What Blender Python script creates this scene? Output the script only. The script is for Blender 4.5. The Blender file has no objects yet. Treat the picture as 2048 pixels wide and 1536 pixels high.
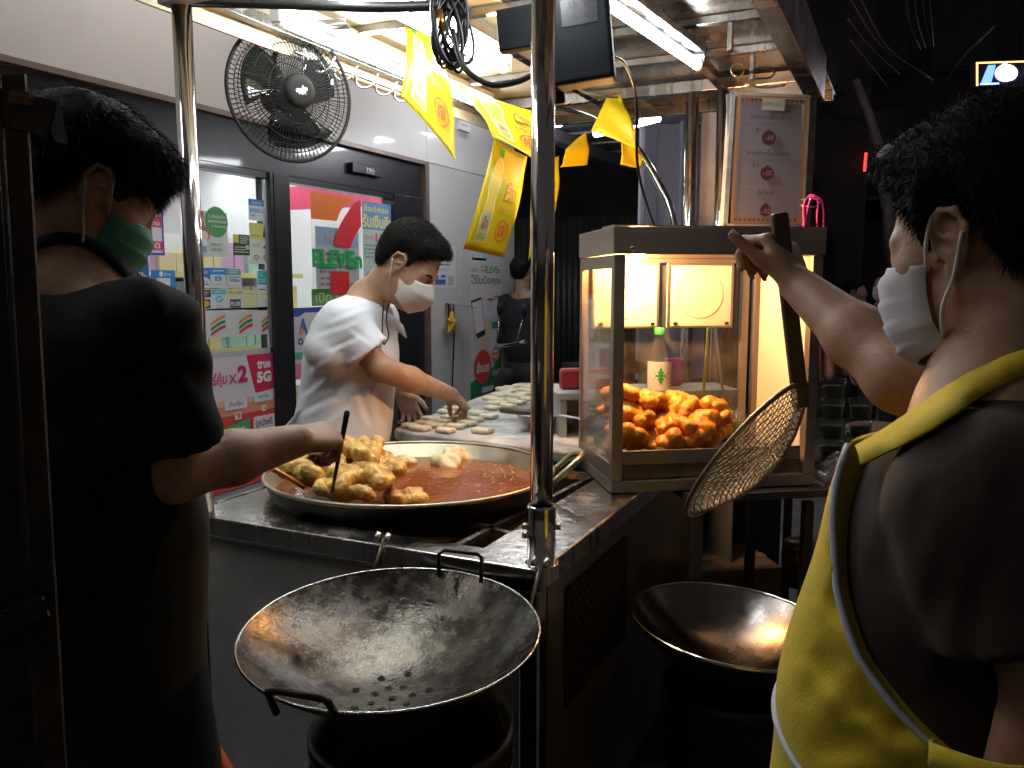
import bpy, bmesh, math, random
import numpy as np
from mathutils import Vector, Matrix, noise

random.seed(7)
SC = bpy.context.scene
COL = SC.collection
rad = math.radians

# ------------------------------------------------------------------ camera
FPX, CX, CY = 1657.0, 1024.0, 768.0           # focal length in photograph pixels
YAW, PIT, EYE = rad(25.4), rad(6.9), 1.40
CF = np.array([-math.sin(YAW) * math.cos(PIT), math.cos(YAW) * math.cos(PIT), -math.sin(PIT)])
CR = np.array([math.cos(YAW), math.sin(YAW), 0.0])
CU = np.cross(CR, CF)
CC = np.array([0.0, 0.0, EYE])
cam_d = bpy.data.cameras.new("camera")
cam_d.sensor_width = 36.0
cam_d.lens = FPX / 2048 * 36.0
cam_d.clip_start, cam_d.clip_end = 0.03, 400.0
cam = bpy.data.objects.new("camera", cam_d)
COL.objects.link(cam)
cam.matrix_world = Matrix(((CR[0], CU[0], -CF[0], CC[0]), (CR[1], CU[1], -CF[1], CC[1]), (CR[2], CU[2], -CF[2], CC[2]), (0, 0, 0, 1)))
SC.camera = cam

# ------------------------------------------------------------------ night sky, exposure
W = bpy.data.worlds.new("World")
SC.world = W
W.use_nodes = True
wn = W.node_tree
bg = wn.nodes["Background"]
sky = wn.nodes.new("ShaderNodeTexSky")
sky.sky_type = 'NISHITA'
sky.sun_disc = False
sky.sun_elevation = rad(-4)
sky.sun_rotation = rad(200)
wn.links.new(sky.outputs[0], bg.inputs[0])
bg.inputs[1].default_value = 0.08
glow = wn.nodes.new("ShaderNodeBackground")          # even city glow of the night sky
glow.inputs[0].default_value = (.046, .041, .040, 1)
glow.inputs[1].default_value = 1.0
addw = wn.nodes.new("ShaderNodeAddShader")
wn.links.new(bg.outputs[0], addw.inputs[0]); wn.links.new(glow.outputs[0], addw.inputs[1])
wn.links.new(addw.outputs[0], wn.nodes["World Output"].inputs[0])
SC.view_settings.view_transform = 'Standard'
SC.view_settings.look = 'None'
SC.view_settings.exposure = 0.0
SC.view_settings.gamma = 1.0
SC.view_settings.use_curve_mapping = False
SC.cycles.max_bounces = 7
SC.cycles.diffuse_bounces = 3
SC.cycles.glossy_bounces = 4
SC.cycles.transmission_bounces = 6
SC.cycles.transparent_max_bounces = 12
SC.cycles.caustics_reflective = False
SC.cycles.caustics_refractive = False
SC.cycles.sample_clamp_indirect = 3.0
SC.cycles.use_denoising = True
SC.cycles.use_light_tree = True


# ------------------------------------------------------------------ helpers
def V(*a):
    return np.array(a if len(a) > 1 else a[0], dtype=float)


def nrm(v):
    v = V(v)
    return v / (np.linalg.norm(v) + 1e-12)


def at(px, py, **k):
    """World point that a photograph pixel sees on the plane x=, y=, z= or at depth d= metres."""
    d = CF + CR * (px - CX) / FPX - CU * (py - CY) / FPX
    (a, v), = k.items()
    if a == 'd':
        return CC + d * v
    i = 'xyz'.index(a)
    return CC + d * ((v - CC[i]) / d[i])


def tag(o, label=None, cat=None, group=None, kind=None):
    if label: o["label"] = label
    if cat: o["category"] = cat
    if group: o["group"] = group
    if kind: o["kind"] = kind
    return o


def empty(name, loc=(0, 0, 0), label=None, cat=None, group=None, kind=None, parent=None):
    o = bpy.data.objects.new(name, None)
    o.empty_display_size = 0.05
    COL.objects.link(o)
    if parent is not None: setpar(o, parent)
    o.location = Vector([float(c) for c in loc])
    return tag(o, label, cat, group, kind)


MATS = {}


def mat(name, col=(.5, .5, .5), rough=.5, metal=0.0, var=0.0, vscale=8.0, bump=0.0, bscale=60.0, emit=None, es=0.0,
        coat=0.0, rvar=0.0, col2=None, stretch=None, spec=None, sss=0.0, alpha=1.0, detail=6.0, trans=0.0, sheen=0.0, contrast=.5):
    if name in MATS:
        return MATS[name]
    m = bpy.data.materials.new(name)
    m.use_nodes = True
    nt = m.node_tree
    b = nt.nodes["Principled BSDF"]
    c4 = (*col, 1.0)
    b.inputs["Base Color"].default_value = c4
    b.inputs["Roughness"].default_value = rough
    b.inputs["Metallic"].default_value = metal
    b.inputs["Coat Weight"].default_value = coat
    b.inputs["Coat Roughness"].default_value = 0.06
    if spec is not None: b.inputs["Specular IOR Level"].default_value = spec
    if sss:
        b.inputs["Subsurface Weight"].default_value = sss
        b.inputs["Subsurface Radius"].default_value = (.012, .005, .003)
        b.inputs["Subsurface Scale"].default_value = 1.0
    if sheen: b.inputs["Sheen Weight"].default_value = sheen
    if trans: b.inputs["Transmission Weight"].default_value = trans
    if alpha < 1: b.inputs["Alpha"].default_value = alpha
    if emit is not None:
        b.inputs["Emission Color"].default_value = (*emit, 1)
        b.inputs["Emission Strength"].default_value = es
    tc = None
    if var or bump or rvar or col2:
        tc = nt.nodes.new("ShaderNodeTexCoord")
        mp = nt.nodes.new("ShaderNodeMapping")
        nt.links.new(tc.outputs["Object"], mp.inputs[0])
        if stretch: mp.inputs["Scale"].default_value = stretch
    if var or col2 or rvar:
        n = nt.nodes.new("ShaderNodeTexNoise")
        n.inputs["Scale"].default_value = vscale
        n.inputs["Detail"].default_value = detail
        n.inputs["Roughness"].default_value = .62
        nt.links.new(mp.outputs[0], n.inputs["Vector"])
    if var or col2:
        r = nt.nodes.new("ShaderNodeValToRGB")
        e = r.color_ramp.elements
        lo = contrast * .5
        e[0].position, e[1].position = .5 - (.5 - lo) * .6, .5 + (.5 - lo) * .6
        c2 = col2 if col2 else tuple(max(0, c * (1 - var)) for c in col)
        e[0].color = (*c2, 1)
        e[1].color = (*(tuple(min(1, c * (1 + var * .6)) for c in col)), 1)
        nt.links.new(n.outputs[0], r.inputs[0])
        nt.links.new(r.outputs[0], b.inputs["Base Color"])
    if rvar:
        mr = nt.nodes.new("ShaderNodeMapRange")
        mr.inputs[1].default_value, mr.inputs[2].default_value = .3, .7
        mr.inputs[3].default_value, mr.inputs[4].default_value = max(.02, rough - rvar), min(1, rough + rvar)
        nt.links.new(n.outputs[0], mr.inputs[0])
        nt.links.new(mr.outputs[0], b.inputs["Roughness"])
    if bump:
        n2 = nt.nodes.new("ShaderNodeTexNoise")
        n2.inputs["Scale"].default_value = bscale
        n2.inputs["Detail"].default_value = 4
        nt.links.new(mp.outputs[0], n2.inputs["Vector"])
        bp = nt.nodes.new("ShaderNodeBump")
        bp.inputs["Strength"].default_value = bump
        bp.inputs["Distance"].default_value = .01
        nt.links.new(n2.outputs[0], bp.inputs["Height"])
        nt.links.new(bp.outputs[0], b.inputs["Normal"])
    MATS[name] = m
    return m


def emat(name, col, s):
    if name in MATS: return MATS[name]
    m = bpy.data.materials.new(name)
    m.use_nodes = True
    nt = m.node_tree
    nt.nodes.clear()
    e = nt.nodes.new("ShaderNodeEmission")
    e.inputs[0].default_value = (*col, 1)
    e.inputs[1].default_value = s
    o = nt.nodes.new("ShaderNodeOutputMaterial")
    nt.links.new(e.outputs[0], o.inputs[0])
    MATS[name] = m
    return m


def thin_glass(name, tint=(.95, .97, .97), refl=.06, dirt=0.0, rough=.02, dirtcol=(.5, .45, .4)):
    """Thin pane: transparent + a fresnel-weighted mirror + a film of grease."""
    if name in MATS: return MATS[name]
    m = bpy.data.materials.new(name)
    m.use_nodes = True
    nt = m.node_tree
    nt.nodes.clear()
    L = nt.links.new
    t = nt.nodes.new("ShaderNodeBsdfTransparent"); t.inputs[0].default_value = (*tint, 1)
    g = nt.nodes.new("ShaderNodeBsdfGlossy"); g.inputs["Roughness"].default_value = rough
    lw = nt.nodes.new("ShaderNodeLayerWeight"); lw.inputs[0].default_value = .5
    pw = nt.nodes.new("ShaderNodeMath"); pw.operation = 'POWER'; pw.inputs[1].default_value = 5.0
    ma = nt.nodes.new("ShaderNodeMath"); ma.operation = 'MULTIPLY_ADD'; ma.inputs[1].default_value = .9; ma.inputs[2].default_value = refl
    L(lw.outputs["Facing"], pw.inputs[0]); L(pw.outputs[0], ma.inputs[0])
    mx = nt.nodes.new("ShaderNodeMixShader")
    L(ma.outputs[0], mx.inputs[0]); L(t.outputs[0], mx.inputs[1]); L(g.outputs[0], mx.inputs[2])
    o = nt.nodes.new("ShaderNodeOutputMaterial")
    last = mx
    if dirt:
        d = nt.nodes.new("ShaderNodeBsdfDiffuse"); d.inputs[0].default_value = (*dirtcol, 1)
        n = nt.nodes.new("ShaderNodeTexNoise"); n.inputs["Scale"].default_value = 14; n.inputs["Detail"].default_value = 10
        tc = nt.nodes.new("ShaderNodeTexCoord"); L(tc.outputs["Object"], n.inputs["Vector"])
        mr = nt.nodes.new("ShaderNodeMapRange"); mr.inputs[1].default_value = .35; mr.inputs[2].default_value = .8
        mr.inputs[3].default_value = dirt * .25; mr.inputs[4].default_value = dirt * 1.8
        L(n.outputs[0], mr.inputs[0])
        m2 = nt.nodes.new("ShaderNodeMixShader")
        L(mr.outputs[0], m2.inputs[0]); L(mx.outputs[0], m2.inputs[1]); L(d.outputs[0], m2.inputs[2])
        last = m2
    L(last.outputs[0], o.inputs[0])
    MATS[name] = m
    return m


class MB:
    """Collects shapes; build() links them as one mesh object."""
    def __init__(s):
        s.v, s.f, s.m, s.sm = [], [], [], []

    def add(s, vs, fs, mi=0, smooth=False):
        o = len(s.v)
        s.v += [tuple(float(c) for c in p) for p in vs]
        s.f += [tuple(i + o for i in f) for f in fs]
        s.m += [mi] * len(fs)
        s.sm += [smooth] * len(fs)
        return s

    def box(s, c, size, ax=None, mi=0):
        c = V(c); h = V(size) / 2
        A = np.eye(3) if ax is None else np.array(ax)
        vs = [c + A[0] * h[0] * i + A[1] * h[1] * j + A[2] * h[2] * k for i in (-1, 1) for j in (-1, 1) for k in (-1, 1)]
        return s.add(vs, [(0, 1, 3, 2), (4, 6, 7, 5), (0, 4, 5, 1), (2, 3, 7, 6), (0, 2, 6, 4), (1, 5, 7, 3)], mi)

    def bb(s, x0, x1, y0, y1, z0, z1, mi=0):
        return s.box(((x0 + x1) / 2, (y0 + y1) / 2, (z0 + z1) / 2), (abs(x1 - x0), abs(y1 - y0), abs(z1 - z0)), None, mi)

    def beam(s, a, b, w, h, up=(0, 0, 1), mi=0):
        a, b = V(a), V(b)
        d = nrm(b - a)
        x = np.cross(d, up)
        if np.linalg.norm(x) < 1e-3: x = np.cross(d, (1, 0, 0))
        x = nrm(x); z = np.cross(x, d)
        return s.box((a + b) / 2, (w, np.linalg.norm(b - a), h), (x, d, z), mi)

    def tube(s, pts, r, seg=10, closed=False, mi=0, cap=True):
        P = [V(p) for p in pts]
        n = len(P)
        rr = [r] * n if np.isscalar(r) else r
        vs, fs = [], []
        t0 = nrm(P[1] - P[0])
        x = np.cross(t0, (0, 0, 1))
        if np.linalg.norm(x) < 1e-2: x = np.cross(t0, (1, 0, 0))
        x = nrm(x)
        for i in range(n):
            a = P[(i - 1) % n] if (closed or i > 0) else P[i]
            b = P[(i + 1) % n] if (closed or i < n - 1) else P[i]
            t = nrm(b - a)
            x = nrm(x - t * np.dot(x, t))
            y = np.cross(t, x)
            for k in range(seg):
                th = 2 * math.pi * k / seg
                vs.append(P[i] + rr[i] * (math.cos(th) * x + math.sin(th) * y))
        m = n if closed else n - 1
        for i in range(m):
            j = (i + 1) % n
            for k in range(seg):
                fs.append((i * seg + k, i * seg + (k + 1) % seg, j * seg + (k + 1) % seg, j * seg + k))
        s.add(vs, fs, mi, True)
        if cap and not closed:
            o = len(s.v) - n * seg
            s.f += [tuple(o + k for k in range(seg))[::-1], tuple(o + (n - 1) * seg + k for k in range(seg))]
            s.m += [mi, mi]; s.sm += [False, False]
        return s

    def lathe(s, prof, c=(0, 0, 0), seg=32, ax=None, mi=0, smooth=True):
        """prof: list of (radius, height) along the axis ax[2]."""
        A = np.eye(3) if ax is None else np.array(ax)
        c = V(c)
        vs, fs = [], []
        n = len(prof)
        for r, h in prof:
            for k in range(seg):
                th = 2 * math.pi * k / seg
                vs.append(c + A[0] * r * math.cos(th) + A[1] * r * math.sin(th) + A[2] * h)
        for i in range(n - 1):
            for k in range(seg):
                k2 = (k + 1) % seg
                fs.append((i * seg + k, i * seg + k2, (i + 1) * seg + k2, (i + 1) * seg + k))
        return s.add(vs, fs, mi, smooth)

    def grid(s, fn, nu, nv, mi=0, smooth=True):
        vs = [fn(i / nu, j / nv) for j in range(nv + 1) for i in range(nu + 1)]
        fs = [(j * (nu + 1) + i, j * (nu + 1) + i + 1, (j + 1) * (nu + 1) + i + 1, (j + 1) * (nu + 1) + i) for j in range(nv) for i in range(nu)]
        return s.add(vs, fs, mi, smooth)

    def build(s, name, mats, parent=None, loc=None, bevel=0.0, label=None, cat=None, group=None, kind=None, bseg=2, solid=0.0):
        me = bpy.data.meshes.new(name)
        vs = s.v
        off = Vector((0, 0, 0))
        if loc is not None:
            off = Vector([float(c) for c in loc])
            vs = [(x - off.x, y - off.y, z - off.z) for x, y, z in vs]
        me.from_pydata(vs, [], s.f)
        for m in (mats if isinstance(mats, (list, tuple)) else [mats]): me.materials.append(m)
        me.polygons.foreach_set("material_index", s.m)
        me.polygons.foreach_set("use_smooth", s.sm)
        me.update()
        o = bpy.data.objects.new(name, me)
        COL.objects.link(o)
        if parent is not None: setpar(o, parent)
        o.location = off
        if solid:
            md = o.modifiers.new("s", 'SOLIDIFY'); md.thickness = solid; md.offset = 0
        if bevel:
            md = o.modifiers.new("b", 'BEVEL'); md.width = bevel; md.segments = bseg; md.limit_method = 'ANGLE'
        return tag(o, label, cat, group, kind)


def world_m(o):
    m = Matrix.LocRotScale(o.location, o.rotation_euler, o.scale)
    return world_m(o.parent) @ o.matrix_parent_inverse @ m if o.parent else m


def setpar(o, p):
    o.parent = p
    o.matrix_parent_inverse = world_m(p).inverted()
    return o


def arc(c, r, a0, a1, n, ax):
    A = np.array(ax)
    return [V(c) + r * (math.cos(a0 + (a1 - a0) * i / n) * A[0] + math.sin(a0 + (a1 - a0) * i / n) * A[1]) for i in range(n + 1)]


def spline(pts, n=8):
    """Catmull-Rom through the points."""
    P = [V(p) for p in pts]
    P = [2 * P[0] - P[1]] + P + [2 * P[-1] - P[-2]]
    out = []
    for i in range(1, len(P) - 2):
        for k in range(n):
            t = k / n
            a, b, c, d = P[i - 1], P[i], P[i + 1], P[i + 2]
            out.append(.5 * (2 * b + (c - a) * t + (2 * a - 5 * b + 4 * c - d) * t * t + (3 * b - a - 3 * c + d) * t ** 3))
    out.append(P[-2])
    return out


def frame_of(d, up=(0, 0, 1)):
    """Rows x, y, z with z along d."""
    z = nrm(d)
    x = np.cross(up, z)
    if np.linalg.norm(x) < 1e-3: x = np.cross((0, 1, 0), z)
    x = nrm(x)
    return (x, np.cross(z, x), z)


def copy_tree(o, parent=None):
    c = o.copy()
    COL.objects.link(c)
    if parent is not None:
        c.parent = parent
        c.matrix_parent_inverse = o.matrix_parent_inverse.copy()
    for ch in list(o.children): copy_tree(ch, c)
    return c


# ------------------------------------------------------------------ flat print (posters, labels, lettering)
_TX = {}


def glyphs(s, bold=0.0):
    k = (s, bold)
    if k not in _TX:
        cu = bpy.data.curves.new('lettering', 'FONT')
        cu.body = s
        cu.resolution_u = 2
        cu.offset = bold
        ob = bpy.data.objects.new('lettering', cu)
        me = bpy.data.meshes.new_from_object(ob)
        vs = np.array([v.co[:2] for v in me.vertices]) if len(me.vertices) else np.zeros((1, 2))
        fs = [tuple(p.vertices) for p in me.polygons]
        bpy.data.objects.remove(ob); bpy.data.curves.remove(cu); bpy.data.meshes.remove(me)
        mn, mx = vs.min(0), vs.max(0)
        _TX[k] = ((vs - mn) / np.maximum(mx - mn, 1e-6), fs)
    return _TX[k]


def ink(col, rough=.5):
    n = "ink_%02x%02x%02x" % tuple(int(max(0, min(1, c)) * 255) for c in col)
    return mat(n, col, rough)


class Sheet:
    """A flat printed thing: a thin panel with layers of print, coordinates 0..1 across and up."""
    def __init__(s, name, o, u, v, col, label, cat, group=None, thick=.0012, rough=.45, parent=None, curve=None, panel=None, up=.0004):
        s.o, s.u, s.vv = V(o), V(u), V(v)
        s.n = nrm(np.cross(s.u, s.vv))
        s.curve = curve
        s.lay, s.up = 1, up
        s.pm, s.mi = MB(), []
        b = MB()
        if curve is None:
            c = s.o + s.u / 2 + s.vv / 2 - s.n * thick / 2
            b.box(c, (np.linalg.norm(s.u), np.linalg.norm(s.vv), thick), (nrm(s.u), nrm(np.cross(s.n, nrm(s.u))), s.n))
        else:
            b.grid(lambda a, q: s.pt(a, q, 0), 10, 16)
        s.root = b.build(name, panel or ink(col, rough), parent, loc=s.o, label=label, cat=cat, group=group, solid=0 if curve is None else thick)

    def pt(s, a, b, k=None):
        k = s.lay if k is None else k
        if s.curve is None:
            return s.o + s.u * a + s.vv * b + s.n * (s.up * k)
        p = s.curve(a, b); e = 1e-3
        n = nrm(np.cross(s.curve(a + e, b) - p, s.curve(a, b + e) - p))
        return p + n * ((.0009 + s.up * k) if k else 0.0)

    def _m(s, col):
        m = ink(col) if isinstance(col, tuple) else col
        if m not in s.mi: s.mi.append(m)
        return s.mi.index(m)

    def poly(s, pts, col):
        n = len(pts)
        s.pm.add([s.pt(a, b) for a, b in pts], [tuple(range(n))], s._m(col)); s.lay += 1
        return s

    def strip(s, la, lb, col):
        """Band between two polylines of equal length."""
        n = len(la)
        s.pm.add([s.pt(a, b) for a, b in list(la) + list(lb)], [(i, i + 1, n + i + 1, n + i) for i in range(n - 1)], s._m(col)); s.lay += 1
        return s

    def rect(s, a0, b0, a1, b1, col):
        if s.curve is None: return s.poly([(a0, b0), (a1, b0), (a1, b1), (a0, b1)], col)
        n = max(2, int(abs(b1 - b0) * 14))
        q = [b0 + (b1 - b0) * i / n for i in range(n + 1)]
        return s.strip([(a0, t) for t in q], [(a1, t) for t in q], col)

    def disc(s, a, b, ra, rb, col, n=24):
        return s.poly([(a + ra * math.cos(2 * math.pi * i / n), b + rb * math.sin(2 * math.pi * i / n)) for i in range(n)], col)

    def ring(s, a, b, ra, rb, w, col, n=28, t0=0.0, t1=1.0):
        t = [2 * math.pi * (t0 + (t1 - t0) * i / n) for i in range(n + 1)]
        return s.strip([(a + ra * math.cos(x), b + rb * math.sin(x)) for x in t], [(a + ra * (1 - w) * math.cos(x), b + rb * (1 - w) * math.sin(x)) for x in t], col)

    def text(s, t, a0, b0, a1, b1, col, bold=0.0):
        g, fs = glyphs(t, bold)
        s.pm.add([s.pt(a0 + (a1 - a0) * x, b0 + (b1 - b0) * y) for x, y in g], fs, s._m(col)); s.lay += 1
        return s

    def lines(s, a0, b0, a1, b1, n, col):
        """Rows of small print too fine to read."""
        for i in range(n):
            y = b1 - (b1 - b0) * (i + .5) / n
            h = (b1 - b0) / n * .22
            x, e = a0, a0 + (a1 - a0) * random.uniform(.7, 1)
            while x < e:
                w = random.uniform(.06, .2) * (a1 - a0)
                s.poly([(x, y - h), (min(x + w, e), y - h), (min(x + w, e), y + h), (x, y + h)], col); s.lay -= 1
                x += w + .03 * (a1 - a0)
        s.lay += 1
        return s

    def done(s, name="print"):
        if s.pm.f:
            s.pm.build(name, s.mi, s.root, loc=s.o)
        return s.root
# ------------------------------------------------------------------ smooth solid modelling (bodies, food, cloth)
def P_cone(a, b, r1, r2=None, k=.02, neg=False):
    return ('c', V(a), V(b), r1, r1 if r2 is None else r2, k, neg)


def P_flat(a, b, r1, r2, k=.02):
    """Tapered round bar cut square at b (a sleeve)."""
    return ('f', V(a), V(b), r1, r2, k, False)


def P_ell(c, r, ax=None, k=.02, neg=False):
    return ('e', V(c), V(r) if not np.isscalar(r) else V(r, r, r), np.eye(3) if ax is None else np.array(ax), k, neg)


def _prim(p, X):
    if p[0] in 'cf':
        a, b, r1, r2 = p[1:5]
        ba = b - a
        t = np.clip((X - a) @ ba / max(ba @ ba, 1e-9), 0, 1)
        d = X - a - t[:, None] * ba
        q = np.sqrt((d * d).sum(1)) - (r1 + (r2 - r1) * t)
        return q if p[0] == 'c' else np.maximum(q, (X - b) @ (ba / max(np.linalg.norm(ba), 1e-9)))
    c, r, A = p[1:4]
    q = (X - c) @ A.T
    k0 = np.sqrt(((q / r) ** 2).sum(1)); k1 = np.sqrt(((q / r ** 2) ** 2).sum(1))
    return np.where(k1 < 1e-6, -r.min(), k0 * (k0 - 1) / np.maximum(k1, 1e-6))


def _bb(p, m):
    if p[0] in 'cf':
        r = max(p[3], p[4])
        return np.minimum(p[1], p[2]) - r - m, np.maximum(p[1], p[2]) + r + m
    r = p[2].max()
    return p[1] - r - m, p[1] + r + m


def sdf_eval(prims, X, margin):
    D = np.full(len(X), 1.0)
    for p in prims:
        lo, hi = _bb(p, margin + p[-2] * 1.5)
        I = np.nonzero(((X > lo) & (X < hi)).all(1))[0]
        if not len(I): continue
        d = _prim(p, X[I])
        k, neg = p[-2], p[-1]
        o = D[I]
        if neg:
            d = -d
            h = np.clip(.5 - .5 * (o - d) / k, 0, 1)
            D[I] = o * (1 - h) + d * h + k * h * (1 - h)
        else:
            h = np.clip(.5 + .5 * (d - o) / k, 0, 1)
            D[I] = d * (1 - h) + o * h - k * h * (1 - h)
    return D


def surface(fn, lo, hi, vox):
    """Sparse surface nets of fn(points, margin) = 0. Returns verts, quads."""
    lo, hi = V(lo), V(hi)
    B = 6
    cs = vox * B
    n = np.ceil((hi - lo) / cs).astype(int)
    G = np.stack(np.meshgrid(*[np.arange(k) for k in n], indexing='ij'), -1).reshape(-1, 3)
    C = lo + (G + .5) * cs
    d = fn(C, cs * 1.2)
    G = G[np.abs(d) < cs * 1.25]
    if not len(G): return np.zeros((0, 3)), []
    q = np.stack(np.meshgrid(*[np.arange(B)] * 3, indexing='ij'), -1).reshape(-1, 3)
    cells = (G[:, None, :] * B + q[None]).reshape(-1, 3).astype(np.int64)
    N = (n * B + 2).astype(np.int64)
    key = lambda c: (c[:, 0] * N[1] + c[:, 1]) * N[2] + c[:, 2]
    offs = np.array([(i, j, k) for i in (0, 1) for j in (0, 1) for k in (0, 1)], dtype=np.int64)
    ck = key(cells)
    ok = np.array([(o[0] * N[1] + o[1]) * N[2] + o[2] for o in offs])
    allk = ck[:, None] + ok[None]
    uk, inv = np.unique(allk.ravel(), return_inverse=True)
    ux = np.stack([uk // (N[1] * N[2]), (uk // N[2]) % N[1], uk % N[2]], 1)
    f = fn(lo + ux * vox, vox * 2)
    F = f[inv].reshape(-1, 8)
    s = F < 0
    act = s.any(1) & ~s.all(1)
    ac, aF, ak = cells[act], F[act], ck[act]
    acc = np.zeros((len(ac), 3)); cnt = np.zeros(len(ac))
    E = [(a, b) for a in range(8) for b in range(a + 1, 8) if np.abs(offs[a] - offs[b]).sum() == 1]
    for a, b in E:
        fa, fb = aF[:, a], aF[:, b]
        m = (fa < 0) != (fb < 0)
        t = np.where(m, fa / np.where(fa == fb, 1, fa - fb), 0)
        p = offs[a] + t[:, None] * (offs[b] - offs[a])
        acc += p * m[:, None]; cnt += m
    vs = lo + (ac + acc / cnt[:, None]) * vox
    order = np.argsort(ak); sk = ak[order]

    def find(k):
        i = np.clip(np.searchsorted(sk, k), 0, len(sk) - 1)
        return np.where(sk[i] == k, order[i], -1)
    st = [N[1] * N[2], N[2], 1]
    quads = []
    for ax in range(3):
        b = [4, 2, 1][ax]
        fa, fb = aF[:, 0], aF[:, b]
        m = (fa < 0) != (fb < 0)
        u, w = [(1, 2), (2, 0), (0, 1)][ax]
        k0 = ak[m]
        i0, i1, i2, i3 = find(k0), find(k0 - st[u]), find(k0 - st[u] - st[w]), find(k0 - st[w])
        g = (i1 >= 0) & (i2 >= 0) & (i3 >= 0)
        Q = np.stack([i0, i1, i2, i3], 1)[g]
        fl = (fa[m] > 0)[g]
        Q[fl] = Q[fl][:, ::-1]
        quads.append(Q)
    return vs, np.concatenate(quads)


def solid_obj(name, prims, vox, mats, parent=None, loc=None, mod=None, pad=.03, label=None, cat=None, group=None, kind=None, smooth_it=1, extra=None, mfn=None, keep_main=False):
    """One continuous mesh from prims; mod(d, X) may carve or displace the field."""
    los, his = zip(*[_bb(p, pad) for p in prims if not p[-1]])
    lo, hi = np.min(los, 0), np.max(his, 0)

    def fn(X, m):
        d = sdf_eval(prims, X, m)
        return mod(d, X) if mod else d
    vs, q = surface(fn, lo, hi, vox)
    if keep_main and len(vs):
        l = np.arange(len(vs))
        while True:
            o_ = l.copy()
            for a, b in ((0, 1), (1, 2), (2, 3)):
                m = np.minimum(l[q[:, a]], l[q[:, b]])
                np.minimum.at(l, q[:, a], m); np.minimum.at(l, q[:, b], m)
            l = l[l]
            if (l == o_).all(): break
        big = np.bincount(l).argmax()
        kv = l == big
        re = np.cumsum(kv) - 1
        q = re[q[kv[q[:, 0]]]]
        vs = vs[kv]
    if smooth_it and len(vs):
        for _ in range(smooth_it):
            acc = np.zeros_like(vs); c = np.zeros(len(vs))
            for a, b in ((0, 1), (1, 2), (2, 3), (3, 0)):
                np.add.at(acc, q[:, a], vs[q[:, b]]); np.add.at(acc, q[:, b], vs[q[:, a]])
                np.add.at(c, q[:, a], 1); np.add.at(c, q[:, b], 1)
            vs = vs * .5 + .5 * acc / np.maximum(c, 1)[:, None]
    off = V(loc) if loc is not None else V(0, 0, 0)
    me = bpy.data.meshes.new(name)
    allv, allf = vs - off, [tuple(f) for f in q.tolist()]
    mi = [0] * len(allf)
    if mfn is not None and len(allf):
        mi = mfn(vs[q].mean(1)).astype(int).tolist()
    if extra is not None:
        ev, ef = extra
        o = len(allv)
        allv = np.concatenate([allv, np.array(ev) - off])
        allf += [tuple(i + o for i in f) for f in ef]
        mi += [0] * len(ef)
    me.from_pydata(allv.tolist(), [], allf)
    for m in (mats if isinstance(mats, (list, tuple)) else [mats]): me.materials.append(m)
    me.polygons.foreach_set("use_smooth", [True] * len(me.polygons))
    me.polygons.foreach_set("material_index", mi)
    me.update()
    o = bpy.data.objects.new(name, me)
    COL.objects.link(o)
    if parent is not None: setpar(o, parent)
    o.location = Vector(off.tolist())
    tag(o, label, cat, group, kind)
    o.data["_v"] = 0
    return o


def wob(X, s, seed=0.0):
    """Cheap smooth noise, about -1..1."""
    x, y, z = X[:, 0] * s + seed, X[:, 1] * s + seed * 1.7, X[:, 2] * s + seed * .6
    return (np.sin(x * 1.0 + 1.3 * np.sin(y * .9 + .7)) + np.sin(y * 1.1 + 1.5 * np.sin(z * 1.05)) + np.sin(z * .95 + 1.2 * np.sin(x * 1.2 + 2))) / 3
# ------------------------------------------------------------------ the setting: ground and the shop behind the stall
WX = -3.15                                     # plane of the shop front, running along +Y
M_ground = mat("pavement_concrete", (.09, .088, .085), .75, var=.45, vscale=3.0, bump=.35, bscale=40, rvar=.2)
g = MB()
g.grid(lambda a, b: (-60 + 120 * a, -30 + 120 * b, 0), 8, 8, smooth=False)
tag(g.build("pavement", M_ground), kind="structure")

M_panel = mat("shop_panel", (.61, .60, .585), .32, var=.05, vscale=1.2, coat=.55, bump=.02, bscale=3)
M_wallp = mat("shop_wall_panel", (.62, .605, .595), .38, var=.06, vscale=1.5, coat=.35, bump=.02, bscale=4)
M_trim = mat("bronze_trim", (.22, .17, .145), .4, .4, var=.15)
M_black = mat("black_frame", (.018, .02, .023), .33, var=.3, vscale=5, coat=.3)
M_glass = thin_glass("shop_glass", (.96, .98, .98))
M_white = mat("white_paint", (.78, .78, .78), .5, var=.04)
M_floor_in = mat("shop_floor_tile", (.55, .55, .54), .2, var=.06)

shop = empty("shop_building", (WX, 4, 0), "white panelled convenience shop with dark framed glass doors, lit inside", "building")
# fascia: wide panels with thin joints
ys = [-4.0, -1.6, .8, 5.2, 6.62]
for a, b in zip(ys[:-1], ys[1:]):
    MB().bb(WX - .18, WX + .012, a + .002, b - .002, 2.262, 4.4).build("fascia_panel", M_panel, shop, bevel=.002)
for a, b in zip(ys[:-2], ys[1:-1]):
    MB().bb(WX - .02, WX + .03, a, b, 2.232, 2.2595).build("trim", M_trim, shop, bevel=.002)
MB().bb(WX - .02, WX + .03, 5.15, 5.2, 0, 2.2315).build("trim", M_trim, shop, bevel=.002)
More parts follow.
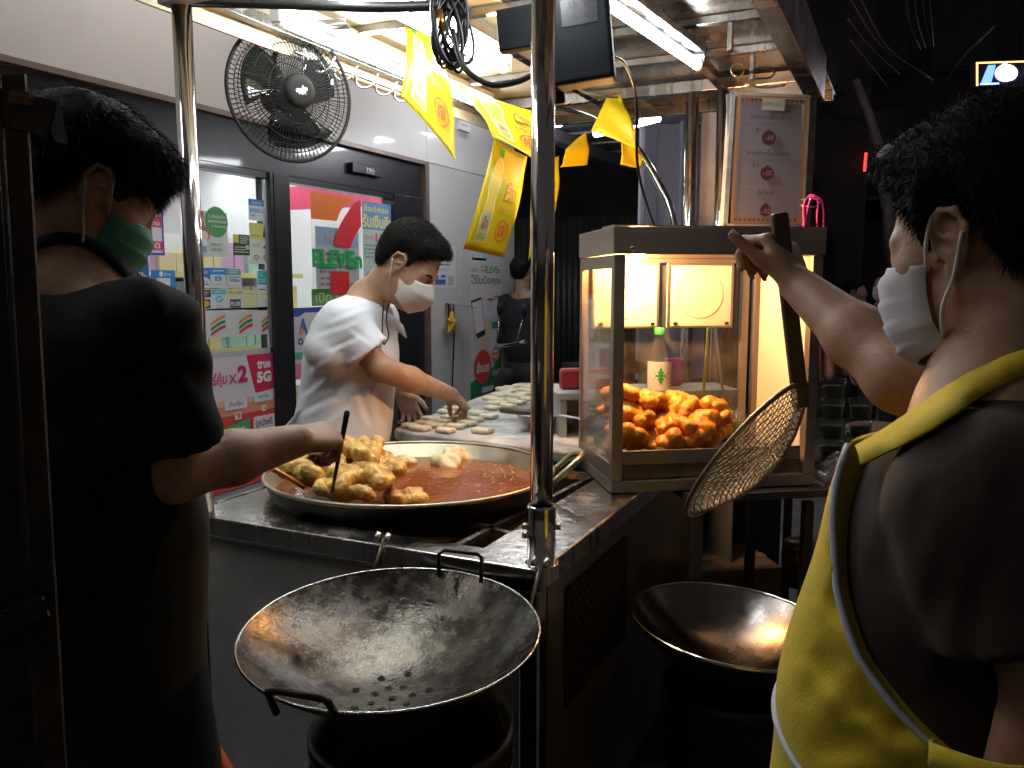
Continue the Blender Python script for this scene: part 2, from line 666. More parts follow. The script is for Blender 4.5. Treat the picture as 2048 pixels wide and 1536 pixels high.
# dark header with the sensor of the sliding door
MB().bb(WX - .16, WX - .012, -4, 5.149, 2.0, 2.2315).build("door_header", M_black, shop, bevel=.003)
sens = MB().bb(WX - .012, WX + .025, 4.30, 4.62, 2.085, 2.145).build("door_sensor", M_black, shop, bevel=.004)
sh = Sheet("sensor_lettering", (WX + .0265, 4.42, 2.095), (0, .12, 0), (0, 0, .032), (.02, .02, .022), None, None, parent=sens)
sh.text("TBD", .1, .35, .9, 1, (.75, .75, .75), .02).rect(.1, 0, .9, .12, (.6, .6, .6)).done()
# framing: mullions, stiles, rails
for y0, y1 in ((1.55, 1.62), (3.575, 3.60), (3.605, 3.735), (4.79, 5.149)):
    MB().bb(WX - .10, WX + .004, y0, y1, 0, 1.9995).build("mullion", M_black, shop, bevel=.003)
MB().bb(WX - .03, WX - .0165, 3.548, 3.573, 1.05, 1.96).build("door_edge_strip", mat("aluminium_strip", (.62, .64, .66), .35, .8), shop)
for y0, y1 in ((1.621, 3.574), (3.736, 4.789)):
    MB().bb(WX - .09, WX - .012, y0, y1, 0, .12).build("bottom_rail", M_black, shop)
    MB().bb(WX - .09, WX - .012, y0, y1, 1.965, 1.999).build("top_rail", M_black, shop)
for y0, y1 in ((1.621, 3.574), (3.736, 4.789)):
    MB().bb(WX - .038, WX - .033, y0, y1, .121, 1.964).build("glass_pane", M_glass, shop)
# frosted base band on the fixed window
MB().bb(WX - .032, WX - .031, 1.622, 3.573, .122, 1.05).build("frosted_film", mat("frosted_film", (.50, .51, .52), .35, var=.04), shop)
# solid wall beyond the doors, in panels
for a, b in ((5.202, 5.72), (5.722, 6.62)):
    MB().bb(WX - .18, WX + .012, a, b, 0, 2.258).build("wall_panel", M_wallp, shop, bevel=.002)
MB().bb(WX - 3.0, WX + .010, 6.622, 6.66, 0, 4.4).build("end_wall", M_wallp, shop)
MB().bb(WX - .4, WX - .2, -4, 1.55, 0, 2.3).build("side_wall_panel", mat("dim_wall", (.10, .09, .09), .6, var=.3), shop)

# interior shell
IX0, IX1 = WX - 4.2, WX - .2
MB().bb(IX0 - .05, IX0, .5, 6.6, 0, 2.55).build("back_wall", M_white, shop)
MB().bb(IX0, IX1, .5, 6.6, 2.55, 2.6).build("ceiling", M_white, shop)
MB().bb(IX0, IX1, .5, 6.6, .005, .02).build("shop_floor", M_floor_in, shop)
MB().bb(IX0, IX1, 6.55, 6.6, 0, 2.55).build("side_wall", M_white, shop)
MB().bb(IX0, IX1, .5, .55, 0, 2.55).build("side_wall", M_white, shop)
M_red = mat("red_band", (.62, .05, .12), .4)
MB().bb(IX0, IX0 + .02, .56, 6.54, 2.13, 2.30).build("red_stripe", M_red, shop)
MB().bb(IX0, IX0 + .021, .56, 6.54, 2.305, 2.35).build("orange_stripe", mat("orange_band", (.75, .25, .05), .4), shop)
MB().bb(WX - .9, WX - .6, 2.83, 3.06, 0, 2.55).build("pillar", mat("grey_pillar", (.33, .34, .36), .5), shop)
MB().bb(WX - 2.2, WX - .65, 5.9, 5.94, 2.05, 2.25).build("red_stripe", M_red, shop)
# ceiling light strips inside the shop: the lit shop of the photograph
M_lit = emat("shop_tube", (.93, .97, 1.0), 24.0)
for x in (WX - .75, WX - 1.9, WX - 3.1):
    for y in (1.5, 3.0, 4.5, 5.9):
        l = empty("ceiling_light", (x, y, 2.5), "long white light strip on the ceiling inside the shop", "ceiling light", "light strips inside the shop")
        MB().bb(x - .07, x + .07, y - .62, y + .62, 2.53, 2.549).build("housing", M_white, l)
        MB().bb(x - .05, x + .05, y - .6, y + .6, 2.505, 2.529).build("diffuser", M_lit, l)

# goods shelves inside
PC = [(.75, .12, .1), (.85, .6, .1), (.1, .35, .65), (.1, .5, .25), (.8, .8, .78), (.55, .1, .4), (.9, .75, .3), (.3, .6, .75), (.5, .3, .15), (.85, .45, .5)]
PC = [tuple(.35 + .55 * v for v in c) if i % 2 else c for i, c in enumerate(PC)]
PM = [mat("package_%d" % i, c, .35) for i, c in enumerate(PC)]


def goods_shelf(x0, x1, y, label, dirn=1, levels=6, along='x', back=True):
    """Open shelf unit; shelves, uprights and rows of packets standing on it."""
    s = empty("goods_shelf", ((x0 + x1) / 2, y, 0), label, "shelf")
    def bx(a0, a1, b0, b1, z0, z1, nm, m, par, mi=0):
        b = MB().bb(a0, a1, b0, b1, z0, z1) if along == 'x' else MB().bb(b0, b1, a0, a1, z0, z1)
        return b.build(nm, m, par)
    if back: bx(x0, x1, y - .012, y + .012, .05, 1.75, "back_panel", M_white, s)
    for k in range(levels):
        z = .12 + k * (1.6 / levels)
        bx(x0, x1, y + .013 * dirn, y + .33 * dirn, z, z + .02, "shelf_board", M_white, s)
        bx(x0, x1, y + .331 * dirn, y + .339 * dirn, z - .012, z + .024, "price_strip", mat("price_strip", (.8, .7, .25), .5), s)
    for k in range(levels):
        z = .142 + k * (1.6 / levels)
        x = x0 + .02
        mb = MB(); 
        while x < x1 - .1:
            w = random.uniform(.05, .11); h = random.uniform(.12, .22); mi = random.randrange(len(PM))
            nrep = random.randint(1, 4)
            for _ in range(nrep):
                if x > x1 - w: break
                a = (x, x + w - .006); b = sorted((y + .08 * dirn, y + (.27 + random.uniform(0, .04)) * dirn))
                if along == 'x': mb.bb(a[0], a[1], b[0], b[1], z, z + h, mi)
                else: mb.bb(b[0], b[1], a[0], a[1], z, z + h, mi)
                x += w
        o = mb.build("packets", PM, s)
        tag(o, kind="stuff")
    return s


goods_shelf(3.2, 6.4, IX0 + .05, "tall shelf of bright packets along the back wall inside the shop", 1, 7, 'y')
goods_shelf(1.0, 3.1, IX0 + .05, "tall shelf of packets on the back wall behind the payment stickers", 1, 6, 'y')
goods_shelf(3.85, 5.3, WX - 1.55, "snack rack standing just behind the sliding door glass", 1, 6, 'y')
cnt = empty("sales_counter", (WX - 1.6, 3.0, 0), "white sales counter inside the shop with screens on top", "counter")
MB().bb(WX - 1.9, WX - 1.3, 2.2, 3.5, 0, .95).build("cabinet", M_white, cnt, bevel=.01)
MB().bb(WX - 1.95, WX - 1.25, 2.15, 3.55, .951, .98).build("top", mat("grey_top", (.6, .62, .68), .3), cnt, bevel=.005)
for y, c in ((3.12, (.55, .15, .2)), (3.4, (.65, .55, .75))):
    t = empty("display_screen", (WX - 1.5, y, .98), "small %s counter display inside the shop" % ("red" if y < 3.3 else "lilac framed"), "display")
    MB().bb(WX - 1.52, WX - 1.48, y - .11, y + .11, 1.35, 1.65).build("screen", mat("display_%.0f" % (y * 100), c, .3), t, bevel=.005)
    MB().bb(WX - 1.53, WX - 1.51, y - .12, y + .12, 1.34, 1.66).build("frame", M_white, t)
    MB().bb(WX - 1.56, WX - 1.53, y - .02, y + .02, .98, 1.66).build("stand", M_white, t)


# ------------------------------------------------------------------ posters and stickers on the shop front
def wall_sheet(name, l, t, r, b, col, label, cat="sticker", x=WX - .022, **k):
    """Sheet flat on the shop front; photograph box l,t,r,b gives where it hangs."""
    p0, p1 = at(l, b, x=x), at(r, (t + b) / 2, x=x)
    z1 = at(l, t, x=x)[2]
    return Sheet(name, (x, p0[1], p0[2]), (0, p1[1] - p0[1], 0), (0, 0, z1 - p0[2]), col, label, cat, **k)


WHT, BLK, RED, GRN, ORG, YEL, BLU = (.8, .8, .8), (.02, .02, .02), (.74, .03, .04), (.01, .28, .08), (.92, .21, .02), (.8, .68, .05), (.03, .18, .55)


def seven(s, a0, b0, a1, b1):
    """The shop's numeral: an orange top bar and a red curved stroke."""
    w, h = a1 - a0, b1 - b0
    X = lambda x: a0 + w * x
    Y = lambda y: b0 + h * y
    N = lambda p: [(X(x), Y((y - .487) / .513)) for x, y in p]
    s.poly(N([(0, 1), (0, .74), (.49, .744), (.53, .80), (.60, .87), (.73, .94), (.867, 1.0)]), ORG)
    s.strip(N([(1, 1), (.88, .955), (.78, .90), (.68, .82), (.58, .735), (.50, .65), (.45, .57), (.42, .494)]), N([(1, .716), (.97, .70), (.94, .675), (.90, .645), (.86, .61), (.82, .565), (.79, .53), (.766, .487)]), RED)


dec = wall_sheet("window_decal", 626, 384, 723, 590, WHT, "large orange and red numeral seven decal with green lettering on the sliding door", "decal", panel=thin_glass("decal_film", (.97, .98, .98)))
seven(dec, 0, .487, 1, 1)
dec.text("ELEVEn", 0.0, .272, 1.0, .452, (.01, .40, .09), .042)
dec.rect(.35, .0, .72, .235, RED)
dec.done("numeral")

pr = wall_sheet("door_poster", 728, 402, 790, 600, (.56, .66, .60), "tall pale green and blue promotion poster behind the door decal, reading 100", "poster", x=WX - .0275)
pr.rect(0, .72, 1, 1, (.16, .32, .58)).text("ช้อปครบ", .05, .9, .8, .97, (.8, .72, .2), .02).text("รับเงินคืน", .0, .74, .95, .88, (.85, .78, .25), .03)
pr.text("100", .38, .60, .85, .69, (.75, .1, .2), .03).text("สูงสุด", .05, .61, .33, .66, (.7, .25, .3)).lines(.05, .42, .9, .58, 4, (.25, .35, .3)).disc(.25, .2, .22, .1, (.15, .35, .62)).lines(.5, .1, .95, .36, 5, (.3, .4, .35)).done()
pl = wall_sheet("door_poster", 634, 452, 718, 602, (.80, .80, .84), "pale blue and pink leaflet poster on the door behind the decal numeral", "poster", x=WX - .0295)
pl.rect(0, .75, 1, 1, (.5, .66, .85)).text("ผ่อน", .2, .78, .7, .95, (.75, .35, .45)).lines(.08, .1, .92, .68, 7, (.6, .35, .38)).done()
gsn = wall_sheet("door_sticker", 624, 578, 672, 612, (.16, .42, .12), "small green sticker low on the sliding door beside the white shirt")
gsn.text("เปิด", .15, .2, .8, .8, (.65, .7, .4)).done()
aol = wall_sheet("door_sticker", 590, 616, 662, 760, (.72, .66, .70), "round topped pink white sticker with a coloured letter A on the door")
aol.rect(0, .88, 1, 1, (.05, .1, .35)).poly([(.02, .75), (.1, .86), (.3, .93), (.7, .93), (.95, .85), (1, .75)], (.76, .7, .74)).text("A", .12, .62, .38, .85, (.08, .15, .5), .05).poly([(.12, .62), (.22, .74), (.26, .66), (.2, .62)], (.8, .35, .1)).text("O", .1, .48, .24, .58, (.05, .08, .3), .05).rect(0, .28, .6, .38, (.12, .45, .25)).rect(0, 0, .8, .22, (.75, .25, .3)).done()
# fixed window: band with the three striped emblems
band = wall_sheet("window_band", 330, 621, 562, 684, (.66, .67, .66), "pale frosted band with three striped emblems across the window", "window band", thick=.001)
for a in (.42, .66, .87):
    for j, c in enumerate(((.78, .25, .08), (.02, .26, .1), (.66, .05, .07))):
        q = [i / 8 for i in range(9)]
        y0 = .72 - j * .17
        f = lambda t, o: (a - .062 + .124 * t, y0 - .26 + .26 * math.sin(t * 1.45) + o)
        band.strip([f(t, .055) for t in q], [f(t, -.055) for t in q], c)
band.done()
# wide red promotion banner low on the window
ban = wall_sheet("promotion_banner", 398, 721, 556, 1000, (.74, .66, .70), "red and white phone promotion banner low on the shop window", "banner", x=WX - .020)
q = [i / 10 for i in range(11)]
ban.strip([(t, .0) for t in q], [(t, .60) for t in q], (.66, .07, .06)).strip([(t, .56) for t in q], [(t, .64) for t in q], (.80, .30, .18)).strip([(t, .635) for t in q], [(t, .68) for t in q], (.80, .48, .38))
ban.poly([(.62, 1), (1, 1), (1, .72), (.72, .70)], (.62, .03, .08)).poly([(.9, 1), (1, 1), (1, .72), (.93, .72), (.98, .85)], (.45, .02, .3))
ban.text("true", .75, .885, .93, .955, WHT, .04).text("5G", .74, .775, .93, .865, WHT, .06)
ban.text("ซูเปอร์คุ้ม", -.12 + .12, .78, .37, .90, (.68, .10, .25), .03).text("X", .39, .80, .49, .87, (.5, .03, .12), .02).text("2", .50, .80, .62, .93, (.55, .02, .15), .05)
for a0, a1, b, t in ((.0, .25, .60, "อ่านคุ้ม"), (.33, .60, .605, "ดื่มคุ้ม"), (.69, .93, .63, "สนุกคุ้ม")):
    ban.rect(a0, b, a1, b + .075, (.74, .74, .80)).text(t, a0 + .05, b + .015, a1 - .05, b + .062, (.12, .1, .14), .01)
ban.rect(.44, .525, .52, .585, WHT); seven(ban, .455, .535, .505, .58)
ban.text("ID", .78, .55, .84, .6, WHT, .04)
ban.poly([(.31, .30), (.62, .30), (.62, .52), (.31, .48)], (.05, .42, .16)).text("All Cafe", .36, .44, .56, .475, WHT, .02).text("1", .34, .33, .42, .43, WHT, .06).text("1", .52, .33, .60, .43, WHT, .06).text("แถม", .43, .34, .51, .38, WHT)
ban.rect(.66, .28, .94, .52, (.74, .72, .72)).text("ดูหนังฟรี", .69, .42, .91, .50, (.1, .1, .1), .02).text("2 เดือน", .72, .31, .88, .39, (.1, .1, .1), .02)
ban.rect(.05, .32, .28, .48, (.78, .32, .06)).text("ฟรี", .1, .35, .24, .43, WHT, .02).done()
# small stickers
st = wall_sheet("window_sticker", 392, 420, 455, 513, (.66, .70, .62), "square sticker with green circle and a small drawn figure, beside the steel post")
st.rect(0, .62, .28, 1, (.7, .08, .12)).disc(.66, .78, .36, .34, (.08, .34, .1)).text("2. ล้างมือด้วย", .42, .86, .96, .95, WHT, .01).text("เจลแอลกอฮอล์", .4, .76, .98, .84, WHT, .01).text("3. วัดอุณหภูมิ", .5, .64, .98, .72, WHT, .01).text("ราคา", .02, .75, .24, .85, WHT)
st.disc(.24, .5, .2, .17, (.42, .18, .1)).disc(.24, .46, .14, .11, (.8, .66, .55)).rect(.14, .2, .33, .38, (.85, .85, .85)).rect(.16, .1, .31, .24, (.3, .35, .6)).lines(.45, .12, .95, .34, 2, (.35, .42, .35)).done()
st = wall_sheet("window_sticker", 498, 397, 528, 440, (.68, .74, .78), "small white sticker with a blue heading near the dark door frame")
st.rect(0, .7, 1, 1, (.05, .25, .6)).text("SPEED-U", .06, .38, .96, .56, (.08, .3, .62), .03).rect(.1, .2, .4, .28, (.15, .45, .75)).text("ช่องทาง", .2, .76, .8, .93, WHT).done()
st = wall_sheet("window_sticker", 501, 445, 538, 527, (.68, .72, .58), "tall yellow and white notice sticker with tiny pictograms near the dark door frame")
st.rect(0, .6, 1, 1, (.66, .66, .2)).disc(.8, .86, .08, .04, BLK).poly([(.68, .66), (.92, .66), (.88, .82), (.72, .82)], BLK).lines(.08, .40, .55, .50, 2, (.3, .35, .35)).poly([(.66, .42), (.9, .5), (.86, .4), (.7, .38)], (.05, .1, .05)).ring(.3, .16, .12, .06, .35, (.12, .16, .12)).ring(.78, .16, .12, .06, .35, (.12, .16, .12)).lines(.08, .66, .6, .72, 1, (.3, .3, .1)).done()
st = wall_sheet("window_sticker", 468, 468, 499, 510, (.03, .06, .04), "small black sticker with a yellow corner in the shop window")
st.rect(0, .6, .32, 1, (.7, .66, .08)).lines(.38, .55, .95, .95, 4, (.7, .74, .66)).lines(.05, .1, .95, .45, 3, (.5, .58, .4)).rect(.75, .3, .95, .5, (.6, .62, .6)).done()
st = wall_sheet("window_sticker", 515, 539, 541, 578, (.66, .72, .74), "small teal sticker with a crescent mark in the shop window")
st.rect(.06, .22, .94, .94, (.03, .42, .52)).ring(.32, .76, .13, .12, .4, (.5, .75, .3), t0=.2, t1=.95).lines(.12, .35, .88, .55, 2, (.5, .75, .8)).done()
cards = [(396, 534, 421, 577, "ALL", "blue and white payment sticker reading ALL", (.08, .18, .55), .45), (420, 534, 453, 576, None, "payment sticker with a blue heading and blue square mark", (.03, .3, .66), .64),
         (453, 536, 483, 576, "VISA", "payment sticker reading VISA under a grey green heading", (.16, .38, .42), .66), (396, 579, 423, 621, "MC", "dark headed payment sticker with red and yellow discs", (.06, .06, .06), .62),
         (424, 578, 454, 621, "CK", "payment sticker with a turquoise heading and round tick mark", (.1, .52, .6), .74), (455, 579, 486, 620, "WEL", "payment sticker with yellow heading reading WELCOME", (.72, .7, .28), .66),
         (488, 580, 515, 620, None, "plain yellow payment sticker in the lower row", (.66, .7, .34), .1), (515, 580, 544, 621, None, "pale yellow framed sticker nearest the door frame", (.68, .72, .5), .4)]
for l, t, r, b, k, lb, hc, hb in cards:
    st = wall_sheet("payment_sticker", l, t, r, b, (.68, .70, .70), lb, group="payment stickers in the shop window")
    st.rect(.03, hb, .97, .97, hc)
    if k == "ALL": st.poly([(.02, .02), (.97, .02), (.97, .3), (.75, .5), (.45, .55), (.2, .48), (.02, .3)], WHT).text("ALL", .15, .16, .85, .38, (.05, .12, .45), .03).text("สมาชิก", .2, .7, .8, .85, WHT)
    elif k == "VISA": st.text("VISA", .18, .3, .85, .46, (.05, .2, .45), .03).rect(.18, .52, .85, .56, (.1, .3, .5)).rect(.15, .1, .85, .17, (.7, .66, .35)).lines(.2, .74, .8, .92, 2, WHT)
    elif k == "MC": st.rect(.1, .1, .9, .52, (.03, .03, .03)).disc(.4, .31, .2, .15, (.7, .08, .02)).disc(.62, .31, .2, .15, (.8, .45, .03)).lines(.15, .7, .85, .9, 2, (.6, .6, .6))
    elif k == "CK": st.disc(.5, .52, .26, .17, (.12, .55, .66)).poly([(.36, .52), (.44, .46), (.66, .58), (.64, .62), (.45, .52), (.4, .56)], WHT).lines(.25, .1, .8, .28, 2, (.45, .5, .52)).lines(.2, .8, .8, .92, 1, (.7, .8, .85))
    elif k == "WEL": st.text("WELCOME", .06, .78, .94, .9, (.2, .2, .08), .02).rect(.16, .12, .84, .52, (.05, .09, .11)).text("PLUSE", .22, .2, .8, .4, WHT, .02)
    elif k is None and hb > .6: st.rect(.3, .34, .68, .56, (.04, .28, .58)).text("A", .4, .37, .58, .52, WHT, .02).lines(.25, .1, .75, .25, 2, (.5, .52, .55)).lines(.2, .75, .85, .9, 1, (.6, .75, .85))
    else: st.lines(.2, .75, .8, .85, 1, (.4, .42, .2)).disc(.5, .45, .12, .08, (.62, .64, .28))
    st.done()
# behind the left cook: striped notice, blue notices
st = wall_sheet("striped_notice", 246, 395, 326, 508, (.75, .72, .74), "red and white striped notice with a blue edge behind the cook's green mask", "notice")
for i, b in enumerate((.78, .52, .10)):
    st.rect(0, b, .96, b + (.16 if i != 1 else .2), (.68, .05, .14)).text(("วอลล์", "ข้าวตามร้าน", "สาขานี้")[i], .2, b + .03, .9, b + .13, WHT, .02)
st.rect(.96, 0, 1, 1, (.1, .06, .45)).rect(0, 0, 1, .045, (.1, .06, .45)).done()
st = wall_sheet("window_notice", 250, 520, 300, 640, (.03, .14, .34), "dark blue notice with a tiny numeral emblem behind the cook's shoulder", "notice")
st.rect(.3, .84, .52, .98, (.8, .8, .78)); seven(st, .34, .86, .48, .97); st.text("ไว้ใจ", .45, .66, .9, .8, WHT, .02).done()
st = wall_sheet("payment_notice", 306, 540, 352, 628, (.02, .26, .6), "bright blue payment notice with a white panel behind the cook's shoulder", "notice")
st.rect(.22, .22, .78, .82, (.74, .74, .74)).rect(.34, .86, .48, .97, WHT).text("จ่าย", .52, .87, .82, .96, WHT).lines(.3, .3, .7, .4, 1, (.3, .3, .3)).done()
wall_sheet("window_notice", 10, 425, 62, 500, (.52, .62, .70), "pale blue notice behind the cook's neck", "notice").lines(.1, .3, .9, .8, 4, (.35, .45, .55)).done()
# wall beyond the door
st = wall_sheet("wall_notice", 868, 488, 911, 576, (.70, .67, .69), "small white notice with pink lettering on the wall beside the door", "notice", x=WX + .0145)
st.ring(.72, .83, .16, .12, .25, (.62, .1, .3)).text("ช้อปดี", .1, .72, .5, .94, (.1, .12, .3), .01).poly([(.62, .66), (.84, .66), (.73, .6)], (.62, .1, .3)).lines(.06, .5, .9, .58, 1, (.1, .1, .25)).lines(.1, .38, .9, .48, 1, (.6, .5, .52)).rect(.05, .08, .52, .2, (.04, .12, .4)).rect(.62, .06, .9, .28, (.45, .45, .48)).rect(.3, .24, .5, .3, (.04, .12, .4)).done()
st = wall_sheet("wall_poster", 941, 515, 1003, 800, (.66, .63, .64), "tall poster with a phone held in a hand on the grey shop wall", "poster", x=WX + .0145)
st.text("7-ELEVEn", .32, .895, .95, .945, (.02, .28, .12), .03).text("7", .32, .895, .40, .945, (.7, .15, .05), .03).text("ยกร้าน", .02, .90, .26, .935, (.1, .1, .1), .01).text("ไว้ในมือคุณ", .02, .80, .95, .88, (.05, .05, .05), .015)
st.poly([(.0, .0), (.98, .0), (.98, .34), (.7, .2), (.0, .12)], (.02, .24, .1)).poly([(.28, .34), (.55, .30), (.62, .45), (.72, .62), (.55, .66), (.4, .5)], (.72, .52, .42)).poly([(.02, .70), (.34, .725), (.46, .45), (.13, .42)], (.03, .03, .035)).poly([(.05, .685), (.33, .705), (.43, .49), (.13, .46)], (.72, .70, .72))
for i in range(4): st.disc(.08 + .02 * i, .60 - .055 * i, .06, .022, (.72, .5, .4))
st.poly([(.44, .60), (.72, .66), (.9, .70), (.9, .60), (.6, .55)], (.62, .66, .7)).rect(.52, .70, .72, .715, (.6, .15, .1)).rect(.74, .715, .94, .73, (.6, .15, .1)).rect(.66, .50, .98, .54, (.03, .3, .14))
st.disc(.36, .22, .27, .125, (.62, .07, .06)).text("สั่งเลย", .16, .18, .56, .26, WHT, .03).disc(.78, .30, .13, .06, (.72, .22, .14)).lines(.7, .26, .86, .34, 2, WHT).rect(.33, .03, .85, .07, (.66, .65, .66)).text("ส่งฟรี", .66, .14, .94, .19, WHT, .01).done()
st = wall_sheet("wall_notice", 945, 500, 972, 520, (.45, .62, .74), "small blue notice above the phone poster on the shop wall", "notice", x=WX + .0145)
st.lines(.1, .2, .9, .8, 2, (.7, .8, .85)).done()
# alarm sign box high on the wall
ab = Sheet("wall_sign", at(921, 258, x=WX + .05), (0, .16, 0), (0, 0, .22), (.74, .74, .76), "small white box sign high on the shop wall behind the yellow flags", "sign", thick=.035)
ab.rect(.05, .72, .95, .95, (.5, .5, .55)).disc(.45, .45, .1, .09, (.05, .05, .1)).lines(.1, .1, .8, .25, 1, (.4, .4, .45)).done()
# little shelf with a yellow star hanging from it, and a cable
sp = at(905, 610, x=WX + .02)
s = empty("wall_shelf", sp, "small steel bracket shelf on the grey shop wall beside the phone poster", "shelf")
MB().beam(sp + V(0, -.10, .015), sp + V(.16, .07, -.02), .10, .006).build("plate", mat("dull_steel", (.55, .54, .53), .35, .9, var=.1), s)
MB().beam(sp + V(0, -.08, 0), sp + V(0, -.08, -.12), .02, .02).build("bracket", mat("dull_steel"), s)
sp2 = sp + V(.05, -.10, -.13)
pts = []
for i in range(10):
    r = .085 if i % 2 == 0 else .04
    pts.append((math.sin(i * math.pi / 5) * r, math.cos(i * math.pi / 5) * r))
b = MB()
vs = [sp2 + V(.012, a, c) for a, c in pts] + [sp2 + V(-.012, a, c) for a, c in pts] + [sp2 + V(.03, 0, 0), sp2 + V(-.03, 0, 0)]
b.add(vs, [(i, (i + 1) % 10, 20) for i in range(10)] + [(10 + (i + 1) % 10, 10 + i, 21) for i in range(10)] + [(i, 10 + i, 10 + (i + 1) % 10, (i + 1) % 10) for i in range(10)])
b.build("paper_star", mat("yellow_star", (.72, .42, .05), .5), loc=sp2, label="yellow star ornament hanging under the wall shelf", cat="ornament")
MB().tube(spline([at(907, 610, x=WX + .03), at(908, 680, x=WX + .025), at(905, 760, x=WX + .02), at(903, 830, x=WX + .02)], 4), .006, 6).build("wall_cable", mat("black_cable", (.012, .012, .013), .4), label="thin black cable running down the grey shop wall", cat="cable")
# ------------------------------------------------------------------ the steel food cart
M_steel = mat("brushed_steel", (.56, .55, .53), .24, 1.0, var=.12, vscale=14, bump=.04, bscale=120, rvar=.09, stretch=(1, 1, .06))
M_steel_top = mat("greasy_steel", (.50, .47, .43), .22, 1.0, var=.35, vscale=9, bump=.16, bscale=45, rvar=.13)
M_steel_dk = mat("dull_dark_steel", (.50, .51, .49), .5, .3, var=.25, vscale=4, rvar=.1, bump=.03, bscale=30)
M_pipe = mat("polished_pipe", (.62, .60, .58), .13, 1.0, var=.08, vscale=20, rvar=.05)
M_cream = mat("cream_roof_sheet", (.72, .66, .46), .45, var=.12, vscale=3, bump=.02)
M_roofst = mat("roof_steel_sheet", (.55, .50, .45), .28, 1.0, var=.12, vscale=4, rvar=.08, bump=.03, bscale=12)
M_soot = mat("soot_black", (.016, .015, .014), .55, .3, var=.4, vscale=20, bump=.2, bscale=70)
M_cable = mat("black_cable", (.012, .012, .013), .4)
X0, X1, Y0, Y1, ZT = -1.55, -.617, 1.42, 3.80, .85
PZ, PCX, PCY, PR = .90, -1.194, 1.876, .385          # big frying pan

cart = empty("food_cart", (-1.08, 2.5, 0), "stainless steel street food cart with roof, posts and frying counter", "food cart")
t = MB()
HX0, HX1, HY0, HY1 = -1.28, -.775, 1.495, 2.20
for a in ((X0, X1, Y0, HY0), (X0, X1, HY1, Y1), (X0, HX0, HY0, HY1), (HX1, X1, HY0, HY1)):
    t.bb(a[0], a[1], a[2], a[3], ZT - .012, ZT)
t.build("counter_top", M_steel_top, cart)
for a, b in (((X0, Y0 - .004, ZT - .02), (X1, Y0 - .004, ZT - .02)), ((X1 + .004, Y0, ZT - .02), (X1 + .004, Y1, ZT - .02)), ((X0 - .004, Y0, ZT - .02), (X0 - .004, Y1, ZT - .02))):
    MB().beam(a, b, .010, .046).build("counter_edge", M_steel, cart, bevel=.004)
# front: corner posts, frame and panels
for x in (X0 + .022, X1 - .022):
    MB().bb(x - .022, x + .022, Y0 + .001, Y0 + .04, .06, ZT - .045).build("corner_post", M_steel, cart, bevel=.004)
MB().bb(X0 + .046, -1.03, Y0 + .012, Y0 + .03, .10, ZT - .06).build("front_panel", M_steel_dk, cart, bevel=.003)
MB().bb(-1.022, X1 - .046, Y0 + .02, Y0 + .03, .10, ZT - .06).build("front_panel", M_steel_dk, cart, bevel=.003)
MB().bb(X0 + .046, X1 - .046, Y0 + .010, Y0 + .034, ZT - .058, ZT - .013).build("front_rail", M_steel_dk, cart, bevel=.003)
MB().bb(X0 + .002, X0 + .012, Y0 + .05, Y1, .10, ZT - .045).build("side_panel", M_steel_dk, cart)
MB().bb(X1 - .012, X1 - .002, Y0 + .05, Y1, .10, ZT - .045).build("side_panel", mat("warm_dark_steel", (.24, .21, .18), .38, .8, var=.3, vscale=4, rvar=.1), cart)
MB().bb(X0, X1, Y1 - .02, Y1 - .002, .10, ZT - .045).build("back_panel", M_steel_dk, cart)
MB().bb(X0 + .02, X1 - .02, Y0 + .05, Y1 - .03, .10, .13).build("bottom_shelf", M_steel_dk, cart)
# perforated vent in the right side panel
vent = MB()
va, vb, vz0, vz1 = 1.56, 1.98, .50, .765
n = 26
for i in range(n):
    for sgn in (1, -1):
        c = va - (vz1 - vz0) + i * (vb - va + vz1 - vz0) / n
        p0, p1 = (c, vz0), (c + (vz1 - vz0), vz1)
        if sgn < 0: p0, p1 = (c, vz1), (c + (vz1 - vz0), vz0)
        (ya, za), (yb, zb) = p0, p1
        if ya < va: za += (va - ya) * (zb - za) / (yb - ya); ya = va
        if yb > vb: zb -= (yb - vb) * (zb - za) / (yb - ya); yb = vb
        if yb - ya > .01: vent.beam((X1 + .004, ya, za), (X1 + .004, yb, zb), .004, .004, up=(1, 0, 0))
tag(vent.build("vent_mesh", mat("vent_steel", (.07, .055, .045), .5, .6), cart), kind="stuff")
MB().bb(X1 - .0015, X1 - .0005, va, vb, vz0, vz1).build("vent_backing", M_soot, cart)
# burner well below the pan
w = MB()
for a in ((HX0 - .01, HX0, HY0, HY1), (HX1, HX1 + .01, HY0, HY1), (HX0, HX1, HY0 - .01, HY0), (HX0, HX1, HY1, HY1 + .01)):
    w.bb(a[0], a[1], a[2], a[3], .45, ZT - .014)
w.bb(HX0, HX1, HY0, HY1, .44, .45)
w.build("burner_well", M_soot, cart)
MB().lathe([(.13, 0), (.15, 0), (.15, .05), (.10, .06), (.10, .02), (.13, 0)], (PCX, PCY - .06, .56), 24).build("burner_ring", M_soot, cart)
MB().beam((HX0 - .004, 1.80, .842), (HX1 + .004, 1.62, .842), .018, .014).build("support_bar", M_steel, cart)
MB().beam((-.84, HY0 - .004, .842), (-.80, HY1 + .004, .842), .014, .014).build("support_bar", M_steel, cart)
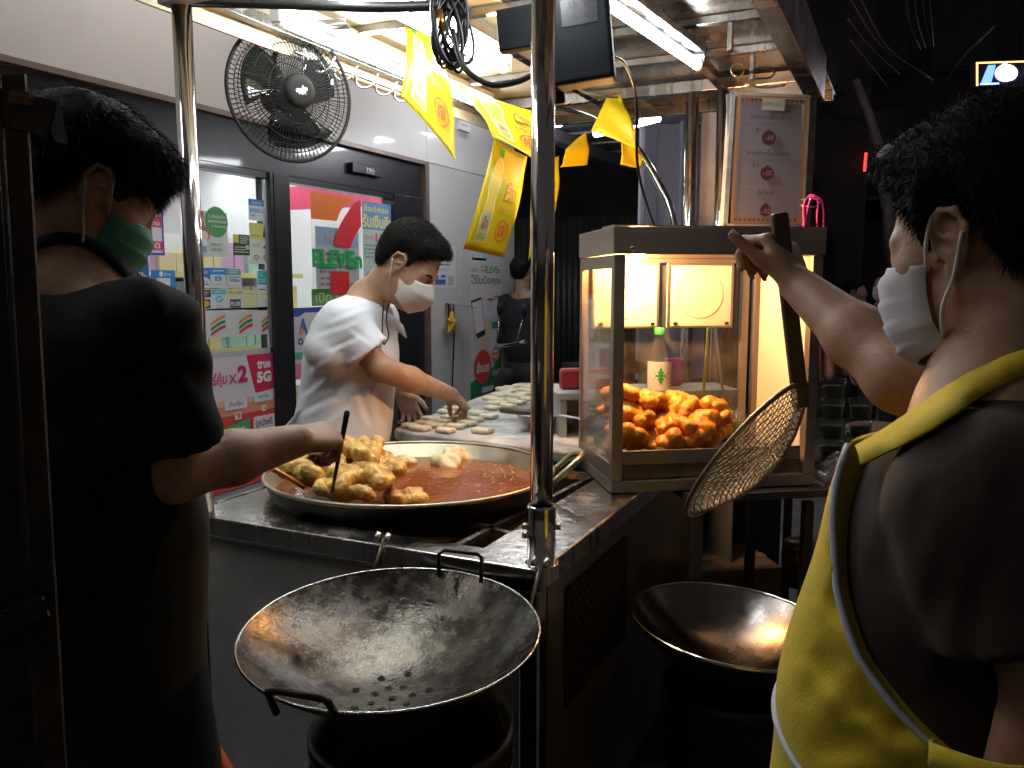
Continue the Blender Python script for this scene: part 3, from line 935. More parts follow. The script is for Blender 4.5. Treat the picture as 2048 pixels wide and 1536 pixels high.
# posts with sleeves
def post(x, y, z0, z1, r, sleeve=False):
    p = MB().tube([(x, y, z0), (x, y, z1)], r, 20).build("post", M_pipe, cart)
    if sleeve:
        MB().lathe([(r + .001, .118), (r + .006, .118), (r + .006, .112), (r + .0055, 0), (r + .012, -.0)], (x, y, ZT + .0005), 24).build("sleeve", M_pipe, p)
        for dz, an in ((.075, 3.6), (.075, .4), (.06, 3.9)):
            d = V(math.cos(an), math.sin(an), 0)
            MB().tube([V(x, y, ZT + dz) + d * (r + .004), V(x, y, ZT + dz) + d * (r + .016)], .007, 8).build("bolt", M_steel, p)
    return p


post(-.629, 1.46, ZT, 2.08, .0225, True)
post(-1.527, 1.462, ZT - .3, 2.08, .0225)
post(-.735, 3.06, ZT, 2.08, .0225)
post(-.633, 3.10, ZT, 2.08, .0225)
MB().bb(-.715, -.655, 3.125, 3.14, 1.55, 2.02).build("post_plate", mat("brown_steel_plate", (.20, .16, .14), .4, .8, var=.3, vscale=6), cart)
# roof frame
def rail(a, b, w=.03, h=.04, m=None, nm="roof_rail"):
    return MB().beam(a, b, w, h).build(nm, m or M_steel, cart, bevel=.002)


rail((-1.56, 1.44, 2.045), (-.29, 1.44, 2.045), .035, .04, M_steel_dk)
rail((-1.64, 3.10, 2.11), (-.30, 3.10, 2.11))
rail((-1.64, 3.52, 2.12), (-.30, 3.52, 2.12))
for x in (-.632, -1.11, -1.60):
    rail((x, 1.30, 2.10), (x, 3.60, 2.10), .032, .03)
for y in (1.75, 2.08, 2.42, 2.76):
    rail((-1.59, y, 2.128), (-.30, y, 2.128), .026, .022)
for y in (2.42, 2.78):
    rail((-.48, y, 2.128 - .012), (-.48, y + .001, 2.04), .014, .02, nm="drop_bar")
MB().bb(-1.64, -1.01, 1.28, 3.62, 2.141, 2.147).build("roof_sheet", M_cream, cart)
ny = 9
for i in range(ny):
    y0 = 1.28 + i * (3.62 - 1.28) / ny
    MB().bb(-1.008, -.30, y0 + .002, y0 + (3.62 - 1.28) / ny - .002, 2.141, 2.146).build("roof_panel", M_roofst, cart)
M_fasc = mat("fascia_steel", (.34, .27, .30), .3, .9, var=.25, vscale=5, rvar=.1)
MB().bb(-.30, -.292, 1.28, 3.12, 2.02, 2.17).build("side_fascia", M_fasc, cart, bevel=.002)
MB().bb(-.345, -.3005, 1.28, 3.119, 2.02, 2.028).build("fascia_lip", M_steel, cart)
MB().bb(-.62, -.3008, 3.112, 3.12, 2.02, 2.13).build("end_fascia", M_roofst, cart)
MB().bb(-1.65, -1.641, 1.28, 3.62, 2.05, 2.16).build("side_fascia", M_cream, cart)
# hoop pipe behind the display case
hp = [at(1040, 205, y=3.3), at(1120, 212, y=3.3), at(1200, 238, y=3.3), at(1270, 295, y=3.3), at(1318, 370, y=3.3), at(1345, 440, y=3.3), at(1362, 560, y=3.3)]
MB().tube(spline(hp, 5), .0175, 12).build("hoop_pipe", M_pipe, cart)
# stays hung from the counter edge, and their clips
M_wire = mat("galvanised_wire", (.62, .61, .58), .3, 1.0)
for a, b in (((768, 1078), (742, 1160)), ((1083, 1128), (1055, 1230))):
    p, q_ = at(*a, y=Y0 - .012), at(*b, y=Y0 - .02)
    MB().tube([p, q_, q_ + (q_ - p) * 1.1], .0035, 8).build("stay_wire", M_wire, cart)
    for dx in (-.012, .012):
        MB().tube([p + V(dx, 0, .012), p + V(dx, -.012, 0)], .006, 8).build("clip", M_wire, cart)
# hook rail along the left roof edge
hr = MB().tube([(-1.61, 1.95, 2.055), (-1.61, 2.75, 2.055)], .006, 8).build("hook_rail", M_wire, cart)
for i in range(6):
    y = 2.02 + i * .11
    MB().tube(spline([(-1.61, y, 2.055), (-1.615, y + .01, 2.03), (-1.60, y + .03, 2.02), (-1.575, y + .045, 2.035), (-1.56, y + .05, 2.065)], 4), .004, 6).build("hook", M_wire, hr)
br = [at(600, 48, z=2.09), at(690, 42, z=2.09), at(697, 52, z=2.09), at(640, 58, z=2.09)]
MB().tube(br, .007, 8).build("lamp_bracket", mat("dull_steel"), cart)
# rings and hooks under the right overhang
for px, py, r in ((1418, 68, .022), (1475, 140, .02)):
    c = at(px, py, d=2.55)
    MB().tube(arc(c, r, .6, 6.2, 20, (CR, CU)), .0025, 6).build("hanging_ring", M_wire, cart)
MB().tube(spline([at(1500, 145, d=2.6), at(1520, 135, d=2.6), at(1548, 142, d=2.6), at(1540, 155, d=2.6), at(1505, 158, d=2.6)], 4), .003, 6).build("wire_hook", M_cable, cart)
MB().tube(spline([at(1490, 168, d=2.6), at(1530, 175, d=2.6), at(1570, 170, d=2.6)], 4), .004, 6).build("wire_hook", M_wire, cart)

# ------------------------------------------------------------------ tube lamps under the roof
M_tube = emat("tube_glow", (.90, .97, 1.0), 78.0)


def tube_lamp(a, b, label, housing, s=None):
    a, b = V(a), V(b)
    d = nrm(b - a)
    l = empty("tube_lamp", (a + b) / 2, label, "lamp", "tube lamps under the stall roof")
    MB().tube([a + d * .02, b - d * .02], .0135, 14).build("tube", s or M_tube, l)
    for p, sg in ((a, 1), (b, -1)):
        MB().tube([p, p + d * .022 * sg], .016, 14).build("end_cap", mat("lamp_white", (.75, .75, .72), .4), l)
        MB().box(p + V(0, 0, .022) - d * .004 * sg, (.03, .008, .06), frame_of(d)[0:1] + (d, V(0, 0, 1))).build("lamp_holder", mat("lamp_white"), l)
    MB().beam(a + V(0, 0, .042), b + V(0, 0, .042), .05, .022).build("housing", housing, l, bevel=.004)
    return l


tube_lamp((-.69, 1.50, 2.036), (-.597, 2.556, 2.045), "bright white tube lamp under the roof above the display case", M_steel)
tube_lamp((-1.175, 1.22, 2.06), (-1.142, 2.362, 2.05), "white tube lamp in a cream housing behind the tangled cables", mat("cream_housing", (.66, .6, .4), .4))
tube_lamp((-1.50, 1.75, 2.075), (-1.50, 2.95, 2.075), "white tube lamp along the cream roof edge above the hanging fan", M_cream, emat("tube_glow_far", (.92, .97, 1.0), 45.0))

# ------------------------------------------------------------------ hanging fan
fc = at(582, 187, d=2.40)
fn_ = nrm(-CF * math.cos(rad(41)) + CR * math.sin(rad(41)) - CU * .12)
fx = nrm(np.cross(CU, fn_)); fy = np.cross(fn_, fx)
FA = (fx, fy, fn_)
fan = empty("hanging_fan", fc, "black wire guarded fan hanging from the left roof edge", "fan")
M_blackp = mat("black_plastic", (.009, .010, .010), .65, spec=.2, var=.3, vscale=10)
FR = .19
prof = lambda r: .055 * (1 - (r / FR) ** 2.4)           # bulge of the guard
gd = MB()
NS = 84
for k in range(NS):
    for sg, tw in ((1, .22), (-1, -.12)):
        pts = []
        for i in range(7):
            r = .045 + (FR - .045) * i / 6
            th = 2 * math.pi * k / NS + tw * (r - .045) / FR * (1 if sg > 0 else 1)
            z = prof(r) if sg > 0 else -prof(r) * .8
            pts.append(fc + fx * r * math.cos(th) + fy * r * math.sin(th) + fn_ * z)
        gd.tube(pts, .0011, 4, cap=False)
for r in (.09, .135, .165):
    for sg in (1, -.8):
        gd.tube(arc(fc + fn_ * prof(r) * sg, r, 0, 2 * math.pi * 47 / 48, 47, FA), .0014, 5, closed=True)
gd.build("guard", M_blackp, fan)
MB().tube(arc(fc, FR + .001, 0, 2 * math.pi * 63 / 64, 63, FA), .0055, 8, closed=True).build("guard_rim", M_blackp, fan)
cap = MB().lathe([(.0001, .012), (.03, .012), (.042, .008), (.048, 0), (.048, -.012), (.03, -.014)], fc + fn_ * .055, 32, FA).build("centre_cap", mat("fan_cap", (.006, .0065, .0065), .7, spec=.2), fan)
e = Sheet("cap_emblem", fc + fn_ * .0675 - fx * .02 - fy * .015, fx * .04, fy * .03, (.02, .022, .022), None, None, parent=cap, thick=.0004, panel=mat("fan_cap"))
e.poly([(.05, .45), (.2, .6), (.3, .55), (.5, .7), (.55, .98), (.7, .8), (.9, .85), (.95, .6), (.8, .45), (.85, .2), (.7, .25), (.6, .1), (.45, .2), (.35, .05), (.25, .25), (.1, .2)], (.5, .6, .52)).done()
for k in range(3):
    th0 = k * 2 * math.pi / 3 + .5
    def blade(a, b):
        r = .045 + (.155 - .045) * b
        th = th0 + (a - .5) * (1.5 - .2 * b) + .35 * b
        return fc + fx * r * math.cos(th) + fy * r * math.sin(th) + fn_ * ((a - .5) * .05)
    MB().grid(blade, 8, 6).build("blade", thin_glass("smoke_blade", (.30, .34, .34), refl=.05), fan, solid=.002)
MB().lathe([(.0001, .02), (.04, .02), (.045, 0), (.05, -.05), (.046, -.11), (.03, -.13), (.0001, -.13)], fc, 24, FA).build("motor_housing", M_blackp, fan)
top = fc + fy * .2
MB().tube(spline([fc - fn_ * .1, fc - fn_ * .1 + V(0, 0, .12), V(top) + V(0, 0, .03), V(top) + V(.01, .02, .10)], 5), .008, 8).build("hanger", M_blackp, fan)
for i in range(4):
    c = V(top) + V(.02 * i - .02, .01 * i, .045 + .01 * (i % 2))
    MB().tube(arc(c, .02, 0, 5.8, 16, (CR, CU)), .003, 6).build("tie_wire", M_cable, fan)

# ------------------------------------------------------------------ sockets, cables
bd = 1.72
ox = empty("socket_box", at(1150, 80, d=bd), "black electric socket box on the corner post under the roof", "socket box")
bc = at(1150, 66, d=bd)
BAX = (nrm(CR + CU * .08 - CF * .25), nrm(CU - CR * .09), None)
bn = nrm(np.cross(BAX[0], BAX[1])); BAX = (BAX[0], nrm(np.cross(bn, BAX[0])), bn)
M_boxp = mat("black_box_plastic", (.008, .010, .014), .6, var=.3, spec=.2)
MB().box(bc, (.152, .22, .05), BAX).build("box", M_boxp, ox, bevel=.008, bseg=3)
soc = Sheet("socket_plate", bc + bn * .0262 - BAX[0] * .022 + BAX[1] * .005, BAX[0] * .075, BAX[1] * .055, (.022, .018, .02), None, None, parent=ox, thick=.002)
for a in (.22, .62):
    for b_ in (.28, .72):
        soc.rect(a, b_, a + .05, b_ + .16, (.005, .005, .005)).rect(a + .14, b_, a + .19, b_ + .16, (.005, .005, .005)).disc(a + .1, b_ - .06, .03, .05, (.005, .005, .005))
soc.done("slots")
MB().box(bc - BAX[0] * .112 + BAX[1] * .038 - bn * .02, (.11, .09, .025), BAX).build("side_plate", M_boxp, ox, bevel=.004)
MB().box(bc - BAX[0] * .062 - BAX[1] * .0 - bn * .036, (.05, .26, .02), BAX).build("post_bracket", M_boxp, ox, bevel=.004)
cb = empty("cable_bundle", at(905, 60, d=1.75), "tangled bundle of black cables hanging from the roof rail", "cables")
for i in range(16):
    r1 = random.uniform(.02, .04); r2 = random.uniform(.05, .085)
    c = at(900 + random.uniform(-12, 18), 48 + random.uniform(-12, 25), d=1.74 + random.uniform(-.03, .03))
    tl = random.uniform(-.3, .3)
    A0 = nrm(CR + CF * random.uniform(-.6, .6)); A1 = nrm(CU + CR * tl)
    pts = [c + A0 * r1 * math.cos(2 * math.pi * j / 24) + A1 * r2 * math.sin(2 * math.pi * j / 24) for j in range(24)]
    MB().tube(pts, random.choice((.0028, .0035, .0045)), 6, closed=True).build("cable_loop", M_cable, cb)
MB().tube([at(880, 20, d=1.71), at(884, 60, d=1.71)], .006, 8).build("copper_clip", mat("copper", (.7, .3, .08), .3, 1.0), cb)


def cable(pts, r, label, m=None):
    return MB().tube(spline(pts, 6), r, 8).build("power_cable", m or M_cable, label=label, cat="cable")


cable([at(905, 60, d=1.72), at(925, 130, d=1.7), at(975, 168, d=1.68), at(1030, 165, d=1.66), at(1085, 140, d=1.66)], .0062, "thick black cable sagging from the tangle to the corner post")
cable([at(1218, 110, d=1.75), at(1250, 130, d=1.85), at(1272, 200, d=2.0), at(1275, 330, d=2.1), at(1300, 430, d=2.15), at(1322, 475, d=2.16), at(1328, 508, d=2.2)], .0036, "black lamp cable running from the socket box down into the display case")
cable([at(1142, 168, d=1.8), at(1180, 190, d=2.2), at(1235, 195, d=2.7)], .003, "short thin cable behind the socket box")
cable([at(330, 2, d=1.9), at(560, 8, d=1.88), at(760, 14, d=1.82), at(900, 10, d=1.74)], .012, "thick dark cable strapped along the front roof rail")
# ------------------------------------------------------------------ frying pan, oil, dough
M_pan = mat("pan_steel", (.46, .42, .31), .38, .95, var=.25, vscale=10, bump=.08, bscale=30, rvar=.12)
M_iron = mat("black_iron", (.030, .028, .027), .42, .75, var=.4, vscale=12, bump=.12, bscale=50, rvar=.15)
pan = empty("frying_pan", (PCX, PCY, PZ), "very large round frying pan of hot oil set into the cart", "frying pan")
MB().lathe([(PR, 0), (PR - .006, -.004), (PR - .035, -.06), (PR - .07, -.10), (PR - .16, -.13), (.0001, -.14)], (PCX, PCY, PZ), 72).build("bowl", M_pan, pan)
MB().lathe([(PR + .001, -.0005), (PR - .028, -.062), (PR - .064, -.104), (PR - .155, -.135), (.0001, -.145)], (PCX, PCY, PZ - .003), 64).build("underside", M_soot, pan)
MB().tube(arc((PCX, PCY, PZ), PR, 0, 2 * math.pi * 95 / 96, 95, np.eye(3)), .0055, 8, closed=True).build("rim", M_pan, pan)
for an in (rad(22), rad(190)):
    dr = V(math.cos(an), math.sin(an), 0); sd = V(-dr[1], dr[0], 0); c = V(PCX, PCY, PZ)
    MB().tube(spline([c + dr * (PR - .01) + sd * .07 + V(0, 0, -.025), c + dr * (PR + .05) + sd * .065 + V(0, 0, .03), c + dr * (PR + .075) + sd * .02 + V(0, 0, .045), c + dr * (PR + .075) - sd * .02 + V(0, 0, .045), c + dr * (PR + .05) - sd * .065 + V(0, 0, .03), c + dr * (PR - .01) - sd * .07 + V(0, 0, -.025)], 5), .0085, 10).build("loop_handle", M_pan, pan)
M_oil = mat("hot_oil", (.23, .066, .014), .10, 0, var=.4, vscale=7, bump=.22, bscale=18, coat=.15, spec=.5)
OZ = PZ - .042
MB().lathe([(PR - .0245, 0), (PR - .10, .0), (PR - .2, .0), (.0001, 0)], (PCX, PCY, OZ), 72).build("cooking_oil", M_oil, label="brown bubbling cooking oil filling the large frying pan", cat="oil")
# flames of the burner
fl = MB()
for i in range(26):
    an = 2 * math.pi * i / 26
    c = V(PCX + .13 * math.cos(an), PCY - .06 + .13 * math.sin(an), .615)
    h = random.uniform(.04, .07)
    fl.lathe([(.004, 0), (.010, h * .3), (.006, h * .65), (.0004, h)], c, 6)
fl.build("burner_flame", emat("flame", (1.0, .35, .08), 7.0), label="ring of gas flames burning under the large frying pan", cat="flame")

# fried dough: two fat sausages joined side by side, knobbly
M_fry = mat("fried_dough", (.93, .31, .03), .4, var=.5, vscale=20, bump=.45, bscale=55, spec=.4, sss=.12)
M_fry2 = mat("golden_fried_dough", (.80, .46, .12), .32, var=.6, vscale=32, bump=.5, bscale=75, spec=.45, sss=.1)
M_pale = mat("pale_frying_dough", (.76, .64, .38), .4, var=.25, vscale=14, bump=.18, bscale=34, sss=.15)
FRY = []
for s in range(5):
    rs = random.Random(20 + s)
    pr_ = []
    bend, tw = rs.uniform(-.012, .014), rs.uniform(-.5, .5)
    for sg in (-1, 1):
        p, rr = [], []
        for j in range(5):
            t = j / 4 - .5
            y = .0165 * sg * (1 + .22 * abs(t) * rs.uniform(0, 2))
            p.append(V(t * rs.uniform(.078, .092), y * math.cos(tw * t) + rs.uniform(-.002, .002), bend * (1 - 4 * t * t) + y * math.sin(tw * t) + rs.uniform(-.003, .003)))
            rr.append(rs.uniform(.0195, .0265))
        for i in range(4): pr_.append(P_cone(p[i], p[i + 1], rr[i], rr[i + 1], .006))
    o = solid_obj("fried_dough", pr_, .0042, M_fry, mod=lambda d, X, s=s: d + .0026 * wob(X, 110, s * 3.1) + .0014 * wob(X, 230, s))
    FRY.append(o.data)
    bpy.data.objects.remove(o)


def food(name, me, p, sc, rot, m, label, cat, group):
    o = bpy.data.objects.new(name, me)
    COL.objects.link(o)
    o.location = Vector([float(c) for c in p])
    o.rotation_euler = rot
    o.scale = (sc, sc, sc)
    if m is not None and me.materials[0] is not m:
        o.material_slots[0].link = 'OBJECT'
        o.material_slots[0].material = m
    return tag(o, label, cat, group)


R_ = lambda a: random.uniform(-a, a)
# heap being lifted at the left of the pan
heap = [(606, 935, 2.06, 1.0), (640, 948, 2.03, 1.1), (690, 962, 2.00, 1.05), (745, 945, 2.05, 1.1), (775, 940, 2.1, 1.0), (625, 920, 2.12, 1.0), (672, 925, 2.04, 1.15), (720, 910, 2.1, 1.05),
        (695, 890, 2.16, 1.0), (738, 898, 2.18, 1.0), (660, 905, 2.14, 1.0), (765, 915, 2.2, .95), (710, 985, 1.98, .8), (655, 975, 1.99, .85)]
for i, (px, py, d, s) in enumerate(heap):
    food("fried_dough", FRY[i % 5], at(px, py + 6, d=d), s * .86, (R_(.6), R_(.5), R_(3)), M_fry2, "golden fried dough stick heaped on the skimmer at the edge of the pan", "fried dough", "dough heaped at the edge of the pan")
food("fried_dough", FRY[1], at(812, 993, z=OZ + .012), .82, (.2, .1, .9), M_fry2, "single golden fried dough stick floating nearest the front pan rim", "fried dough", "dough floating in the oil")
for i, (px, py, lb) in enumerate(((812, 922, "small pale dough piece floating beside the golden heap"), (893, 925, "pale puffed dough piece in the floating pair, nearer the heap"), (918, 912, "pale puffed dough piece in the floating pair, nearer the corner post"))):
    food("frying_dough", FRY[(i + 2) % 5], at(px, py, z=OZ + .008), (.5, .8, .75)[i], (.3 * i, .15, (.3, -.4, 1.2)[i]), M_pale, lb, "fried dough", "dough floating in the oil")
# foam where the pieces fry
bu = MB()
for _ in range(420):
    c_ = random.choice([(812, 995), (820, 924), (900, 928), (925, 918), (700, 985), (640, 985), (770, 960), (990, 950), (960, 975), (1010, 935)])
    p_ = at(c_[0] + random.gauss(0, 26), c_[1] + random.gauss(0, 7), z=OZ)
    if (p_[0] - PCX) ** 2 + (p_[1] - PCY) ** 2 > (PR - .03) ** 2: continue
    r_ = random.uniform(.0012, .0038)
    bu.lathe([(r_, -.0002), (r_ * .8, r_ * .55), (r_ * .3, r_ * .9), (.00005, r_ * .95)], p_, 7)
bu.build("oil_bubbles", mat("oil_foam", (.50, .27, .10), .12, coat=.5), kind="stuff", label="small bubbles of foam on the hot oil", cat="bubbles")
# skimmer under the heap
sk = empty("wire_skimmer", at(700, 985, d=2.0), "round wire skimmer holding the golden dough heap in the pan", "skimmer")
rc_ = at(690, 950, z=OZ + .01); rc_[1] -= .0
MB().tube(arc(rc_, .125, 0, 2 * math.pi * 39 / 40, 39, (V(1, 0, .05), V(0, 1, .0))), .004, 6, closed=True).build("rim", M_pan, sk)
ms = MB()
for i in range(-9, 10):
    h = math.sqrt(max(.0, .125 ** 2 - (i * .013) ** 2))
    ms.tube([rc_ + V(i * .013, -h, 0), rc_ + V(i * .013, 0, -.02), rc_ + V(i * .013, h, 0)], .0011, 4)
    ms.tube([rc_ + V(-h, i * .013, 0), rc_ + V(0, i * .013, -.02), rc_ + V(h, i * .013, 0)], .0011, 4)
ms.build("mesh", M_pan, sk)
MB().tube([at(608, 975, d=1.98), at(582, 958, d=1.95), at(545, 938, d=1.9)], .006, 8).build("handle", mat("copper_handle", (.55, .22, .07), .35, .7), sk)

# ------------------------------------------------------------------ floured board and raw dough
BZ = .905
def M_flour_board():
    m = mat("floured_board", (.78, .77, .74), .85, col2=(.06, .062, .066), vscale=4.2, bump=.08, bscale=50, contrast=.35)
    return m


cor = [V(-1.575, 2.336), V(-.845, 2.245), V(-1.12, 3.84), V(-1.76, 3.78)]
def rounded(c, r, n=6):
    out = []
    for i in range(len(c)):
        p, a, b = c[i], nrm(c[i - 1] - c[i]), nrm(c[(i + 1) % len(c)] - c[i])
        for k in range(n + 1):
            t = k / n
            out.append((1 - t) ** 2 * (p + a * r) + 2 * t * (1 - t) * p + t * t * (p + b * r))
    return out


rp = rounded(cor, .07)
b = MB()
nb = len(rp)
b.add([(p[0], p[1], BZ) for p in rp] + [(p[0], p[1], BZ - .035) for p in rp], [tuple(range(nb)), tuple(range(2 * nb - 1, nb - 1, -1))] + [(i, nb + i, nb + (i + 1) % nb, (i + 1) % nb) for i in range(nb)])
b.build("kneading_board", M_flour_board(), bevel=.008, label="long dark board dusted with flour at the back of the cart", cat="board", bseg=3)
tr = MB()
tr.bb(-1.50, -.82, 2.30, 3.7, ZT + .001, BZ - .036)
tr.build("board_support", M_steel_dk, cart)
M_raw = mat("raw_dough", (.72, .65, .47), .6, var=.14, vscale=30, bump=.06, bscale=50, sss=.08)
RAW = []
for s in range(3):
    rs = random.Random(50 + s)
    pr_ = [P_cone((-.030, 0, .0), (.030, 0, .0), .0165, .0165, .01), P_cone((-.028, .012, -.001), (.028, .014, 0), .014, .015, .01), P_cone((-.03, -.012, -.001), (.03, -.010, 0), .014, .014, .01)]
    o = solid_obj("raw_dough", pr_, .0045, M_raw, mod=lambda d, X, s=s: np.maximum(d + .0018 * wob(X, 70, s * 5), np.maximum(X[:, 2] - .011 + 6 * X[:, 1] ** 2, np.maximum(-.010 - X[:, 2], np.abs(X[:, 0]) - .036 - .004 * wob(X, 60, s)))), smooth_it=1)
    RAW.append(o.data)
    bpy.data.objects.remove(o)
raws = [(821, 851), (840, 856), (871, 851), (891, 860), (911, 852), (965, 861), (860, 838), (881, 843), (901, 835), (891, 823), (907, 817), (934, 846), (977, 832), (988, 806), (1016, 811), (1037, 804), (981, 796), (1000, 790), (1012, 785), (1039, 792), (1027, 781), (1045, 780), (1054, 775), (1117, 784), (1129, 782), (1115, 772), (1141, 776), (1057, 797), (1040, 772), (1100, 776), (1135, 790), (998, 800), (850, 846), (918, 828), (925, 815), (946, 838), (955, 826), (1005, 778), (1022, 790), (1045, 788), (1060, 782), (1105, 792), (1122, 778), (1145, 783), (1020, 775), (1066, 772), (1090, 784), (985, 815), (1003, 806), (1024, 800)]
for i, (px, py) in enumerate(raws):
    p = at(px, py, z=BZ + .010)
    food("raw_dough", RAW[i % 3], p, random.uniform(.80, .98), (0, 0, rad(-12) + R_(.22)), None, "pale raw dough piece cut and set out on the floured board", "dough", "raw dough pieces on the floured board")
# steel bowl of flour, spatula, cloth covered dough
bw = V(-1.10, 2.56, BZ)
bowl = empty("mixing_bowl", bw, "small steel bowl of flour on the kneading board by the corner post", "bowl")
MB().lathe([(.034, .001), (.04, .001), (.075, .03), (.093, .058), (.098, .06), (.093, .0605), (.073, .034), (.038, .006), (.0001, .005)], bw, 40).build("shell", M_steel, bowl)
MB().lathe([(.085, .046), (.06, .056), (.03, .066), (.0001, .07)], bw, 28).build("flour", mat("flour", (.78, .76, .72), .9, bump=.2, bscale=60), bowl)
p0, p1 = at(1003, 820, d=2.78), at(1078, 827, d=2.66)
MB().tube([p0, p0 + (p1 - p0) * .25, p1], [.010, .0115, .009], 10).build("wooden_pestle", mat("dark_wood", (.05, .035, .028), .5, var=.3, vscale=20), label="dark wooden stick lying across the steel bowl", cat="stick")
cl = at(1148, 820, z=BZ + .03)
solid_obj("cloth_bundle", [P_ell(cl, (.13, .17, .055), k=.03), P_ell(cl + V(-.02, -.16, -.015), (.07, .06, .032), k=.04), P_ell(cl + V(-.03, .15, .0), (.07, .12, .045), k=.04), P_ell(cl + V(-.08, .02, -.01), (.05, .14, .03), k=.04)], .007,
          mat("flour_cloth", (.72, .68, .58), .9, var=.1, bump=.1, bscale=30), mod=lambda d, X: np.maximum(d + .006 * np.abs(wob(X, 28, 2)) + .003 * wob(X, 70, 1), BZ + .001 - X[:, 2]), loc=cl, label="cream cloth covering a lump of dough beside the display case", cat="cloth")
MB().beam(at(1118, 830, d=2.60), at(1165, 838, d=2.5), .02, .002).build("dough_scraper", mat("pale_plastic", (.6, .66, .8), .3), label="thin pale plastic scraper on the rim of the steel bowl", cat="scraper")

# ------------------------------------------------------------------ heated display case
cO, eW, eD = V(-.679, 2.038, 0), V(.822, .569, 0), V(-.569, .822, 0)
eZ = V(0, 0, 1)
KA = (eW, eD, eZ)
CWd, CDp = .575, .36
K = lambda a, b, z: cO + eW * a + eD * b + eZ * z
case = empty("display_case", K(CWd / 2, CDp / 2, ZT), "glass and steel heated display case of fried dough on the cart", "display case")
M_csteel = mat("case_steel", (.36, .30, .25), .42, .85, var=.1, vscale=4, rvar=.08)
M_cglass = thin_glass("case_glass", (.94, .93, .9), dirt=.10)


def kb(nm, a0, a1, b0, b1, z0, z1, m, par=None, bev=0.0, lb=None):
    o = MB().box(K((a0 + a1) / 2, (b0 + b1) / 2, (z0 + z1) / 2), (a1 - a0, b1 - b0, z1 - z0), KA).build(nm, m, par or case, bevel=bev)
    return o


kb("base", 0, CWd, 0, CDp, ZT + .001, ZT + .032, M_csteel, bev=.003)
# hood as a frame of four boards with a lid over the front part
kb("hood_board", -.004, CWd + .004, -.004, .008, 1.475, 1.545, M_csteel, bev=.002)
kb("hood_board", -.004, .008, .0085, CDp, 1.475, 1.545, M_csteel, bev=.002)
kb("hood_board", CWd - .008, CWd + .004, .0085, CDp, 1.475, 1.545, M_csteel, bev=.002)
kb("hood_board", .0085, CWd - .0085, CDp - .012, CDp, 1.475, 1.545, M_csteel, bev=.002)
kb("lid", -.004, CWd + .004, -.004, CDp * .30, 1.5455, 1.549, M_csteel)
for a in (0, CWd - .03):
    kb("corner_post", a, a + .03, 0, .028, ZT + .033, 1.474, M_csteel, bev=.002)
for a in (0, CWd - .03):
    kb("corner_post", a, a + .022, CDp - .022, CDp, ZT + .033, 1.474, M_csteel, bev=.002)
kb("middle_post", .505, .53, CDp - .018, CDp - .001, ZT + .033, 1.474, M_csteel, bev=.002)
kb("back_rail", .023, CWd - .031, CDp - .016, CDp - .002, 1.463, 1.474, M_csteel)
kb("glass_pane", .004, .008, .029, CDp - .023, ZT + .06, 1.47, M_cglass)
kb("side_frame", .001, .012, .029, CDp - .023, 1.44, 1.474, M_csteel)
kb("side_frame", .001, .012, .029, CDp - .023, ZT + .033, ZT + .075, M_csteel)
kb("glass_pane", .023, .50, CDp - .010, CDp - .007, ZT + .06, 1.454, M_cglass)
M_cpan = mat("enamel_board", (.74, .66, .52), .35, var=.07, vscale=6)
kb("side_board", CWd - .012, CWd - .004, .029, CDp - .023, ZT + .06, 1.474, M_cpan)
kb("card_notice", CWd - .0145, CWd - .0125, .06, .20, .94, 1.17, mat("cream_card", (.72, .66, .5), .6))
for a0, a1 in ((.030, .235), (.262, .470)):
    f = kb("back_board", a0, a1, CDp - .030, CDp - .022, 1.268, 1.462, M_cpan, bev=.002)
    for q in ((a0, a1, 1.268, 1.274), (a0, a1, 1.456, 1.462), (a0, a0 + .006, 1.2745, 1.4555), (a1 - .006, a1, 1.2745, 1.4555)):
        kb("board_frame", q[0], q[1], CDp - .034, CDp - .0305, q[2], q[3], M_csteel, f)
    MB().tube(arc(K((a0 + a1) / 2, CDp - .0305, 1.369), .072, 0, 2 * math.pi * 31 / 32, 31, (eW, eZ)), .001, 4, closed=True).build("disc_outline", mat("enamel_tan", (.6, .45, .3), .5), f)
    for a in (a0 + .02, a1 - .025): kb("clip", a, a + .012, CDp - .037, CDp - .0345, 1.276, 1.285, M_soot, f)
kb("tray", .035, CWd - .04, .012, .30, .925, .93, M_csteel)
kb("tray_wall", .032, CWd - .04, .006, .010, .925, .962, M_csteel, bev=.001)
kb("tray_wall", .032, .036, .011, .30, .925, .955, M_csteel)
kb("drawer", .034, CWd - .034, .012, .02, ZT + .035, .924, mat("drawer_wood", (.22, .14, .07), .55, var=.3, vscale=12), bev=.002)
MB().tube(arc(K(.045, -.006, 1.488), .006, 0, 5.9, 12, (eW, eZ)), .0015, 6).build("rivet_ring", mat("brass", (.7, .5, .25), .3, 1.0), case)
# the warm bulb under the hood
blb = empty("heat_bulb", K(.13, .20, 1.51), "warm glowing bulb tucked under the hood of the display case", "bulb")
MB().lathe([(.0001, -.034), (.014, -.030), (.024, -.016), (.026, 0), (.02, .016), (.012, .028)], K(.13, .21, 1.505), 18).build("glass", emat("bulb_glow", (1.0, .49, .155), 1150.0), blb)
MB().lathe([(.013, .028), (.013, .045), (.0001, .046)], K(.13, .21, 1.505), 14).build("socket", M_soot, blb)

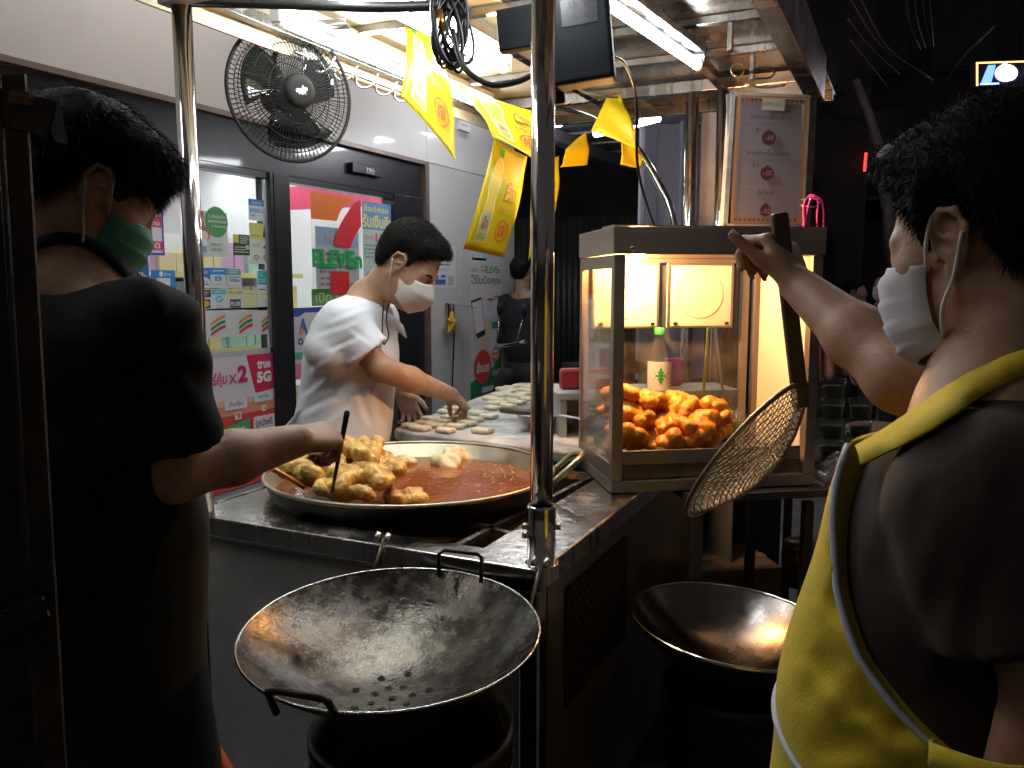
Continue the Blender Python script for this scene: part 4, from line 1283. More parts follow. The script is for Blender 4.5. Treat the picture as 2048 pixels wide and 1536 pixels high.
cased = [(1205, 800, 2.42, 1.15), (1240, 785, 2.36, 1.2), (1262, 820, 2.33, 1.1), (1215, 850, 2.36, 1.1), (1262, 868, 2.27, 1.25), (1345, 880, 2.28, 1.25), (1300, 808, 2.36, 1.25), (1318, 800, 2.40, 1.1), (1365, 812, 2.36, 1.1), (1335, 838, 2.32, 1.1), (1412, 808, 2.40, 1.1), (1432, 812, 2.38, 1.25), (1392, 845, 2.32, 1.35), (1425, 860, 2.33, 1.2), (1245, 835, 2.40, 1.2), (1300, 860, 2.36, 1.2), (1375, 870, 2.38, 1.2), (1195, 875, 2.34, 1.1), (1440, 825, 2.44, 1.1), (1228, 815, 2.45, 1.1), (1280, 795, 2.42, 1.1), (1290, 838, 2.30, 1.0), (1320, 862, 2.31, 1.05), (1365, 850, 2.29, 1.05), (1398, 872, 2.29, 1.05), (1230, 872, 2.31, 1.0), (1355, 795, 2.43, 1.0), (1275, 850, 2.36, 1.1), (1430, 842, 2.34, 1.05), (1340, 825, 2.42, 1.1), (1310, 885, 2.27, .95)]
for i, (px, py, d, s) in enumerate(cased):
    q_ = at(px, py + 8, d=d) - cO                       # keep every piece inside the glass and on the tray
    q_ = K(min(.49, max(.075, q_ @ eW)), min(.28, max(.07, q_ @ eD)), max(.968, q_[2]))
    food("fried_dough", FRY[(i * 2 + 1) % 5], q_, s * .74, (R_(.7), R_(.9), R_(3)), M_fry, "orange lit fried dough stick piled in the display case tray", "fried dough", "dough piled in the display case")
# bottle and cup behind the dough
def bottle(p, h, r, label, cap, nm="water_bottle", liquid=None, star=False):
    bo = empty(nm, p, label, "bottle")
    MB().lathe([(.0001, 0), (r * .9, 0), (r, .012), (r, h * .35), (r * .93, h * .40), (r, h * .45), (r, h * .68), (r * .75, h * .80), (r * .42, h * .90), (.013, h * .93), (.013, h * .95)], p, 24).build("shell", thin_glass("clear_plastic", (.93, .95, .95), dirt=.06, dirtcol=(.7, .7, .7)), bo)
    MB().lathe([(.0155, h * .945), (.016, h), (.0001, h)], p, 18).build("cap", cap, bo)
    return bo


M_capg = mat("green_cap", (.03, .30, .06), .4)
bp = K(.235, .315, .885)
bo = bottle(bp, .385, .036, "clear water bottle with green cap and star label inside the display case", M_capg)
lab = MB()
lab.grid(lambda a, b: bp + V(0, 0, .20 + .085 * b) + .0368 * (-CF * math.cos((a - .5) * 2.6) + CR * math.sin((a - .5) * 2.6)) * V(1, 1, 0), 14, 2)
lo_ = lab.build("label", mat("bottle_label", (.62, .66, .62), .5), bo)
sv = []
for i in range(12):
    r = .027 if i % 2 == 0 else .014
    a, b_ = math.sin(i * math.pi / 6) * r, math.cos(i * math.pi / 6) * r
    th = a / .0368
    sv.append(bp + V(0, 0, .243 + b_) + .0375 * (-CF * math.cos(th) + CR * math.sin(th)) * V(1, 1, 0))
ct = bp + V(0, 0, .243) - CF * V(1, 1, 0) * .0385
MB().add(sv + [ct], [(12, i, (i + 1) % 12) for i in range(12)]).build("star", mat("label_green", (.02, .30, .08), .5), lo_)


def cup(p, label, r=.036, h=.05, fill=(.34, .5, .08), lid=True, group="custard cups stacked by the case"):
    c = empty("custard_cup", p, label, "cup", group)
    MB().lathe([(.0001, 0), (r * .78, 0), (r * .98, h * .96), (r * 1.06, h * .98), (r * 1.06, h)], p, 24).build("shell", thin_glass("clear_plastic"), c)
    MB().lathe([(.0001, .002), (r * .76, .002), (r * .93, h * .72), (.0001, h * .72)], p, 20).build("custard", mat("green_custard", fill, .45, var=.2), c)
    if lid: MB().lathe([(r * 1.07, h + .001), (r * 1.07, h + .006), (r * .9, h + .008), (.0001, h + .008)], p, 24).build("lid", thin_glass("clear_plastic"), c)
    return c


cup(K(.44, .27, .925), "cup of green custard inside the display case behind the dough", .042, .09, (.10, .16, .03), group=None)
# things behind the case seen through the glass
MB().box(K(.10, .62, 1.085), (.20, .05, .07), KA).build("red_crate", mat("red_plastic", (.30, .02, .03), .4), label="red plastic crate seen through the display case glass", cat="crate", bevel=.01)
MB().box(K(.40, .64, 1.10), (.08, .04, .10), KA).build("pink_bag", mat("pink_plastic", (.5, .06, .22), .4), label="pink packet seen through the display case behind the bottle", cat="packet", bevel=.02)
MB().tube([K(.43, .45, .95), K(.45, .46, 1.29)], .005, 8).build("yellow_straw", mat("yellow_plastic", (.75, .6, .05), .4), label="yellow stick standing behind the display case glass", cat="stick")
MB().tube([K(.52, .46, .95), K(.47, .45, 1.25)], .004, 8).build("wooden_skewer", mat("skewer", (.5, .42, .33), .6), label="pale skewer leaning behind the display case glass", cat="skewer")
sb = empty("supply_shelf", K(.3, .65, 0), "dark shelf behind the display case carrying supplies", "shelf")
MB().box(K(.28, .62, 1.04), (.62, .22, .02), KA).build("board", M_steel_dk, sb)
MB().box(K(.28, .74, .55), (.62, .012, .98), KA).build("back", M_steel_dk, sb)
for a in (-.01, .57):
    MB().box(K(a, .62, .52), (.02, .2, 1.02), KA).build("upright", M_steel_dk, sb)

# ------------------------------------------------------------------ menu board standing on the case, seen from its back
mu, md = nrm(at(1615, 200, d=2.52) - at(1467, 190, d=2.50)), None
m00, m10, m01 = at(1450, 452, d=2.42), at(1602, 455, d=2.45), at(1466, 189, d=2.46)
mb_ = Sheet("menu_board", m00, m10 - m00, m01 - m00, (.135, .122, .138), "framed paper menu on the display case, its lettering showing reversed", "menu board", thick=.004, up=.0005)
for i in range(15):
    for b_ in (.025, .935):
        mb_.rect(.06 + i * .058, b_, .06 + i * .058 + .028, b_ + .03, (.06, .035, .02))
mb_.rect(.04, .015, .96, .03, (.27, .12, .03)).rect(.04, .06, .96, .07, (.27, .12, .03)).rect(.04, .925, .96, .933, (.27, .12, .03)).rect(.04, .967, .96, .98, (.27, .12, .03)).rect(.035, .015, .075, .98, (.27, .12, .03)).rect(.925, .015, .965, .98, (.30, .13, .04))
mb_.rect(.36, .87, .66, .96, (.36, .33, .24))
TXT, SP = (.03, .025, .03), (.07, .012, .015)
mir = lambda t, a0, b0, a1, b1, c, bo=0.0: mb_.text(t, a1, b0, a0, b1, c, bo)      # reversed: read from the far side
mir("เมนู MENU", .34, .89, .62, .935, (.16, .13, .08))
mir("ชุดเล็ก (เล็ก+สังขยา)", .22, .785, .76, .84, TXT, .01); mir("SMALL SET (5 pieces with custard)", .13, .748, .84, .772, (.08, .07, .08))
mir("小套", .29, .70, .38, .735, TXT)
for y, r, tx in ((.655, .075, "50.-"), (.385, .07, "70.-"), (.10, .055, "20.-")):
    mb_.disc(.47, y, .095 * r / .075, .045 * r / .06, SP).poly([(.40, y + .02), (.47, y + .065), (.55, y + .02)], SP)
    mir(tx, .41, y - .018, .53, y + .018, (.30, .22, .23))
mb_.rect(.14, .575, .82, .579, (.2, .18, .2)).rect(.1, .275, .76, .279, (.2, .18, .2))
mir("ชุดใหญ่ (เล็ก+สังขยา)", .18, .505, .74, .555, TXT, .01); mir("BIGSET (9 pieces with custard)", .13, .468, .78, .49, (.08, .07, .08)); mir("大套", .26, .425, .35, .46, TXT)
mir("น้ำเต้าหู้", .36, .205, .56, .255, TXT, .01); mir("SOY MILK", .37, .175, .53, .195, (.08, .07, .08))
mroot = mb_.done()
nn = nrm(np.cross(m10 - m00, m01 - m00)); U_, V_ = m10 - m00, m01 - m00
for a, b in (((0, 0), (1, 0)), ((0, 1), (1, 1)), ((0, 0), (0, 1)), ((1, 0), (1, 1))):
    p, q_ = m00 + U_ * a[0] + V_ * a[1], m00 + U_ * b[0] + V_ * b[1]
    MB().beam(p - nn * .012 + .006 * nrm(p - q_), q_ - nn * .012 + .006 * nrm(q_ - p), .014, .03, up=nn).build("frame_bar", mat("dull_frame", (.45, .42, .36), .4, .6, var=.3, vscale=15), mroot)
MB().box(m10 + V_ * .5 + nrm(U_) * .022 - nn * .04, (.03, np.linalg.norm(V_), .05), (nrm(U_), nrm(V_), nn)).build("side_box", mat("worn_white_box", (.36, .32, .24), .55, var=.4, vscale=14), mroot)

# pink strips hung on a wire beside the menu
ps = at(1625, 395, d=2.4)
pk = empty("pink_strips", ps, "bright pink plastic strips looped over a wire beside the menu", "plastic strips")
M_pink = mat("pink_strip", (.75, .03, .22), .4)
for pp in ([(1615, 396), (1608, 410), (1608, 455)], [(1622, 392), (1615, 420), (1609, 452)], [(1622, 392), (1636, 402), (1634, 430), (1635, 456)], [(1625, 392), (1642, 400), (1648, 425), (1647, 457)], [(1615, 394), (1625, 390), (1635, 396)]):
    MB().tube(spline([at(x, y, d=2.4 + R_(.02)) for x, y in pp], 5), .0035, 6).build("strip", M_pink, pk)
MB().tube(spline([at(1598, 400, d=2.42), at(1625, 398, d=2.38), at(1640, 405, d=2.4), at(1625, 414, d=2.4), at(1600, 410, d=2.42)], 5), .0013, 6).build("wire", M_wire, pk)

# ------------------------------------------------------------------ yellow flags hung on a line
FY = (.80, .62, .015)
M_flag = mat("flag_film", FY, .35, var=.05, sss=.0)
tn = M_flag.node_tree
trb = tn.nodes.new("ShaderNodeBsdfTranslucent"); trb.inputs[0].default_value = (*FY, 1)
mxs = tn.nodes.new("ShaderNodeMixShader"); mxs.inputs[0].default_value = .35
tn.links.new(tn.nodes["Principled BSDF"].outputs[0], mxs.inputs[1]); tn.links.new(trb.outputs[0], mxs.inputs[2])
tn.links.new(mxs.outputs[0], tn.nodes["Material Output"].inputs[0])


def flag(tl, tr, bl, br, label, bow=.02, back=False, prints=True, twist=0.0):
    """Curved sheet through four corners (photograph pixel + depth)."""
    c = [at(p[0], p[1], d=p[2]) for p in (bl, br, tl, tr)]
    nn_ = nrm(np.cross(c[1] - c[0], c[2] - c[0]))
    def cv(a, b):
        p = (c[0] * (1 - a) + c[1] * a) * (1 - b) + (c[2] * (1 - a) + c[3] * a) * b
        return p + nn_ * (bow * math.sin(math.pi * b) + twist * math.sin(math.pi * a) * (1 - b) + .004 * math.sin(9 * b + 4 * a))
    s = Sheet("yellow_flag", c[0], c[1] - c[0], c[2] - c[0], FY, label, "flag", "yellow advertising flags on a line", curve=cv, panel=M_flag, thick=.0005)
    if prints:
        G2, BR = (.02, .28, .06), (.30, .13, .02)
        f = (lambda x: 1 - x) if back else (lambda x: x)
        def R(a0, b0, a1, b1, col): s.rect(min(f(a0), f(a1)), b0, max(f(a0), f(a1)), b1, col)
        # bottle: pale outline, amber body, label, green cap
        q_ = [i / 12 for i in range(13)]
        wid = lambda t: .115 - .03 * math.exp(-((t - .48) / .08) ** 2) - (.07 * max(0, (t - .86) / .14))
        L_ = [(f(.30 - wid(t) - .02), .08 + .76 * t) for t in q_]; R2 = [(f(.30 + wid(t) + .02), .08 + .76 * t) for t in q_]
        s.strip(L_, R2, (.72, .68, .42))
        L_ = [(f(.30 - wid(t)), .09 + .74 * t) for t in q_]; R2 = [(f(.30 + wid(t)), .09 + .74 * t) for t in q_]
        s.strip(L_, R2, (.70, .48, .05))
        R(.19, .16, .41, .36, (.52, .42, .22)); R(.24, .86, .36, .94, G2); R(.22, .12, .38, .16, (.25, .4, .12))
        s.text("ผึ้ง", f(.24), .20, f(.37), .32, BR, .02)
        s.text("ผึ้ง", f(.58), .48, f(.86), .66, BR, .05); s.text("ผึ้ง", f(.60), .49, f(.84), .645, (.74, .42, .05), .01)
        s.text("น้ำผึ้งมะนาว", f(.56), .38, f(.88), .43, (.70, .16, .08), .01)
        s.ring(f(.74), .22, .15, .10, .14, (.70, .10, .03)); s.text("เจ", f(.66), .17, f(.82), .27, (.70, .10, .03), .04)
    s.done()
    return s


flag((806, 50, 2.30), (862, 60, 2.34), (800, 192, 2.15), (912, 318, 2.18), "yellow flag blown out nearest the fan, bright lamp glare across it", .03, back=False)
flag((905, 165, 2.35), (1070, 225, 2.4), (985, 275, 2.2), (1090, 330, 2.25), "yellow flag blown nearly level above the straight hanging flag", .015)
flag((988, 278, 2.3), (1054, 314, 2.34), (926, 498, 2.28), (1008, 515, 2.31), "yellow flag hanging straight with the honey drink bottle fully shown", .035)
flag((1215, 190, 2.75), (1240, 188, 2.78), (1182, 262, 2.7), (1280, 300, 2.72), "yellow flag with a pointed folded top in front of the far tube lamp", .01, prints=False)
flag((1238, 215, 2.85), (1278, 300, 2.9), (1240, 330, 2.85), (1282, 338, 2.9), "narrow yellow flag edge on beside the bent pipe", .01, prints=False)
flag((1130, 300, 2.9), (1172, 262, 2.95), (1120, 335, 2.9), (1176, 330, 2.95), "short yellow flag tail beyond the corner post", .01, prints=False)
flag((1062, 330, 2.9), (1118, 312, 2.95), (1056, 524, 2.9), (1112, 420, 2.95), "yellow flag half hidden behind the corner post", .01, prints=True)
gt = Sheet("cap_print", (0, 0, -5), (.01, 0, 0), (0, .01, 0), (.1, .1, .1), None, None) if False else None
MB().tube(spline([at(800, 40, d=2.32), at(860, 62, d=2.34), at(905, 160, d=2.36), at(1070, 226, d=2.42), at(1215, 190, d=2.75), at(1240, 188, d=2.8)], 6), .0012, 5).build("flag_line", M_cable, label="thin line the yellow flags hang from", cat="line")
# ------------------------------------------------------------------ people
def skin_mat(name, col, dk=.35):
    return mat(name, col, .5, col2=(col[0] * .80, col[1] * .66, col[2] * .62), vscale=26, bump=.10, bscale=210, sss=.10, spec=.38, detail=9)


M_hair = mat("black_hair", (.0055, .0055, .006), .6, var=.4, vscale=60, spec=.12)
M_nail = mat("finger_nail", (.55, .36, .29), .3, sss=.1)
NAILS = []


class Fr:
    """Body frame: right, forward, up."""
    def __init__(s, o, f, u=(0, 0, 1)):
        s.o, f, u = V(o), nrm(f), V(u)
        s.x = nrm(np.cross(f, u)); s.y = f; s.z = np.cross(s.x, s.y)
        s.A = (s.x, s.y, s.z)

    def __call__(s, x, y, z):
        return s.o + s.x * x + s.y * y + s.z * z

    def loc(s, X):
        return (X - s.o) @ np.array(s.A).T


def head_prims(h, k=1.0):
    c = lambda a, b, r1, r2=None, kk=.012, neg=False: P_cone(h(*(V(a) * k)), h(*(V(b) * k)), r1 * k, (r2 if r2 is not None else r1) * k, kk, neg)
    e = lambda a, r, kk=.015, neg=False, A=None: P_ell(h(*(V(a) * k)), V(r) * k, h.A if A is None else A, kk, neg)
    P = [e((0, -.012, .03), (.077, .097, .092)), e((0, .034, -.03), (.061, .060, .085), .03), e((0, .035, -.075), (.052, .048, .045), .03)]
    for s in (-1, 1):
        P += [c((.058 * s, -.004, -.045), (.024 * s, .07, -.095), .017, .016, .02), e((.038 * s, .056, -.022), (.025, .020, .024), .03), c((.012 * s, .083, .022), (.046 * s, .068, .020), .012, .010, .012)]
    P += [e((0, .077, -.098), (.022, .018, .018), .02), c((0, .084, .018), (0, .108, -.026), .008, .012, .012)]
    for s in (-1, 1):
        P += [e((.013 * s, .098, -.030), (.009, .010, .008), .006), e((.032 * s, .094, .002), (.017, .010, .010), .012, True), e((.031 * s, .075, .002), (.0145, .0135, .0125), .005)]
    P += [e((0, .091, -.060), (.022, .009, .006), .006), e((0, .089, -.070), (.019, .010, .007), .006)]
    for s in (-1, 1):
        # ear: a tilted leaf with rim and hollow
        rim = [(.071, .012, -.012), (.080, .012, .018), (.086, -.002, .034), (.088, -.020, .030), (.086, -.027, .010), (.081, -.020, -.012), (.074, -.006, -.032)]
        P += [e((.077 * s, -.006, .003), (.006, .019, .030), .006)]
        for a, b in zip(rim[:-1], rim[1:]):
            P.append(c((a[0] * s, a[1], a[2]), (b[0] * s, b[1], b[2]), .0048, .0048, .004))
        P += [e((.073 * s, -.002, -.030), (.006, .009, .010), .006), e((.084 * s, .0, .004), (.007, .009, .016), .004, True), c((.080 * s, .010, .012), (.083 * s, -.010, .0), .0035, .003, .004)]
    return P


def hair_obj(h, parent, k=1.0, thick=.016, line=None, strands=5000, ln=(.012, .03), seed=1, flow=(0, .2, -.6), vox=.0045, lumps=.004, top=.0):
    """Cap of hair around the skull, its lower edge given as height over the fore-aft position."""
    line = line or [(-.12, -.055), (-.085, -.062), (-.06, -.055), (-.045, -.03), (-.034, .012), (-.02, .034), (.0, .040), (.012, .036), (.017, -.002), (.030, .0), (.036, .035), (.055, .052), (.072, .078), (.12, .088)]
    ly, lz = np.array([a for a, b in line]) * k, np.array([b for a, b in line]) * k
    P = [P_ell(h(0, -.012 * k, .03 * k), V(.077, .097, .092) * k + thick, h.A, .015), P_ell(h(0, -.035 * k, .055 * k + top), V(.066, .072, .062) * k + thick * 1.15, h.A, .03), P_ell(h(0, .045 * k, .09 * k + top), V(.055, .045, .022) * k + thick * .7, h.A, .03)]
    P += [P_ell(h(0, -.055 * k, -.02 * k), V(.06, .05, .055) * k + thick * .5, h.A, .03)]

    def mod(d, X):
        q = h.loc(X)
        edge = np.interp(q[:, 1], ly, lz) - q[:, 2] + .006 * np.sin(q[:, 1] * 240 + q[:, 0] * 190) * 1.0
        taper = np.clip((q[:, 2] - np.interp(q[:, 1], ly, lz)) / .05, 0, 1)      # thin at the edge
        return np.maximum(d + lumps * wob(q, 85, seed) + .0008 * wob(q, 300, seed) + thick * .75 * (1 - taper), edge * .7)
    o = solid_obj("hair", P, vox, M_hair, parent, loc=h.o, mod=mod, smooth_it=1)
    # loose strands give the outline its frayed edge
    me = o.data
    n = len(me.vertices)
    co = np.zeros(n * 3); me.vertices.foreach_get("co", co); co = co.reshape(-1, 3)
    no = np.zeros(n * 3); me.vertices.foreach_get("normal", no); no = no.reshape(-1, 3)
    q = co @ np.array(h.A).T
    rs = np.random.RandomState(seed)
    ok = np.nonzero((co ** 2).sum(1) > (.085 * k) ** 2)[0]
    I = rs.choice(ok, strands)
    fl = np.array(h.A).T @ V(flow)
    vs, fs = [], []
    for i in I:
        p, nn_ = co[i], no[i]
        t = nn_ * rs.uniform(.1, .4) + fl * rs.uniform(.7, 1.2) + rs.normal(0, .16, 3)
        t = nrm(t); L = rs.uniform(*ln)
        sd = nrm(np.cross(t, rs.normal(0, 1, 3))) * .00035
        m = p + t * L * .5 + nn_ * L * .08
        e_ = p + t * L + V(0, 0, -.15) * L
        b = len(vs)
        vs += [p - nn_ * .002 - sd, p - nn_ * .002 + sd, m + sd * .8, m - sd * .8, e_]
        fs += [(b, b + 1, b + 2, b + 3), (b + 3, b + 2, b + 4)]
    s = MB(); s.add([V(v) + h.o for v in vs], fs, 0, True)
    s.build("hair_strands", M_hair, o, loc=h.o)
    return o


FING = [(.0275, .088, (.043, .026, .021), .0088), (.009, .091, (.047, .030, .022), .0090), (-.0095, .087, (.044, .028, .021), .0086), (-.0265, .078, (.034, .021, .018), .0076)]


def hand_prims(Wp, a, n, right=True, curl=((.3, .4, .3),) * 4, spread=.0, thumb=((.55, .75, -.25), (.8, .4, -.3), (.9, .2, -.35)), k=1.0):
    """Palm, four fingers and a thumb as one set of shapes."""
    a, n = nrm(a), V(n)
    n = nrm(n - a * np.dot(n, a))
    t = -np.cross(a, n) if right else np.cross(a, n)
    P = [P_ell(Wp + a * .052 * k + n * -.002, V(.036, .046, .0145) * k, (t, a, n), .012)]
    for off, L, ph, r in FING:
        P.append(P_cone(Wp + a * .012 * k + t * off * .55 * k, Wp + a * L * k + t * off * k, .0125 * k, .0105 * k, .008))
    P.append(P_cone(Wp + a * .014 * k + t * .012 * k - n * .004 * k, Wp + a * .05 * k + t * .03 * k - n * .009 * k, .014 * k, .011 * k, .012))
    for (off, L, ph, r), cu, sp in zip(FING, curl, (1, .3, -.4, -1.2)):
        p = Wp + a * L * k + t * off * k
        ang, d0 = 0.0, nrm(a + t * sp * spread)
        for i in range(3):
            ang += cu[i]
            d = d0 * math.cos(ang) - n * math.sin(ang)
            q = p + d * ph[i] * k
            P.append(P_cone(p, q, r * (1 - .07 * i) * k, r * (.94 - .09 * i) * k, .003))
            P.append(P_ell(p + (n * math.cos(ang) + d0 * math.sin(ang)) * .0012, r * (1.10 - .06 * i) * k, k=.003))
            p = q
        NAILS.append((p - d * .003 * k, d, n * math.cos(ang) + d0 * math.sin(ang), r * .74 * k))
    p = Wp + a * .028 * k + t * .020 * k - n * .008 * k
    for (da, dt, dn), L, r in zip(thumb, (.040, .031, .025), (.0125, .0105, .0092)):
        q = p + nrm(a * da + t * dt + n * dn) * L * k
        P.append(P_cone(p, q, r * k, r * .9 * k, .005))
        tdir = nrm(q - p)
        p = q
    NAILS.append((p - tdir * .002 * k, tdir, nrm(n + t * .5 - tdir * np.dot(n + t * .5, tdir)), .0070 * k))
    return P


def put_nails(person):
    for p, d, n_, r in NAILS:
        x = np.cross(d, n_)
        b = MB()
        b.grid(lambda a, c: p + d * (c - .35) * r * 2.1 + x * math.sin((a - .5) * 2.0) * r + n_ * (math.cos((a - .5) * 2.0) * r * 1.16 + .0004 - .6 * r * max(0, c - .6) ** 2), 6, 5)
        b.build("nail", M_nail, person, loc=p, solid=.0006)
    NAILS.clear()


def hit(px, py, prims, off=.004, d0=.5, d1=4.0):
    """First point along a pixel's line of sight where the body surface (grown by off) is met."""
    r = CF + CR * (px - CX) / FPX - CU * (py - CY) / FPX
    ts = np.linspace(d0, d1, 500)
    v = sdf_eval(prims, CC + ts[:, None] * r, .6) - off
    i = np.nonzero(v < 0)[0]
    return None if not len(i) else CC + r * ts[i[0]]


def crease(X, segs, d):
    """Cloth creases: valleys with a raised lip along segments given in pixels."""
    out = np.zeros(len(X))
    for (x0, y0), (x1, y1), w, dep in segs:
        a, b = at(x0, y0, d=d), at(x1, y1, d=d)
        ray = nrm((a + b) / 2 - CC)
        v = X - a; v = v - (v @ ray)[:, None] * ray
        ba = b - a; ba = ba - (ba @ ray) * ray
        L = np.linalg.norm(ba)
        t = np.clip(v @ ba / (L * L), 0, 1)
        e = v - t[:, None] * ba
        side = e @ nrm(np.cross(ray, ba))
        near = np.exp(-((X - (a + b) / 2) @ ray / .13) ** 2)
        f = np.sin(np.pi * np.clip(t, .0, 1)) ** .5
        r = np.sqrt((e ** 2).sum(1))
        out += dep * near * f * (np.exp(-(r / w) ** 2) - .8 * np.exp(-((side - 1.7 * w) / w) ** 2) * (r < 4 * w))
    return out


def surgical_mask(h, parent, m, k=1.0, rows=((.128 - .02, .004), (.118, -.045), (.096, -.112)), side=.0715):
    """Pleated cloth mask: a curved sheet from the nose to under the chin."""
    nu, nv = 20, 34
    def fn(a, b):
        th = (a - .5) * 2
        z = -.004 - .122 * (1 - b)
        fr = np.interp(b, [0, .12, .35, .6, .85, 1], [.084, .104, .113, .118, .115, .100])
        y = fr * math.sqrt(max(0, 1 - (abs(th) ** 2.2) * .86)) - .012 * abs(th)
        x = side * math.sin(th * 1.45) * np.interp(b, [0, .3, 1], [.86, 1.03, 1.0])
        z2 = z * (1 - .25 * abs(th) ** 2) - .014 * abs(th) ** 2
        return h(x * k, (y + .0036 * ((b * 4.0 + .3) % 1.0) * (1 - abs(th) ** 3)) * k, z2 * k)
    o = MB().grid(fn, nu, nv).build("face_mask", m, parent, loc=h.o, solid=.0016)
    return o, fn


def ear_loops(h, mask, fn, s, m, k=1.0, r=.0016):
    for sg in s:
        a = .5 + .5 * sg
        top, bot = V(fn(a, .93)), V(fn(a, .10))
        e0, e1, e2 = h(.083 * sg * k, .004 * k, .034 * k), h(.090 * sg * k, -.024 * k, .006 * k), h(.080 * sg * k, -.004 * k, -.036 * k)
        MB().tube(spline([top, (top + e0) / 2 + h.x * sg * .010, e0, h(.09 * sg * k, -.022 * k, .026 * k)], 5), r, 6).build("ear_loop", m, mask)
        MB().tube(spline([bot, (bot + e2) / 2 + h.x * sg * .012, e2, e1], 5), r, 6).build("ear_loop", m, mask)


def folds(X, fr, amp, seed, sx=18, sz=9):
    q = fr.loc(X)
    return amp * (np.sin(q[:, 2] * sz * 3 + 2.2 * np.sin(q[:, 0] * sx + seed) + q[:, 1] * sx) * .6 + np.sin(q[:, 0] * sx * 1.7 + q[:, 2] * sz * 1.6 + seed * 2) * .4)


def view_axes(px):
    """Horizontal line of sight through a pixel column, and its right."""
    f = nrm((CF * V(1, 1, 0)) + CR * (px - CX) / FPX)
    return f, nrm(np.cross(f, (0, 0, 1)))


# ---------------------------------------------------------------- cook in black at the left, seen from behind
Hc = at(176, 390, d=1.28)
vF, vR = view_axes(186)
fh = nrm(vR * .985 + vF * .17)
tilt = rad(30)
Lh = Fr(Hc, fh * math.cos(tilt) - V(0, 0, 1) * math.sin(tilt), V(0, 0, 1))
LN = at(150, 552, d=1.27)
Lb = Fr(LN, nrm(V(.15, .99, 0)))
shR, shL = Lb(.175, .0, -.085), Lb(-.175, .0, -.085)
elR, wrR = at(352, 945, d=1.27), at(592, 882, d=1.42)
elL, wrL = at(40, 1000, d=1.2), at(160, 1120, d=1.42)
M_skinL = skin_mat("skin_cook_black", (.47, .28, .18))
P = head_prims(Lh, 1.0) + [P_cone(Lh(0, -.035, -.05), LN + Lb.y * -.005, .056, .062, .03), P_cone(LN + V(0, 0, -.02), shR, .055, .05, .05), P_cone(LN + V(0, 0, -.02), shL, .055, .05, .05)]
P += [P_ell(Lb(0, .02, -.22), (.16, .10, .22), Lb.A, .05), P_ell(Lb(-.03, .02, -.42), (.11, .08, .18), Lb.A, .05)]
P += [P_cone(shR, elR, .048, .043, .03), P_cone(elR, elR * .55 + wrR * .45, .044, .042, .02), P_cone(elR * .55 + wrR * .45, wrR, .042, .029, .02)]
P += [P_cone(shL, elL, .05, .042, .03), P_cone(elL, wrL, .042, .03, .02)]
# fist round the stick, its back towards the camera
st0, st1 = at(694, 826, d=1.50), at(664, 985, d=1.80)
ha = nrm(at(668, 868, d=1.50) - wrR)
P += hand_prims(wrR + ha * .002, ha, nrm(-CF * .75 + CU * .45 - CR * .1), True, ((1.0, 1.5, .9), (1.1, 1.5, .9), (1.2, 1.5, .9), (1.25, 1.5, .9)), 0, ((.75, .5, -.5), (.9, .05, -.6), (.5, -.35, -.8)), 1.0)
P += hand_prims(wrL, nrm(wrL - elL), V(0, 0, 1), False, ((.6, .7, .5),) * 4)
PL = list(P)
personL = solid_obj("person", P, .0048, M_skinL, loc=V(LN[0], LN[1], 0), label="person in a black shirt and green mask stirring the pan, seen from behind", cat="person", pad=.02)
put_nails(personL)
hair_obj(Lh, personL, 1.0, .018, strands=24000, ln=(.010, .024), seed=3, flow=(.05, .45, -.45), top=.006, lumps=.002,
         line=[(-.12, -.045), (-.085, -.055), (-.06, -.05), (-.045, -.03), (-.034, .012), (-.02, .034), (.0, .040), (.012, .036), (.017, -.004), (.034, -.004), (.042, .02), (.06, .03), (.08, .035), (.12, .04)])
M_maskg = mat("green_mask", (.06, .26, .17), .75, var=.12, vscale=30, bump=.1, bscale=60)
mo, mf = surgical_mask(Lh, personL, M_maskg, 1.0)
ear_loops(Lh, mo, mf, (1, -1), mat("pale_elastic", (.5, .45, .38), .7), 1.0, .0022)
# glasses arm
M_blackc = mat("black_cotton", (.0065, .007, .008), .9, var=.3, vscale=12, bump=.15, bscale=30, spec=.2)
hemR = shR * .26 + elR * .74
S = [P_ell(Lb(0, .015, -.20), (.185, .125, .20), Lb.A, .06), P_ell(Lb(-.025, .02, -.42), (.175, .135, .22), Lb.A, .08), P_ell(Lb(-.05, .02, -.62), (.17, .14, .16), Lb.A, .08), P_cone(Lb(0, -.01, -.075), shR, .066, .070, .05), P_cone(Lb(0, -.01, -.075), shL, .066, .070, .05), P_flat(shR, hemR, .074, .084, .035), P_flat(shL, shL * .3 + elL * .7, .074, .08, .035)]
dR = nrm(elR - shR)


def modL(d, X):
    q = Lb.loc(X)
    d = d + folds(X, Lb, .0035, 1.0, 14, 7)
    e_ = X - Lb(.13, -.03, -.10)
    an = np.arctan2(e_ @ Lb.y, -(e_ @ Lb.z))
    d = d + .005 * np.sin(an * 8) * np.exp(-((np.sqrt((e_ ** 2).sum(1)) - .16) / .06) ** 2)
    neck = np.sqrt((q[:, 0] / 1.15) ** 2 + (q[:, 1] - .015) ** 2) - .088
    return np.maximum(d, -np.maximum(neck, -.065 - q[:, 2] + .15 * q[:, 1]))


solid_obj("shirt", S, .007, M_blackc, personL, loc=LN, mod=modL, smooth_it=2, keep_main=True)
